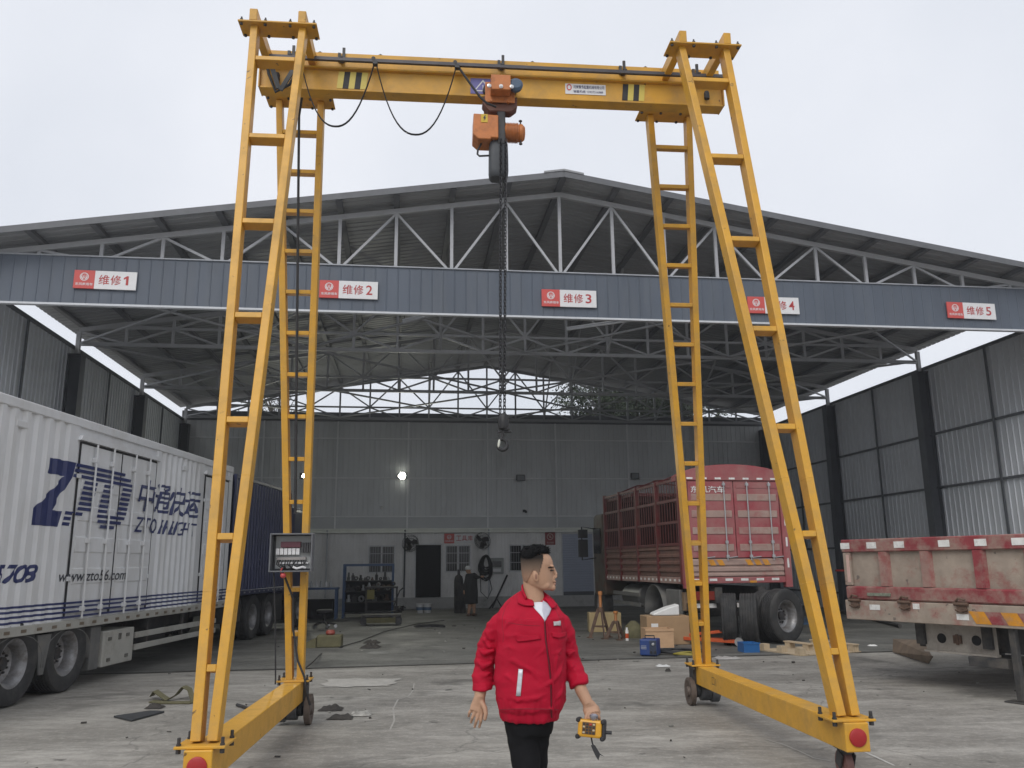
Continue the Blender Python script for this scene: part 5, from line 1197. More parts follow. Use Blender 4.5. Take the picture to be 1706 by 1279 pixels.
jack_stand(1027, 1065, 1018, 'short rusty jack stand with orange screw beside the cardboard box', .24)
def carton(px_, base, wpx, hpx, lab, mt, depth=.45, rz=0.0, flaps=False, nm='cardboard_box'):
    p = gb(px_, base); F_ = local(p, rz); sc = p.y * 1.03 / F_PX; w_ = wpx * sc; h = hpx * sc
    t_ = thing(nm, lab, 'box', M=F_); b_ = MB(F_)
    b_.box2((-w_ / 2, 0, 0), (w_ / 2, depth, h)); b_.build('carton_body', mt, t_, bevel=.008)
    MB(F_).box2((-w_ / 2 + .01, depth * .44, h + .0005), (w_ / 2 - .01, depth * .56, h + .003)).build('packing_tape', mat('tape', (.45, .34, .20), .3), t_)
    if flaps: MB(F_).box((-w_ * .32, -.006, h * .62), (w_ * .16, .004, h * .25)).build('paper_label', PAPER, t_)
    return F_, w_, h
carton(1009, 1053, 50, 29, 'tan carton behind the two jack stands', mat('carton_pale', (.38, .29, .15), .85), .5)
Fb, wb_, hb_ = carton(1115, 1074, 68, 43, 'large cardboard box with white package on top beside the crane leg', CARD, .55, .1, True)
m_ = MB(Fb); m_.loft([[V((x, y, hb_ + .005 + z)) for x, y, z in q] for q in ([(-.30, .02, .0), (-.30, .30, .0), (-.30, .30, .05), (-.30, .02, .04)], [(.0, .0, .0), (.0, .33, .0), (.0, .33, .16), (.0, .0, .15)], [(.26, .04, .0), (.26, .30, .0), (.26, .30, .23), (.26, .04, .22)])])
tag(m_.build('white_package', PAPER, bevel=.02), 'crumpled white wrapped package lying on the large cardboard box', 'package')
p = gb(1100, 1079); F_ = local(p, .08); t_ = thing('plywood_crate', 'open pale plywood crate in front of the cardboard box', 'crate', M=F_)
c_ = MB(F_); w_, d_, h = .56, .40, .36
c_.box2((-w_ / 2, 0, 0), (w_ / 2, .02, h)); c_.box2((-w_ / 2, d_ - .02, 0), (w_ / 2, d_, h)); c_.box2((-w_ / 2, .02, 0), (-w_ / 2 + .02, d_ - .02, h)); c_.box2((w_ / 2 - .02, .02, 0), (w_ / 2, d_ - .02, h)); c_.box2((-w_ / 2 + .02, .02, 0), (w_ / 2 - .02, d_ - .02, .02)); c_.build('crate_panels', PLY, t_)
MB(F_).box2((-w_ / 2 - .005, -.012, h - .05), (w_ / 2 + .005, -.0005, h)).build('crate_batten', PLY, t_)
p = gb(1082, 1093); F_ = local(p, -.35); t_ = thing('welding_machine', 'small blue welding machine on the ground by a heap of cables', 'welder', M=F_)
F_ = F_ @ Matrix.Scale(.82, 4)
MB(F_).box2((-.19, -.09, .02), (.19, .33, .36)).build('casing', BLUEW, t_, bevel=.02, seg=2)
MB(F_).box2((.03, -.100, .04), (.18, -.0905, .34)).build('control_panel', mat('panel_dark', (.035, .045, .075), .4), t_); MB(F_).lathe([(.03, 0), (.03, .025), (.02, .03)], (.11, -.10, .26), (0, -1, 0), 14).build('dial', GALV, t_)
for x in (.06, .15): MB(F_).lathe([(.024, 0), (.024, .03)], (x, -.1, .10), (0, -1, 0), 12).build('socket', BLACK, t_)
MB(F_).tube([(-.10, .12, .36), (-.10, .12, .42), (.10, .12, .42), (.10, .12, .36)], .014, 8).build('carry_handle', BLACK, t_, smooth=40)
put = MB(F_); 
for i in range(3): put.box((-.10, -.0905, .22 - i * .03), (.12, .002, .012))
put.build('label_strip', GALV, t_)
for y in (-.05, .28):
    for x in (-.15, .15): MB(F_).lathe([(.02, 0), (.02, .022)], (x, y, 0), (0, 0, 1), 8).build('foot', BLACK, t_)
def coil(px_, py_, rx, ry, n, r_, mt, lab, nm='cable_heap', seed=1, cat='cable'):
    random.seed(seed); p = gb(px_, py_); m_ = MB(); pts = []
    for i in range(n * 12):
        a = 2 * math.pi * i / 12; k = .45 + .55 * random.random()
        pts.append(p + V((rx * k * math.cos(a) + random.uniform(-.04, .04), ry * k * math.sin(a) + random.uniform(-.04, .04), r_ + .008 + random.uniform(0, .09) * (1 - k) + .02 * random.random())))
    sm_ = [pts[0]] + [(pts[i - 1] + pts[i] * 2 + pts[i + 1]) / 4 for i in range(1, len(pts) - 1)] + [pts[-1]]
    m_.tube(sm_, r_, 6); return tag(m_.build(nm, mt, smooth=60), lab, cat)
coil(1128, 1088, .55, .40, 7, .016, BLACK, 'heap of black cables on the ground right of the welding machine', seed=5)
coil(1145, 1093, .30, .22, 3, .014, mat('hose_yellow', (.28, .23, .03), .5), 'yellow hose coil among the black cables', seed=6, nm='hose_coil', cat='hose')
coil(1078, 1060, .35, .4, 4, .03, STEEL, 'pile of dark chain behind the welding machine', seed=8, nm='chain_pile', cat='chain')
coil(716, 1045, .55, .5, 5, .013, BLACK, 'dark coil of hose on the shed floor before the doorway', seed=9, nm='hose_coil', cat='hose')
p = gb(1045, 1067); F_ = local(p); t_ = thing('spray_can', 'orange and white spray can beside the short jack stand', 'can', M=F_)
MB(F_).lathe([(.035, 0), (.036, .02), (.036, .20), (.022, .235), (.022, .27), (.001, .27)], (0, 0, 0), (0, 0, 1), 16).build('can_body', PAPER, t_, smooth=35); MB(F_).lathe([(.0375, .05), (.0375, .15)], (0, 0, 0), (0, 0, 1), 16, close=False).build('label_band', JACKO, t_)
p = gb(1056, 1062); m_ = MB(local(p)); m_.loft([[V((math.cos(a) * r_, math.sin(a) * r_, z)) for a in [2 * math.pi * k / 12 for k in range(12)]] for r_, z in ((.22, 0), (.24, .1), (.18, .25), (.06, .36))]); tag(m_.build('canvas_bag', KHAKI, smooth=50), 'drab canvas bag slumped between jack stand and cardboard box', 'bag')
# pallet, crate, pallet truck
p = gb(1262, 1083); q_ = gb(1360, 1097); d_ = (q_ - p).normalized(); rz = math.atan2(d_.y, d_.x); F_ = local(p, rz)
t_ = thing('wooden_pallet', 'pale upturned wooden pallet lying near the loose wheels', 'pallet', M=F_)
for i in range(7): MB(F_).box2((0, .02 + i * .20, 0), (1.15, .20 + i * .20, .022)).build('deck_board', WOOD, t_)
for x in (.03, .52, 1.0):
    for y in (.03, .62, 1.24): MB(F_).box2((x, y, .0225), (x + .13, y + .13, .125)).build('block', WOOD, t_)
for y in (.62, 1.24): MB(F_).box2((0, y - .01, .1255), (1.15 if y > 1 else .7, y + .13, .147)).build('runner_board', WOOD, t_)
p = gb(1253, 1087); F_ = local(p, .1); t_ = thing('plastic_crate', 'small bright blue plastic crate left of the pallet', 'crate', M=F_)
c_ = MB(F_); c_.box2((-.15, 0, 0), (.15, .02, .17)); c_.box2((-.15, .3, 0), (.15, .32, .17)); c_.box2((-.15, .02, 0), (-.13, .3, .17)); c_.box2((.13, .02, 0), (.15, .3, .17)); c_.box2((-.13, .02, 0), (.13, .3, .02)); c_.box2((-.16, -.01, .15), (.16, -.0005, .175)); c_.build('crate_body', mat('crate_blue', (.02, .12, .34), .4), t_)
p = gb(1180, 1075); q_ = gb(1233, 1077); F_ = Matrix.Translation((p.x, p.y, .004)) @ Matrix.Rotation(math.atan2((q_ - p).y, (q_ - p).x), 4, 'Z'); t_ = thing('trolley_jack', 'long low orange trolley jack under the rear of the red truck', 'jack', M=F_)
L_ = (q_ - p).length
for y in (0, .22): MB(F_).beam((-.5, y, .12), (L_, y, .09), .03, .07).build('side_frame', JACKO, t_, bevel=.006)
MB(F_).beam((-.45, .11, .18), (L_ - .35, .11, .27), .10, .06).build('lift_arm', JACKO, t_, bevel=.01); MB(F_).lathe([(.07, .27), (.08, .30), (.001, .30)], (L_ - .35, .11, 0), (0, 0, 1), 14).build('saddle', STEEL, t_)
for y in (-.05, .27): MB(F_).lathe([(.02, -.03), (.085, -.03), (.09, 0), (.085, .03), (.02, .03)], (L_, y, .09), (0, 1, 0), 18).build('wheel', CHROME, t_, smooth=35)
# yard litter
def flatpiece(pts, h, name, mt, lab, cat, smooth=None, bevel=None):
    P = [gb(x, y) for x, y in pts]; m_ = MB(); n = len(P); m_.add([V((q.x, q.y, .003)) for q in P] + [V((q.x, q.y, .003 + h)) for q in P], [tuple(range(n - 1, -1, -1)), tuple(range(n, 2 * n))] + [(i, (i + 1) % n, (i + 1) % n + n, i + n) for i in range(n)])
    return tag(m_.build(name, mt, bevel=bevel), lab, cat)
flatpiece([(189, 1195), (250, 1186), (274, 1187), (219, 1202)], .02, 'rubber_mat', mat('mat_dark', (.035, .037, .04), .6, var=.2), 'dark flat rubber mat lying on the concrete near the white trailer', 'mat', bevel=.004)
def strap(path, w_, name, mt, lab, cat='strap'):
    m_ = MB(); P = [gb(x, y) + V((0, 0, z)) for x, y, z in path]; vs_ = []
    for q in P: vs_ += [q + V((0, -w_ / 2, .004)), q + V((0, w_ / 2, .004)), q + V((0, w_ / 2, .012)), q + V((0, -w_ / 2, .012))]
    fs = []
    for i in range(len(P) - 1):
        for k in range(4): fs.append((4 * i + k, 4 * i + (k + 1) % 4, 4 * i + 4 + (k + 1) % 4, 4 * i + 4 + k))
    m_.add(vs_, fs); o = m_.build(name, mt, smooth=50); return tag(o, lab, cat)
strap([(253, 1163, .02), (258, 1164, .09), (266, 1166, .06), (280, 1168, .01), (294, 1165, .05), (305, 1162, .13), (315, 1163, .10), (320, 1167, .03), (322, 1171, .0), (300, 1171, .0), (275, 1171, .0), (252, 1169, .0)], .16, 'lashing_strap', KHAKI, 'rumpled khaki lashing strap left of the front left crane leg')
def rag(px_, py_, w_, h, mt, lab, nm='rag', seed=0, cat='rag'):
    p = gb(px_, py_); m_ = MB(); n = 9; vs_ = []; 
    for i in range(n):
        for j in range(n):
            u, v_ = i / (n - 1) - .5, j / (n - 1) - .5; e = min(1.0, 2.2 * (1 - 2 * max(abs(u), abs(v_))))
            q = noise.noise(V((u * 7 + seed, v_ * 7, seed * 1.7)))
            vs_.append(p + V((u * w_ * (1 + .3 * noise.noise(V((v_ * 4, seed, 1)))), v_ * w_ * .8 * (1 + .3 * noise.noise(V((u * 4, seed, 5)))), .004 + h * e * (.25 + 1.0 * abs(q)))))
    m_.add(vs_, [(i * n + j, i * n + n + j, i * n + n + j + 1, i * n + j + 1) for i in range(n - 1) for j in range(n - 1)]); return tag(m_.build(nm, mt, smooth=50), lab, cat)
DK = mat('rag_dark', (.045, .04, .035), .85, var=.3, scale=9)
rag(258, 1179, .20, .07, DK, 'small dark scrap beside the rubber mat', 'metal_scrap', 1, 'scrap')
rag(552, 1182, .26, .07, DK, 'crumpled dark rag right of the rear left crane wheel', seed=2)
rag(568, 1196, .26, .06, DK, 'dark crumpled scrap on the concrete left of the walking man, nearer the camera', 'metal_scrap', 3, 'scrap')
rag(602, 1191, .22, .06, mat('rag_pale', (.35, .34, .31), .85, var=.5, scale=14), 'pale crumpled paper scrap left of the walking man', 'paper_scrap', 4, 'paper')
rag(600, 1137, 1.0, .03, mat('dust_pale', (.40, .385, .35), .9, var=.15, scale=5), 'patch of spilled pale cement powder behind the left crane beam', 'powder_patch', 5, 'powder')
rag(1213, 1097, .42, .06, mat('bag_clear', (.44, .43, .41), .4, var=.2), 'thin translucent plastic sheet near the rear right crane leg', 'plastic_sheet', 6, 'plastic')
rag(1105, 1110, .22, .04, PAPER, 'small white paper scrap left of the rear right crane wheel', 'paper_scrap', 7, 'paper')
rag(1113, 1118, .09, .05, DK, 'tiny dark lump left of the rear right crane wheel', 'metal_scrap', 8, 'scrap')
rag(1512, 1021, .30, .10, mat('rag_pink', (.35, .25, .23), .85), 'pinkish rag lying far behind the tipper', seed=9)
rag(1453, 1076, .16, .05, PAPER, 'small white scrap behind the front right crane leg', 'paper_scrap', 10, 'paper')
rag(620, 1071, .35, .09, DK, 'dark lump on the shed floor before the dolly', 'metal_scrap', 11, 'scrap')
rag(617, 1079, .40, .10, DK, 'dark oily rag on the shed floor near its edge', seed=12)
rag(630, 1088, .42, .05, mat('rag_grey', (.22, .22, .20), .85, var=.3), 'flattened grey rag at the edge of the shed floor', seed=13)
p = gb(540, 1079); F_ = local(p, .1); t_ = thing('khaki_box', 'khaki folded canvas box right of the rear left crane leg', 'box', M=F_)
MB(F_).box2((-.16, 0, 0), (.34, .4, .24)).build('box_body', KHAKI, t_, bevel=.02); MB(F_).prism([(-.6, 0), (-.17, 0), (-.17, .2)], (0, .3, 0), (1, 0, 0), (0, 0, 1), .3).build('flap', KHAKI, t_)
m_ = MB(F_).lathe([(.08, 0), (.10, .03), (.08, .09), (.001, .10)], (.10, .15, .245), (0, 0, 1), 12); tag(m_.build('red_lid', mat('lid_red', (.30, .06, .04), .5), smooth=40), 'dull red cap lying on the khaki box', 'cap')
m_ = MB(); m_.tube([gb(565, 1078, .03), gb(600, 1068, .03), gb(640, 1052, .03), gb(690, 1040, .03), gb(740, 1033, .03)], .011, 6); tag(m_.build('air_hose', BLACK, smooth=50), 'long black air hose running back across the shed floor', 'hose')
m_ = MB(); m_.tube([gb(510, 1112, .03), gb(522, 1102, .10), gb(535, 1088, .02)], .012, 6); tag(m_.build('steel_rod', STEEL, smooth=50), 'thin bent steel rod beside the rear left crane leg', 'rod')
m_ = MB(); m_.tube([gb(395, 1174, .02), gb(415, 1180, .02)], .02, 6); tag(m_.build('steel_rod', STEEL), 'short dark steel rod under the left ground beam', 'rod')
m_ = MB(); m_.tube([gb(1395, 1018, .05), gb(1450, 1030, .05), gb(1500, 1043, .05)], .05, 6); tag(m_.build('steel_pipe', CHASSIS, smooth=40), 'dark pipe lying on the shed floor behind the tipper', 'pipe')
flatpiece([(1318, 1042), (1350, 1040), (1352, 1031), (1326, 1032)], .05, 'blue_sheet', mat('sheet_blue', (.07, .13, .22), .5), 'blue-grey plastic sheet on the floor right of the red truck', 'sheet')
m_ = MB(BM); m_.tube([(9.3, 7.0, 1.35), (10.2, 7.0, 1.33), (11.2, 7.0, 1.36)], .03, 6); tag(m_.build('warning_tape', mat('tape_red', (.42, .04, .03), .5)), 'red barrier tape stretched along the right wall behind the crane leg', 'tape')
lt_ = MB(); random.seed(77)
for i in range(170):
    x = random.uniform(-5.5, 7); y = random.uniform(4.5, 24); s_ = random.uniform(.006, .022) * (1 + (y > 14) * .8); rot = Matrix.Rotation(random.uniform(0, 6.28), 3, 'Z') @ Matrix.Rotation(random.uniform(-.4, .4), 3, 'X')
    lt_.k = random.choice((0, 0, 0, 1, 2)); lt_.box((x, y, .006 + s_ * .25), (s_ * random.uniform(.8, 3), s_, s_ * random.uniform(.3, .8)), rot)
tag(lt_.build('litter', [DK, mat('rag_grey', (.22, .22, .20)), mat('rag_pale', (.35, .34, .31))]), kind='stuff')
# worn marks on the concrete
def mark(path, w_, nm, col):
    P = [gb(x, y) for x, y in path]; m_ = MB(); vs_ = []
    for i, q in enumerate(P):
        d_ = (P[min(i + 1, len(P) - 1)] - P[max(i - 1, 0)]).normalized(); s_ = V((d_.y, -d_.x, 0)) * w_ * (.6 + .5 * abs(noise.noise(q * 3))); vs_ += [V((q.x, q.y, .004)) + s_, V((q.x, q.y, .004)) - s_]
    m_.add(vs_, [(2 * i, 2 * i + 2, 2 * i + 3, 2 * i + 1) for i in range(len(P) - 1)]); return tag(m_.build(nm, mat(nm + '_paint', col, .9, var=.15, scale=8)), kind='structure')
mark([(1275, 1231), (1303, 1239), (1332, 1251), (1355, 1262), (1385, 1268)], .009, 'ground_scratch', (.50, .49, .46))
mark([(1440, 1252), (1462, 1262), (1490, 1275)], .016, 'ground_scratch', (.50, .49, .46))
mark([(690, 1138), (688, 1150), (680, 1160), (663, 1165), (655, 1180), (657, 1200), (650, 1215)], .014, 'ground_streak', (.37, .355, .325))

# ---------------------------------------------------------------- trees behind the shed
def tree(px_, py_, by, rad, h0, n, lab, bare=False, nm='leafy_tree', seed=1):
    random.seed(seed); q = onby(px_, py_, by); base = BM @ V((q.x, by, 0)); ctr_ = BM @ V((q.x, by, q.z)); F_ = Matrix.Translation(base); t_ = thing(nm, lab, 'tree', M=F_, group='trees behind the shed')
    tr = MB(); tr.tube([base, base.lerp(ctr_, .5) + V((.1, 0, 0)), ctr_], [.22, .16, .08], 9); tips = []
    for i in range(22):
        a = random.uniform(0, 6.28); z = base.lerp(ctr_, random.uniform(.5, 1)); e = ctr_ + V((math.cos(a) * rad * random.uniform(.5, 1), math.sin(a) * rad * random.uniform(.5, 1), random.uniform(-.6, .9) * h0)); mid = z.lerp(e, .5) + V((0, 0, .25)); tr.tube([z, mid, e], [.06, .035, .012], 6); tips += [mid, e]
        for k in range(5 if bare else 2):
            f_ = mid.lerp(e, random.random()) ; g_ = f_ + V((random.uniform(-.7, .7), random.uniform(-.7, .7), random.uniform(-.1, .8))); tr.tube([f_, g_], [.016, .006], 5); tips.append(g_)
    tr.build('trunk', BARK, t_, smooth=50)
    lf_ = MB(); 
    for i in range(n):
        c_ = random.choice(tips) + V((random.gauss(0, .28), random.gauss(0, .28), random.gauss(0, .22))); u = V((random.gauss(0, 1), random.gauss(0, 1), random.gauss(0, 1))).normalized(); v_ = u.orthogonal().normalized(); s_ = random.uniform(.05, .12)
        lf_.add([c_ - u * s_, c_ + v_ * s_ * .5, c_ + u * s_, c_ - v_ * s_ * .5], [(0, 1, 2, 3)])
    lf_.build('crown', LEAF, t_)
tree(1000, 668, 24, 1.9, 1.5, 9000, 'dark leafy tree seen through the back gable left of the right crane leg', seed=4)
tree(1060, 668, 26, 2.0, 1.5, 9000, 'dark leafy tree half hidden by the right crane leg behind the shed', seed=5)
tree(1150, 664, 25, 2.6, 1.5, 11000, 'broad dark leafy tree behind the shed above the red truck', seed=9)
tree(452, 676, 25, 1.3, .9, 160, 'nearly bare tree seen under the roof between the left crane legs', True, 'bare_tree', 6)
# ---------------------------------------------------------------- the man in the red jacket
YM = 4.2
def hp(zx, zy, dy=0.0): p = aty(840 + zx / 10.66, 890 + zy / 10.66, YM); return p + V((0, dy, 0))       # head close-up
def bp_(x, y, dy=0.0): p = aty(700 + x / 3.205, 880 + y / 3.205, YM); return p + V((0, dy, 0))          # body close-up
def sup(c, a, b_, n=24, e=2.3):
    out = []
    for k in range(n):
        t = 2 * math.pi * k / n; ct, st = math.cos(t), math.sin(t)
        out.append(c + V((a * math.copysign(abs(ct) ** (2 / e), ct), b_ * math.copysign(abs(st) ** (2 / e), st), 0)))
    return out
MAN = thing('person', 'man in red work jacket and black trousers walking while looking aside, remote in hand', 'person', loc=(.06, 4.2, 0))
bd = MB()
# skull and face, from the profile: (height, back, front, half width)
PRO = [(250, 440, 600, .030), (270, 370, 680, .048), (310, 318, 738, .062), (360, 302, 790, .069), (400, 297, 826, .072), (450, 295, 850, .0740), (500, 296, 866, .0745), (545, 300, 872, .0745), (590, 304, 864, .073), (640, 308, 860, .0715), (700, 316, 866, .0695), (760, 326, 870, .067), (820, 345, 872, .063), (880, 385, 870, .058), (930, 450, 872, .052), (965, 540, 862, .045), (992, 640, 822, .034)]
rings = []
for zy, xb, xf, hw in PRO:
    a, b_ = hp(xb, zy), hp(xf, zy); c = (a + b_) / 2; c.z = a.z; rx = (b_ - a).x / 2; ring = []
    for k in range(28):
        t = 2 * math.pi * k / 28; ct, st = math.cos(t), math.sin(t); tap = 1 - .20 * max(0, ct) ** 2
        ring.append(c + V((rx * math.copysign(abs(ct) ** .88, ct), hw * tap * math.copysign(abs(st) ** .88, st), 0)))
    rings.append(ring)
bd.loft(rings)
bd.tube([hp(865, 590), hp(893, 660), hp(916, 720)], [.0085, .0095, .012], 10); bd.ell(hp(918, 748), (.0085, .0115, .0085))
for s_ in (-1, 1): bd.ell(hp(893, 765, s_ * .012), (.010, .007, .008)); bd.ell(hp(842, 566, s_ * .028), (.012, .022, .007))
bd.ell(hp(884, 835), (.011, .021, .0055)); bd.ell(hp(878, 882), (.011, .019, .006)); bd.ell(hp(852, 945), (.018, .024, .017)); bd.ell(hp(866, 800), (.010, .022, .016))
for s_ in (-1, 1):
    bd.ell(hp(548, 745, s_ * .074), (.013, .006, .024), Matrix.Rotation(R(-8), 3, 'Y')); bd.ell(hp(572, 800, s_ * .073), (.008, .005, .011)); bd.ell(hp(700, 900, s_ * .042), (.030, .012, .020))
bd.tube([hp(500, 720, .005), hp(508, 880, .005), hp(515, 1010, .005), hp(520, 1180, .01)], [.048, .048, .049, .058], 18)
# trunk, arms and legs
bd.tube([bp_(585, 400), bp_(585, 480), bp_(585, 640), bp_(585, 800), bp_(585, 980)], [(.08, .05), (.12, .07), (.12, .08), (.12, .08), (.09, .07)], 18, flat=(1, 0, 0))
AR = [bp_(462, 520), bp_(355, 640, .03), bp_(332, 760, .03), bp_(325, 850, .0), bp_(318, 905, -.02)]
bd.tube(AR, [.036, .034, .032, .031, .026], 14)
AL = [bp_(715, 520), bp_(790, 620, .03), bp_(822, 760, .02), bp_(858, 860, -.03), bp_(893, 930, -.05)]
bd.tube(AL, [.036, .030, .029, .030, .026], 14)
def hpx(x, y, dy=0.0): return aty(x, y, YM) + V((0, dy, 0))
def hand(mb_, wrist, palm, knuckles, fingers, thumb, pr):
    mb_.tube([wrist, wrist.lerp(palm, .5), palm, sum(knuckles, V()) / 4], [(.026, .022), (.032, .020), (.038, .018), (.036, .014)], 14, flat=pr)
    for k, f_ in zip(knuckles, fingers):
        pts = [palm.lerp(k, .45), k] + f_; n = len(pts); mb_.tube(pts, [.0100, .0092] + [.0080 - .0018 * i / max(1, n - 3) for i in range(n - 2)], 10); mb_.ell(pts[-1], (.0075, .0075, .0078), n=8, m=6)
    mb_.tube(thumb, [.013, .0125, .0105, .0085], 10); mb_.ell(thumb[-1], (.0085, .0085, .009), n=8, m=6)
hand(bd, hpx(799, 1160, -.02), hpx(797, 1176, -.02), [hpx(786.5, 1180, -.02), hpx(791.5, 1184, -.028), hpx(797.5, 1186.5, -.03), hpx(803, 1187, -.028)],
     [[hpx(782.5, 1186, -.02), hpx(781, 1192, -.005)], [hpx(787.2, 1194, -.03), hpx(785, 1202, -.012)], [hpx(794, 1199, -.036), hpx(791.2, 1209, -.020)], [hpx(801.8, 1198, -.034), hpx(799, 1209, -.020)]],
     [hpx(803, 1168, -.03), hpx(808.5, 1177, -.045), hpx(810, 1186, -.055), hpx(808.5, 1194, -.058)], GDIR)
hand(bd, hpx(978.5, 1167, -.05), hpx(982, 1177, -.055), [hpx(976, 1183, -.075), hpx(981, 1186, -.080), hpx(987, 1186, -.078), hpx(992, 1184, -.07)],
     [[hpx(973.5, 1190, -.085), hpx(973.5, 1197, -.088), hpx(974.5, 1202, -.085)], [hpx(980, 1191, -.09), hpx(980.5, 1195, -.08), hpx(981, 1196, -.062)], [hpx(990, 1192, -.085), hpx(991, 1197, -.075), hpx(990, 1199, -.06)], [hpx(995.5, 1190, -.07), hpx(997, 1196, -.06), hpx(995.5, 1200, -.048)]],
     [hpx(986, 1172, -.04), hpx(993, 1177, -.035), hpx(996, 1184, -.04), hpx(995, 1190, -.05)], (1, 0, 0))
LR_ = [V((.015, 4.2, .93)), V((.045, 4.17, .74)), V((.055, 4.10, .50)), V((.055, 4.10, .28)), V((.05, 4.08, .08))]
LL_ = [V((.115, 4.23, .93)), V((.10, 4.26, .74)), V((.095, 4.30, .50)), V((.09, 4.45, .30)), V((.085, 4.60, .14))]
for L_ in (LR_, LL_): bd.tube(L_, [.055, .042, .036, .034, .030], 14)
me = blob(bd, .0029, 6, .5)
man_body = link_mesh('person_body', me, MATS['skin'], MAN); man_body.name = 'body'
# hair: cropped sides as a thin shell, thick top
def shell(pro, off, name, mt, test, jit=0.0):
    vs_ = []; n = 96; rows_ = len(pro)
    for zy, xb, xf, hw in pro:
        a, b_ = hp(xb, zy), hp(xf, zy); c = (a + b_) / 2; rx = (b_ - a).x / 2 + off; h = hw + off
        for k in range(n):
            t = 2 * math.pi * k / n; ct, st = math.cos(t), math.sin(t); tap = 1 - .20 * max(0, ct) ** 2
            p = c + V((rx * math.copysign(abs(ct) ** .88, ct), h * tap * math.copysign(abs(st) ** .88, st), 0))
            if jit: p += V((noise.noise(p * 90), noise.noise(p * 90 + V((5, 0, 0))), noise.noise(p * 90 + V((0, 7, 0))))) * jit
            vs_.append(p)
    fs = []
    for i in range(rows_ - 1):
        for k in range(n):
            zy = (pro[i][0] + pro[i + 1][0]) / 2; t = 2 * math.pi * (k + .5) / n; xx = (pro[i][1] + pro[i][2]) / 2 + (pro[i][2] - pro[i][1]) / 2 * math.cos(t)
            if test(xx, zy): fs.append((i * n + k, i * n + (k + 1) % n, i * n + n + (k + 1) % n, i * n + n + k))
    m_ = MB().add(vs_, fs); o = m_.build(name, mt, MAN, smooth=80); s_ = o.modifiers.new('t', 'SOLIDIFY'); s_.thickness = .003; s_.offset = 1; return o
def dense(pro, k=3):
    o = []
    for a, b_ in zip(pro, pro[1:]):
        for i in range(k): o.append(tuple(u + (v_ - u) * i / k for u, v_ in zip(a, b_)))
    return o + [pro[-1]]
HAIRS = mat('hair_short', (.125, .088, .064), .85, var=.35, scale=160, spec=.2)
nt_ = HAIRS.node_tree; b_ = nt_.nodes['Principled BSDF']; lk_ = b_.inputs['Base Color'].links[0].from_socket      # a clipped fade: longer and darker upwards
sx_ = nt_.nodes.new('ShaderNodeSeparateXYZ'); tc_ = nt_.nodes.new('ShaderNodeTexCoord'); nt_.links.new(tc_.outputs['Object'], sx_.inputs[0])
mr_ = nt_.nodes.new('ShaderNodeMapRange'); mr_.inputs['From Min'].default_value = 1.585; mr_.inputs['From Max'].default_value = 1.675; nt_.links.new(sx_.outputs['Z'], mr_.inputs['Value'])
rp_ = nt_.nodes.new('ShaderNodeValToRGB'); rp_.color_ramp.elements[0].color = (.30, .185, .125, 1); rp_.color_ramp.elements[1].color = (.018, .015, .013, 1); e_ = rp_.color_ramp.elements.new(.5); e_.color = (.15, .105, .078, 1)
nt_.links.new(mr_.outputs['Result'], rp_.inputs['Fac']); nt_.links.new(rp_.outputs['Color'], b_.inputs['Base Color'])
HAIRT = mat('hair_black', (.006, .006, .0065), .75, var=.3, scale=80, spec=.12)
shell(dense(PRO[3:15], 9), .0012, 'cropped_hair', HAIRS, lambda x, y: (y < 560 and x < 668 - max(0, y - 440) * .22) or (560 <= y < 720 and 560 < x < 640 - (y - 560) * .25) or (560 <= y < 640 and x < 570) or (640 <= y < 880 and x < 520 - (y - 640) * .55))
top = MB(); PT = [(206, 480, 650, .026), (212, 420, 715, .040), (228, 360, 752, .052), (258, 322, 782, .064), (296, 302, 792, .0705), (330, 294, 786, .0738), (352, 293, 752, .0745), (372, 294, 690, .0748), (392, 296, 655, .0750), (416, 298, 625, .0748)]
rings = []
for zy, xb, xf, hw in dense(PT, 3):
    a, b_ = hp(xb, zy), hp(xf, zy); c = (a + b_) / 2; rx = (b_ - a).x / 2; ring = []
    for k in range(44):
        t = 2 * math.pi * k / 44; ct, st = math.cos(t), math.sin(t); p = c + V((rx * math.copysign(abs(ct) ** .9, ct), hw * (1 - .15 * max(0, ct) ** 2) * math.copysign(abs(st) ** .9, st), 0))
        q = V((p.x * 55, p.y * 120, p.z * 120)); p += V((0, 0, .010 * noise.noise(q))) + V((noise.noise(q + V((9, 0, 0))), noise.noise(q + V((0, 9, 0))), 0)) * (.0045 if zy < 300 else .0015); ring.append(p)
    rings.append(ring)
top.loft(rings)
random.seed(31)
for i in range(900):                       # combed tufts
    zy, xb, xf, hw = random.choice(dense(PT, 6)); t = random.uniform(0, 6.283); a, b_ = hp(xb, zy), hp(xf, zy); c = (a + b_) / 2; rx = (b_ - a).x / 2; k = random.uniform(.25, 1.0) if zy < 235 else 1.0
    p = c + V((rx * math.cos(t) * k, hw * math.sin(t) * k * (1 - .15 * max(0, math.cos(t)) ** 2), 0)); d = V((.55 + random.gauss(0, .3), math.sin(t) * .35 + random.gauss(0, .25), (.75 if zy < 300 else .1) + random.gauss(0, .25))).normalized(); L_ = random.uniform(.007, .014)
    top.tube([p - d * .004, p + d * L_ * .6, p + d * L_ + V((.002, 0, -.001))], [.0017, .0013, .0004], 4)
top.build('hair', HAIRT, MAN, smooth=70)
fc = MB()
for s_ in (-1, 1): fc.ell(hp(838, 640, s_ * .0345), (.0105, .010, .0042))
fc.build('eye', mat('eye_dark', (.035, .022, .018), .3), MAN, smooth=60)
fc = MB()
for s_ in (-1, 1): fc.tube([hp(775, 592, s_ * .056), hp(818, 580, s_ * .047), hp(868, 586, s_ * .028)], [.0022, .0035, .0028], 6)
fc.build('eyebrow', HAIRT, MAN, smooth=60)
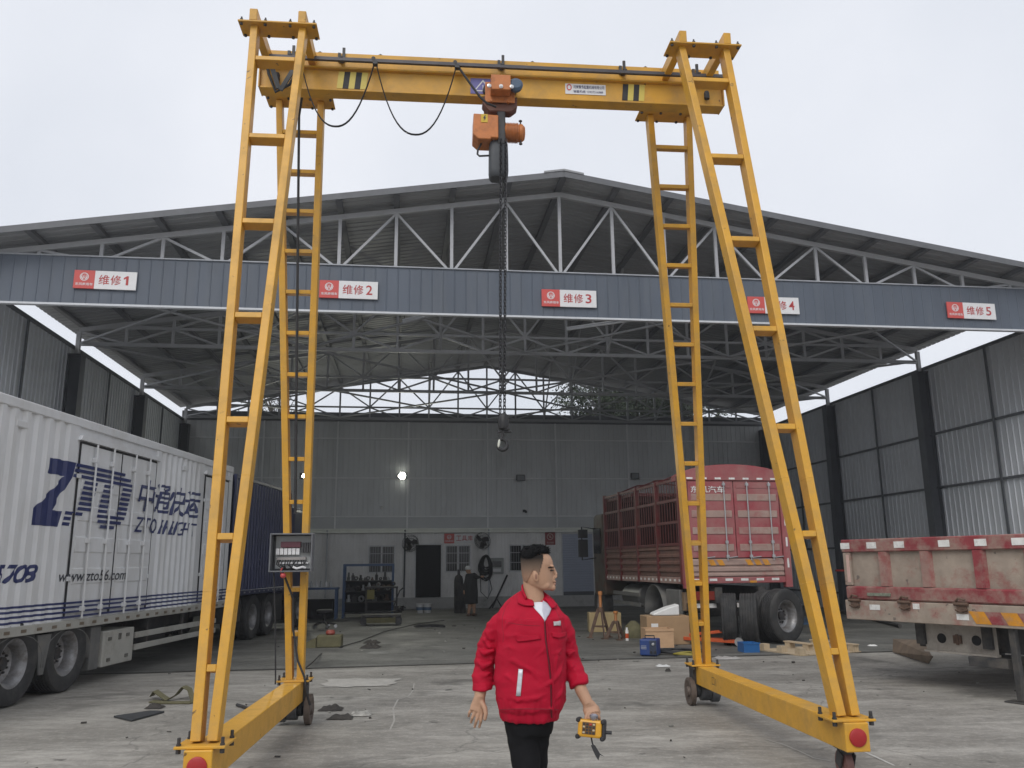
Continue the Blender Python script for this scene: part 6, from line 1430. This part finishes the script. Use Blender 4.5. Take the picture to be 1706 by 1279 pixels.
MB().tube([hp(868, 858, -.021), hp(893, 858, -.012), hp(899, 858, 0), hp(893, 858, .012), hp(868, 858, .021)], [.001, .0022, .0024, .0022, .001], 6).build('mouth', mat('lip_dark', (.20, .085, .065), .5), MAN, smooth=60)
lp = MB(); lp.ell(hp(888, 882), (.0105, .016, .0052)); lp.ell(hp(892, 836), (.0095, .017, .0042)); lp.build('lips', mat('lip', (.33, .15, .115), .45), MAN, smooth=60)
MB().ell(hp(556, 745, -.079), (.0055, .003, .013)).build('ear_hollow', mat('ear_shade', (.26, .13, .085), .6), MAN, smooth=60)
# jacket
TOR = [(352, 528, 668, .062), (372, 492, 690, .082), (400, 452, 722, .098), (430, 424, 748, .108), (475, 408, 768, .118), (540, 404, 776, .126), (620, 412, 778, .131), (700, 402, 773, .135), (800, 396, 779, .140), (870, 402, 778, .142), (920, 410, 771, .140), (950, 418, 760, .136), (968, 424, 750, .132), (985, 426, 744, .131), (1012, 432, 735, .125), (1019, 440, 728, .118)]
jk = MB(); rings = []
for y, xl, xr, dy in TOR:
    a, b_ = bp_(xl, y), bp_(xr, y); c = (a + b_) / 2; rg = sup(c + V((0, -.012 if 600 < y < 960 else 0, 0)), (b_ - a).x / 2, dy, 32, 2.25)
    tl_ = .62 * max(0.0, min(1.0, (475 - y) / 80.0))
    for p in rg: p.z += (p.y - 4.2 - .02) * tl_
    rings.append(rg)
jk.loft(rings)
def skin_y(x, y):
    for q0, q1 in zip(TOR, TOR[1:]):
        if q0[0] <= y <= q1[0]:
            f_ = (y - q0[0]) / (q1[0] - q0[0]); xl, xr, dy = [u + (v_ - u) * f_ for u, v_ in zip(q0[1:], q1[1:])]
            u = abs((x - (xl + xr) / 2) / ((xr - xl) / 2)); return -dy * max(0.0, 1 - min(u, 1) ** 2.25) ** (1 / 2.25) - (.012 if 600 < y < 960 else 0)
    return 0
for path, r_ in (([(432, 600), (470, 570), (520, 560), (570, 575)], .011), ([(425, 640), (480, 620), (550, 650)], .012), ([(420, 690), (500, 690), (590, 740), (640, 800)], .013), ([(412, 760), (470, 770), (540, 830)], .012), ([(440, 860), (520, 890), (620, 880), (680, 850)], .013), ([(430, 915), (520, 938), (600, 930)], .012),
                 ([(770, 610), (730, 650), (690, 660)], .011), ([(765, 690), (735, 760), (690, 800), (610, 840)], .013), ([(768, 800), (740, 870), (700, 905)], .012), ([(690, 560), (650, 640), (600, 680)], .010), ([(720, 600), (722, 680), (715, 760)], .010), ([(745, 900), (700, 935), (640, 940)], .011), ([(520, 470), (470, 500), (445, 540)], .012), ([(700, 470), (735, 500), (755, 540)], .011)):
    pts = [bp_(x, y, skin_y(x, y) + .0025) for x, y in path]; jk.tube(pts, [.004] + [r_] * (len(pts) - 2) + [.004] if len(pts) > 2 else r_, 8)
for path, r_ in (([(312, 640), (345, 665), (395, 650)], .013), ([(300, 700), (340, 735), (382, 715)], .013), ([(300, 770), (335, 785), (378, 765)], .012), ([(345, 540), (380, 590), (425, 600)], .013), ([(335, 585), (370, 625), (410, 640)], .012)):
    jk.tube([bp_(x, y, -.024 if 310 < x < 400 else .0) for x, y in path], [.005, r_, .005], 8)
for path, r_ in (([(770, 640), (795, 665), (826, 650)], .012), ([(780, 700), (810, 735), (838, 715)], .012), ([(795, 770), (825, 780), (855, 755)], .012), ([(745, 560), (775, 600), (800, 600)], .012)):
    jk.tube([bp_(x, y, -.022 if 780 < x < 830 else .0) for x, y in path], [.005, r_, .005], 8)
SR = [(462, 478, 0), (424, 510, .01), (390, 566, .025), (362, 640, .035), (342, 720, .035), (334, 775, .03), (332, 818, .015), (334, 866, .0)]
jk.tube([bp_(x, y, d) for x, y, d in SR], [.044, .052, .054, .050, .0475, .049, .050, .044], 22)
SLv = [(716, 470, 0), (748, 508, .01), (771, 562, .02), (790, 640, .03), (806, 710, .03), (822, 770, .015), (836, 810, -.005), (846, 836, -.015)]
jk.tube([bp_(x, y, d) for x, y, d in SLv], [.042, .047, .047, .044, .043, .044, .044, .038], 22)
for x, y, d, r_ in ((333, 838, .008, .052), (333, 858, .002, .050)): jk.tube([bp_(x, y - 10, d), bp_(x + 1, y + 6, d)], r_, 22)
jk.tube([bp_(836, 800, -.005), bp_(848, 838, -.018)], .046, 22)
# folds: broken ridges standing out of the cloth
random.seed(21)
def fold(pts, r_): jk.tube([bp_(*p) for p in pts], [r_ * .4] + [r_] * (len(pts) - 2) + [r_ * .4], 8)
me = blob(jk, .0050, 5, .5)
def crease(me, amp, sc):
    me.update(); nr = [v.normal.copy() for v in me.vertices]
    for v, n_ in zip(me.vertices, nr):
        p = v.co; u = (p.x - .07) ; 
        arm = max(0, min(1, (abs(u) - .155) / .03))
        q1 = V((p.x * 7 + p.z * 9, p.y * 5, p.z * 13 - p.x * 6)); q2 = V((p.x * 16 - p.z * 10, p.y * 9, p.z * 22 + p.x * 12)); q3 = V((p.x * 9, p.y * 9, p.z * 46))
        k = noise.noise(q1) ; k2 = 1 - abs(noise.noise(q2)) * 2.2; k3 = 1 - 2.4 * abs(noise.noise(q1 * 1.3 + V((3, 3, 3))))
        d = amp * (.75 * k + .40 * max(-.6, k2) * (.5 + .5 * noise.noise(V((p.x * 4, 2, p.z * 4)))) + (.15 + .65 * arm) * max(-.4, k3)) + amp * .5 * arm * noise.noise(q3) 
        if p.z < 1.03: d += amp * .9 * noise.noise(V((p.x * 55, p.y * 40, p.z * 6)))
        v.co = p + n_ * d
crease(me, .0068, 1)
JKM = mat('jacket_red', (.40, .0045, .026), .75, var=.10, scale=6, bump=.12, bscale=420, dirt=(.30, .005, .02), dscale=4, damt=.35, spec=.2)
jko = link_mesh('jacket', me, JKM, MAN)
mjw = wm(MAN); bv = BVHTree.FromPolygons([mjw @ v.co for v in jko.data.vertices], [tuple(p.vertices) for p in jko.data.polygons])
EYEV = V((0, 0, EYE))
def onto(x, y, off):                 # the cloth's surface seen at a point of the close-up, lifted along its normal
    d = ray(700 + x / 3.205, 880 + y / 3.205).normalized(); loc, nrm_, i, dist = bv.ray_cast(EYEV, d, 8)
    if loc is None: return None
    if nrm_.dot(d) > 0: nrm_ = -nrm_
    return loc + nrm_ * off
def patch(poly_, name, mt, off=.004, th=.004, sub=4, parent=MAN, amp=0):
    bm = bmesh.new(); vv = [bm.verts.new((x, y, 0)) for x, y in poly_]; bm.faces.new(vv)
    bmesh.ops.triangulate(bm, faces=bm.faces[:]); bmesh.ops.subdivide_edges(bm, edges=bm.edges[:], cuts=sub, use_grid_fill=True); bmesh.ops.triangulate(bm, faces=bm.faces[:])
    bm.verts.index_update(); P = []; ok = []
    for v in bm.verts:
        q = onto(v.co.x, v.co.y, off); P.append(q if q else V()); ok.append(q is not None)
    m_ = MB().add(P, [tuple(v.index for v in f.verts) for f in bm.faces if all(ok[v.index] for v in f.verts)]); bm.free()
    o = m_.build(name, mt, parent, smooth=80); s_ = o.modifiers.new('t', 'SOLIDIFY'); s_.thickness = th; s_.offset = 0; return o
TEE = mat('tee_white', (.66, .68, .72), .8, var=.04, scale=20); LIN = mat('lining_grey', (.46, .46, .52), .75, var=.06, scale=12)
patch([(598, 398), (656, 396), (664, 440), (662, 490), (640, 462), (612, 432), (602, 414)], 't_shirt', TEE, .003, .003)
patch([(654, 390), (676, 404), (698, 432), (684, 470), (662, 500), (652, 440)], 'jacket_lining', LIN, .006, .003)
patch([(542, 344), (564, 362), (606, 404), (608, 420), (560, 420), (525, 408), (520, 370)], 'collar_flap', JKM, .011, .006)
patch([(664, 384), (692, 384), (726, 414), (714, 430), (698, 434), (676, 404)], 'collar_flap', JKM, .010, .006)
cl = MB(); pts = [bp_(566, 378, -.050), bp_(546, 334, -.012), bp_(546, 316, .03), bp_(585, 316, .066), bp_(640, 340, .055), bp_(664, 366, .01), bp_(666, 384, -.028)]
rs = []
for i in range(len(pts) - 1):
    for k in range(4): rs.append(pts[i].lerp(pts[i + 1], k / 4))
rs.append(pts[-1]); sm_ = [rs[0]] + [(rs[i - 1] + rs[i] * 2 + rs[i + 1]) / 4 for i in range(1, len(rs) - 1)] + [rs[-1]]
cl.tube(sm_, [(.006, .017)] * len(sm_), 10, flat=(1, 0, 0)); cl.build('collar', JKM, MAN, smooth=70)
patch([(512, 566), (575, 574), (640, 570), (644, 592), (560, 604), (520, 606), (510, 590)], 'pocket_flap', JKM, .006, .005)
patch([(700, 556), (745, 560), (774, 552), (775, 576), (735, 588), (704, 580)], 'pocket_flap', JKM, .006, .005)
patch([(526, 749), (550, 750), (537, 896), (513, 895)], 'reflective_strip', mat('strip_silver', (.52, .52, .56), .4, metal=.2, var=.14, scale=40), .004, .002)
patch([(709, 498), (746, 496), (747, 518), (711, 521)], 'name_badge', mat('badge_grey', (.44, .42, .43), .5, var=.3, scale=60), .005, .002)
zp = [(664, 500), (666, 540), (670, 600), (678, 660), (686, 720), (692, 780), (697, 850), (700, 920), (701, 975), (700, 1008)]
q_ = [onto(x, y, .003) for x, y in zp]; q_ = [p for p in q_ if p]
MB().tube(q_, .0035, 6).build('zip_fastener', mat('zip_dark', (.12, .012, .02), .4, metal=.3), MAN, smooth=60)
MB().tube([p + V((.010, -.002, 0)) for p in q_], [(.004, .003)] * len(q_), 6).build('zip_placket', JKM, MAN, smooth=60)
hm_ = MB(); q_ = [onto(x, 968 - 4 * math.sin(math.pi * (x - 425) / 320), -.002) for x in range(428, 748, 8)]; q_ = [p for p in q_ if p]
hm_.tube(q_, .0035, 6).build('waistband_seam', mat('seam_red', (.24, .004, .018), .8), MAN, smooth=60)
for nm, path in (('armhole_seam', [(482, 384), (456, 420), (440, 470), (438, 520), (446, 575), (440, 620)]), ('armhole_seam', [(690, 392), (722, 430), (746, 480), (756, 535), (762, 590)]), ('yoke_seam', [(455, 500), (520, 512), (590, 520), (655, 520)])):
    q_ = []
    for (xa, ya), (xb, yb) in zip(path, path[1:]):
        for k in range(4):
            s_ = onto(xa + (xb - xa) * k / 4, ya + (yb - ya) * k / 4, -.0008)
            if s_: q_.append(s_)
    MB().tube(q_, .0022, 5).build(nm, mat('seam_red', (.24, .004, .018)), MAN, smooth=60)
# trousers and shoes
tr = MB(); rings = []
for z, xl, xr, dy in ((.985, -.066, .185, .105), (.94, -.066, .192, .110), (.90, -.052, .180, .108), (.86, -.042, .172, .10)):
    rings.append(sup(V(((xl + xr) / 2, 4.205, z)), (xr - xl) / 2, dy, 24, 2.3))
tr.loft(rings)
tr.tube([V((.030, 4.195, .90)), V((.040, 4.18, .80)), V((.050, 4.15, .70)), V((.055, 4.10, .50)), V((.055, 4.11, .28)), V((.05, 4.09, .07))], [.080, .070, .064, .056, .052, .052], 18)
tr.tube([V((.092, 4.22, .90)), V((.092, 4.24, .80)), V((.090, 4.26, .70)), V((.092, 4.31, .50)), V((.09, 4.46, .30)), V((.085, 4.60, .13))], [.078, .066, .060, .054, .050, .050], 18)
me = blob(tr, .007, 4, .5); me.update(); nr = [v.normal.copy() for v in me.vertices]
for v, n_ in zip(me.vertices, nr): p = v.co; v.co = p + n_ * (.004 * noise.noise(V((p.x * 18 + p.z * 8, p.y * 10, p.z * 14))) + .003 * (1 - 2 * abs(noise.noise(V((p.x * 9 - p.z * 9, p.y * 9, p.z * 20))))))
link_mesh('trousers', me, mat('trousers_black', (.009, .009, .010), .85, var=.12, scale=20, bump=.1, bscale=300, spec=.15), MAN)
for (x, y, z, pitch) in ((.05, 4.09, 0, 0), (.085, 4.62, .06, 35)):
    sh = MB(Matrix.Translation((x, y, z)) @ Matrix.Rotation(R(pitch), 4, 'X')); rings = []
    for yy, w_, h in ((.07, .030, .05), (.05, .038, .085), (0, .040, .095), (-.06, .043, .075), (-.13, .048, .055), (-.18, .040, .042), (-.205, .022, .03)):
        rings.append([V((w_ * math.cos(a), yy, max(0.0, h * .5 + h * .5 * math.sin(a)))) for a in [2 * math.pi * k / 16 for k in range(16)]])
    sh.loft(rings); sh.build('shoe', BLACK, MAN, smooth=60)
# ---------------------------------------------------------------- radio remote in his hand
c0 = hpx(980, 1207, -.105); RMm = Matrix.Translation(c0) @ Matrix.Rotation(R(-14), 4, 'Z') @ Matrix.Rotation(R(4), 4, 'Y') @ Matrix.Rotation(R(-6), 4, 'X')
RC = thing('remote_control', 'yellow crane remote control with black buttons held in the man\'s hand', 'remote control', M=RMm)
MB(RMm).box2((-.056, -.022, -.036), (.056, .028, .040)).build('casing', mat('remote_yellow', (.62, .31, .02), .4, var=.08, scale=20), RC, bevel=.010, seg=2)
MB(RMm).box2((-.034, -.0245, -.022), (.028, -.0222, .030)).build('keypad', mat('keypad_brown', (.16, .075, .015), .5), RC)
bt = [mat('button_dark', (.03, .03, .03), .5), mat('button_pale', (.42, .36, .25), .5), mat('button_red', (.42, .03, .03), .5)]
for i in range(4):
    for j in range(4): MB(RMm).box2((-.031 + i * .0152, -.029, -.019 + j * .0122), (-.031 + i * .0152 + .0105, -.0246, -.019 + j * .0122 + .008)).build('button', bt[2] if (i, j) == (2, 3) else bt[1 if (i * 7 + j * 3) % 6 == 0 else 0], RC, bevel=.001)
cp_ = MB(RMm)
for x in (-.055, .060):
    for z in (-.036, .036): cp_.box((x, .003, z), (.020, .058, .020))
cp_.box((.064, .004, 0), (.016, .045, .085)); cp_.build('bumper', BLACK, RC, bevel=.005)
MB(RMm).tube([(.065, 0, -.008), (.10, .0, -.006)], .008, 8).build('antenna', BLACK, RC, smooth=40)
MB(RMm).lathe([(.012, .036), (.016, .045), (.020, .05), (.020, .062), (.012, .068), (.001, .069)], (.014, -.004, 0), (0, 0, 1), 16).build('stop_knob', mat('knob_silver', (.35, .35, .40), .25, metal=.6), RC, smooth=40)
sp_ = MB(RMm); sp_.tube([(.006, 0, -.034), (.012, 0, -.055), (.018, -.002, -.070)], .004, 6); sp_.prism([(.008, -.068), (.026, -.066), (.052, -.100), (.070, -.108), (.052, -.105), (.046, -.128), (.034, -.114), (.018, -.088)], (0, -.004, 0), (1, 0, 0), (0, 0, 1), .006)
sp_.build('wrist_strap', BLACK, RC)

# ---------------------------------------------------------------- the worker at the back wall
YW = 27.6
def dpx(x, y, dy=0.0): return aty(740 + x / 8.523, 900 + y / 8.523, YW) + V((0, dy, 0))
WK = thing('person', 'worker in dark coat and white cap reaching towards the hanging hoses', 'person', loc=dpx(385, 1050) * 1.0)
zlow = dpx(385, 1055).z; SH = Matrix.Translation((0, 0, -zlow + .0))
wb = MB(SH)
wb.ell(dpx(342, 405), (.085, .08, .115)); wb.tube([dpx(350, 430), dpx(372, 470)], [.055, .06], 10)
wb.tube([dpx(375, 470), dpx(385, 560), dpx(385, 700), dpx(390, 760)], [(.15, .11), (.19, .13), (.17, .13), (.16, .13)], 16, flat=(1, 0, 0))
wb.tube([dpx(415, 470, -.05), dpx(478, 500, -.10), dpx(535, 495, -.15)], [.06, .045, .032], 10); wb.ell(dpx(548, 492, -.16), (.04, .03, .035))
for k in range(4): wb.tube([dpx(548, 485 + k * 6, -.16), dpx(562, 480 + k * 8, -.18), dpx(568, 486 + k * 8, -.2)], .010, 6)
wb.tube([dpx(340, 490, .1), dpx(300, 590, .1), dpx(285, 690, 0)], [.06, .048, .034], 10); wb.ell(dpx(282, 712), (.032, .03, .045))
for k in range(4): wb.tube([dpx(276 + k * 5, 720), dpx(275 + k * 5, 745)], .010, 6)
wb.tube([dpx(360, 760, .05), dpx(365, 880, .03), dpx(355, 960), dpx(345, 1020)], [.09, .075, .055, .04], 12); wb.tube([dpx(425, 760), dpx(420, 880), dpx(425, 960), dpx(425, 1015)], [.09, .075, .055, .04], 12)
link_mesh('body', blob(wb, .012, 2), MATS['skin'], WK)
wc = MB(SH); wc.tube([dpx(372, 450), dpx(382, 530), dpx(385, 650), dpx(388, 780), dpx(392, 880)], [(.15, .12), (.21, .15), (.21, .15), (.215, .16), (.20, .16)], 18, flat=(1, 0, 0))
wc.tube([dpx(415, 468, -.05), dpx(478, 500, -.10), dpx(528, 496, -.15)], [.072, .058, .045], 12); wc.tube([dpx(335, 485, .1), dpx(300, 590, .1), dpx(286, 690, 0)], [.075, .062, .05], 12)
me = blob(wc, .012, 3); me.update(); nr = [v.normal.copy() for v in me.vertices]
for v, n_ in zip(me.vertices, nr): v.co += n_ * .012 * noise.noise(V((v.co.x * 9, v.co.y * 6, v.co.z * 5)))
link_mesh('coat', me, mat('coat_dark', (.022, .022, .022), .8, var=.25, scale=8), WK)
cpm = MB(SH); cpm.lathe([(.098, 0), (.105, .03), (.095, .08), (.06, .115), (.001, .125)], dpx(340, 395), (0, 0, 1), 18); cpm.ell(dpx(375, 392, -.03), (.085, .07, .012)); cpm.build('cap', mat('cap_white', (.62, .63, .62), .7), WK, smooth=50)
MB(SH).ell(dpx(352, 1040, -.05), (.09, .13, .045)).ell(dpx(425, 1032, -.03), (.09, .13, .045)).build('shoe', RUSTY, WK, smooth=60)

# ---------------------------------------------------------------- thin haze volume, added to soften contrast and lift the interior
hz = MB().box2((-505, -505, -1.0), (505, 505, 10.6)); hm2 = bpy.data.materials.new('contrast_haze'); hm2.use_nodes = True; t = hm2.node_tree
t.nodes.remove(t.nodes['Principled BSDF']); pv = t.nodes.new('ShaderNodeVolumePrincipled'); pv.inputs['Color'].default_value = (.86, .89, .94, 1); pv.inputs['Density'].default_value = .0018; pv.inputs['Anisotropy'].default_value = .35
t.links.new(pv.outputs['Volume'], t.nodes['Material Output'].inputs['Volume'])
tag(hz.build('haze', hm2), kind='stuff')
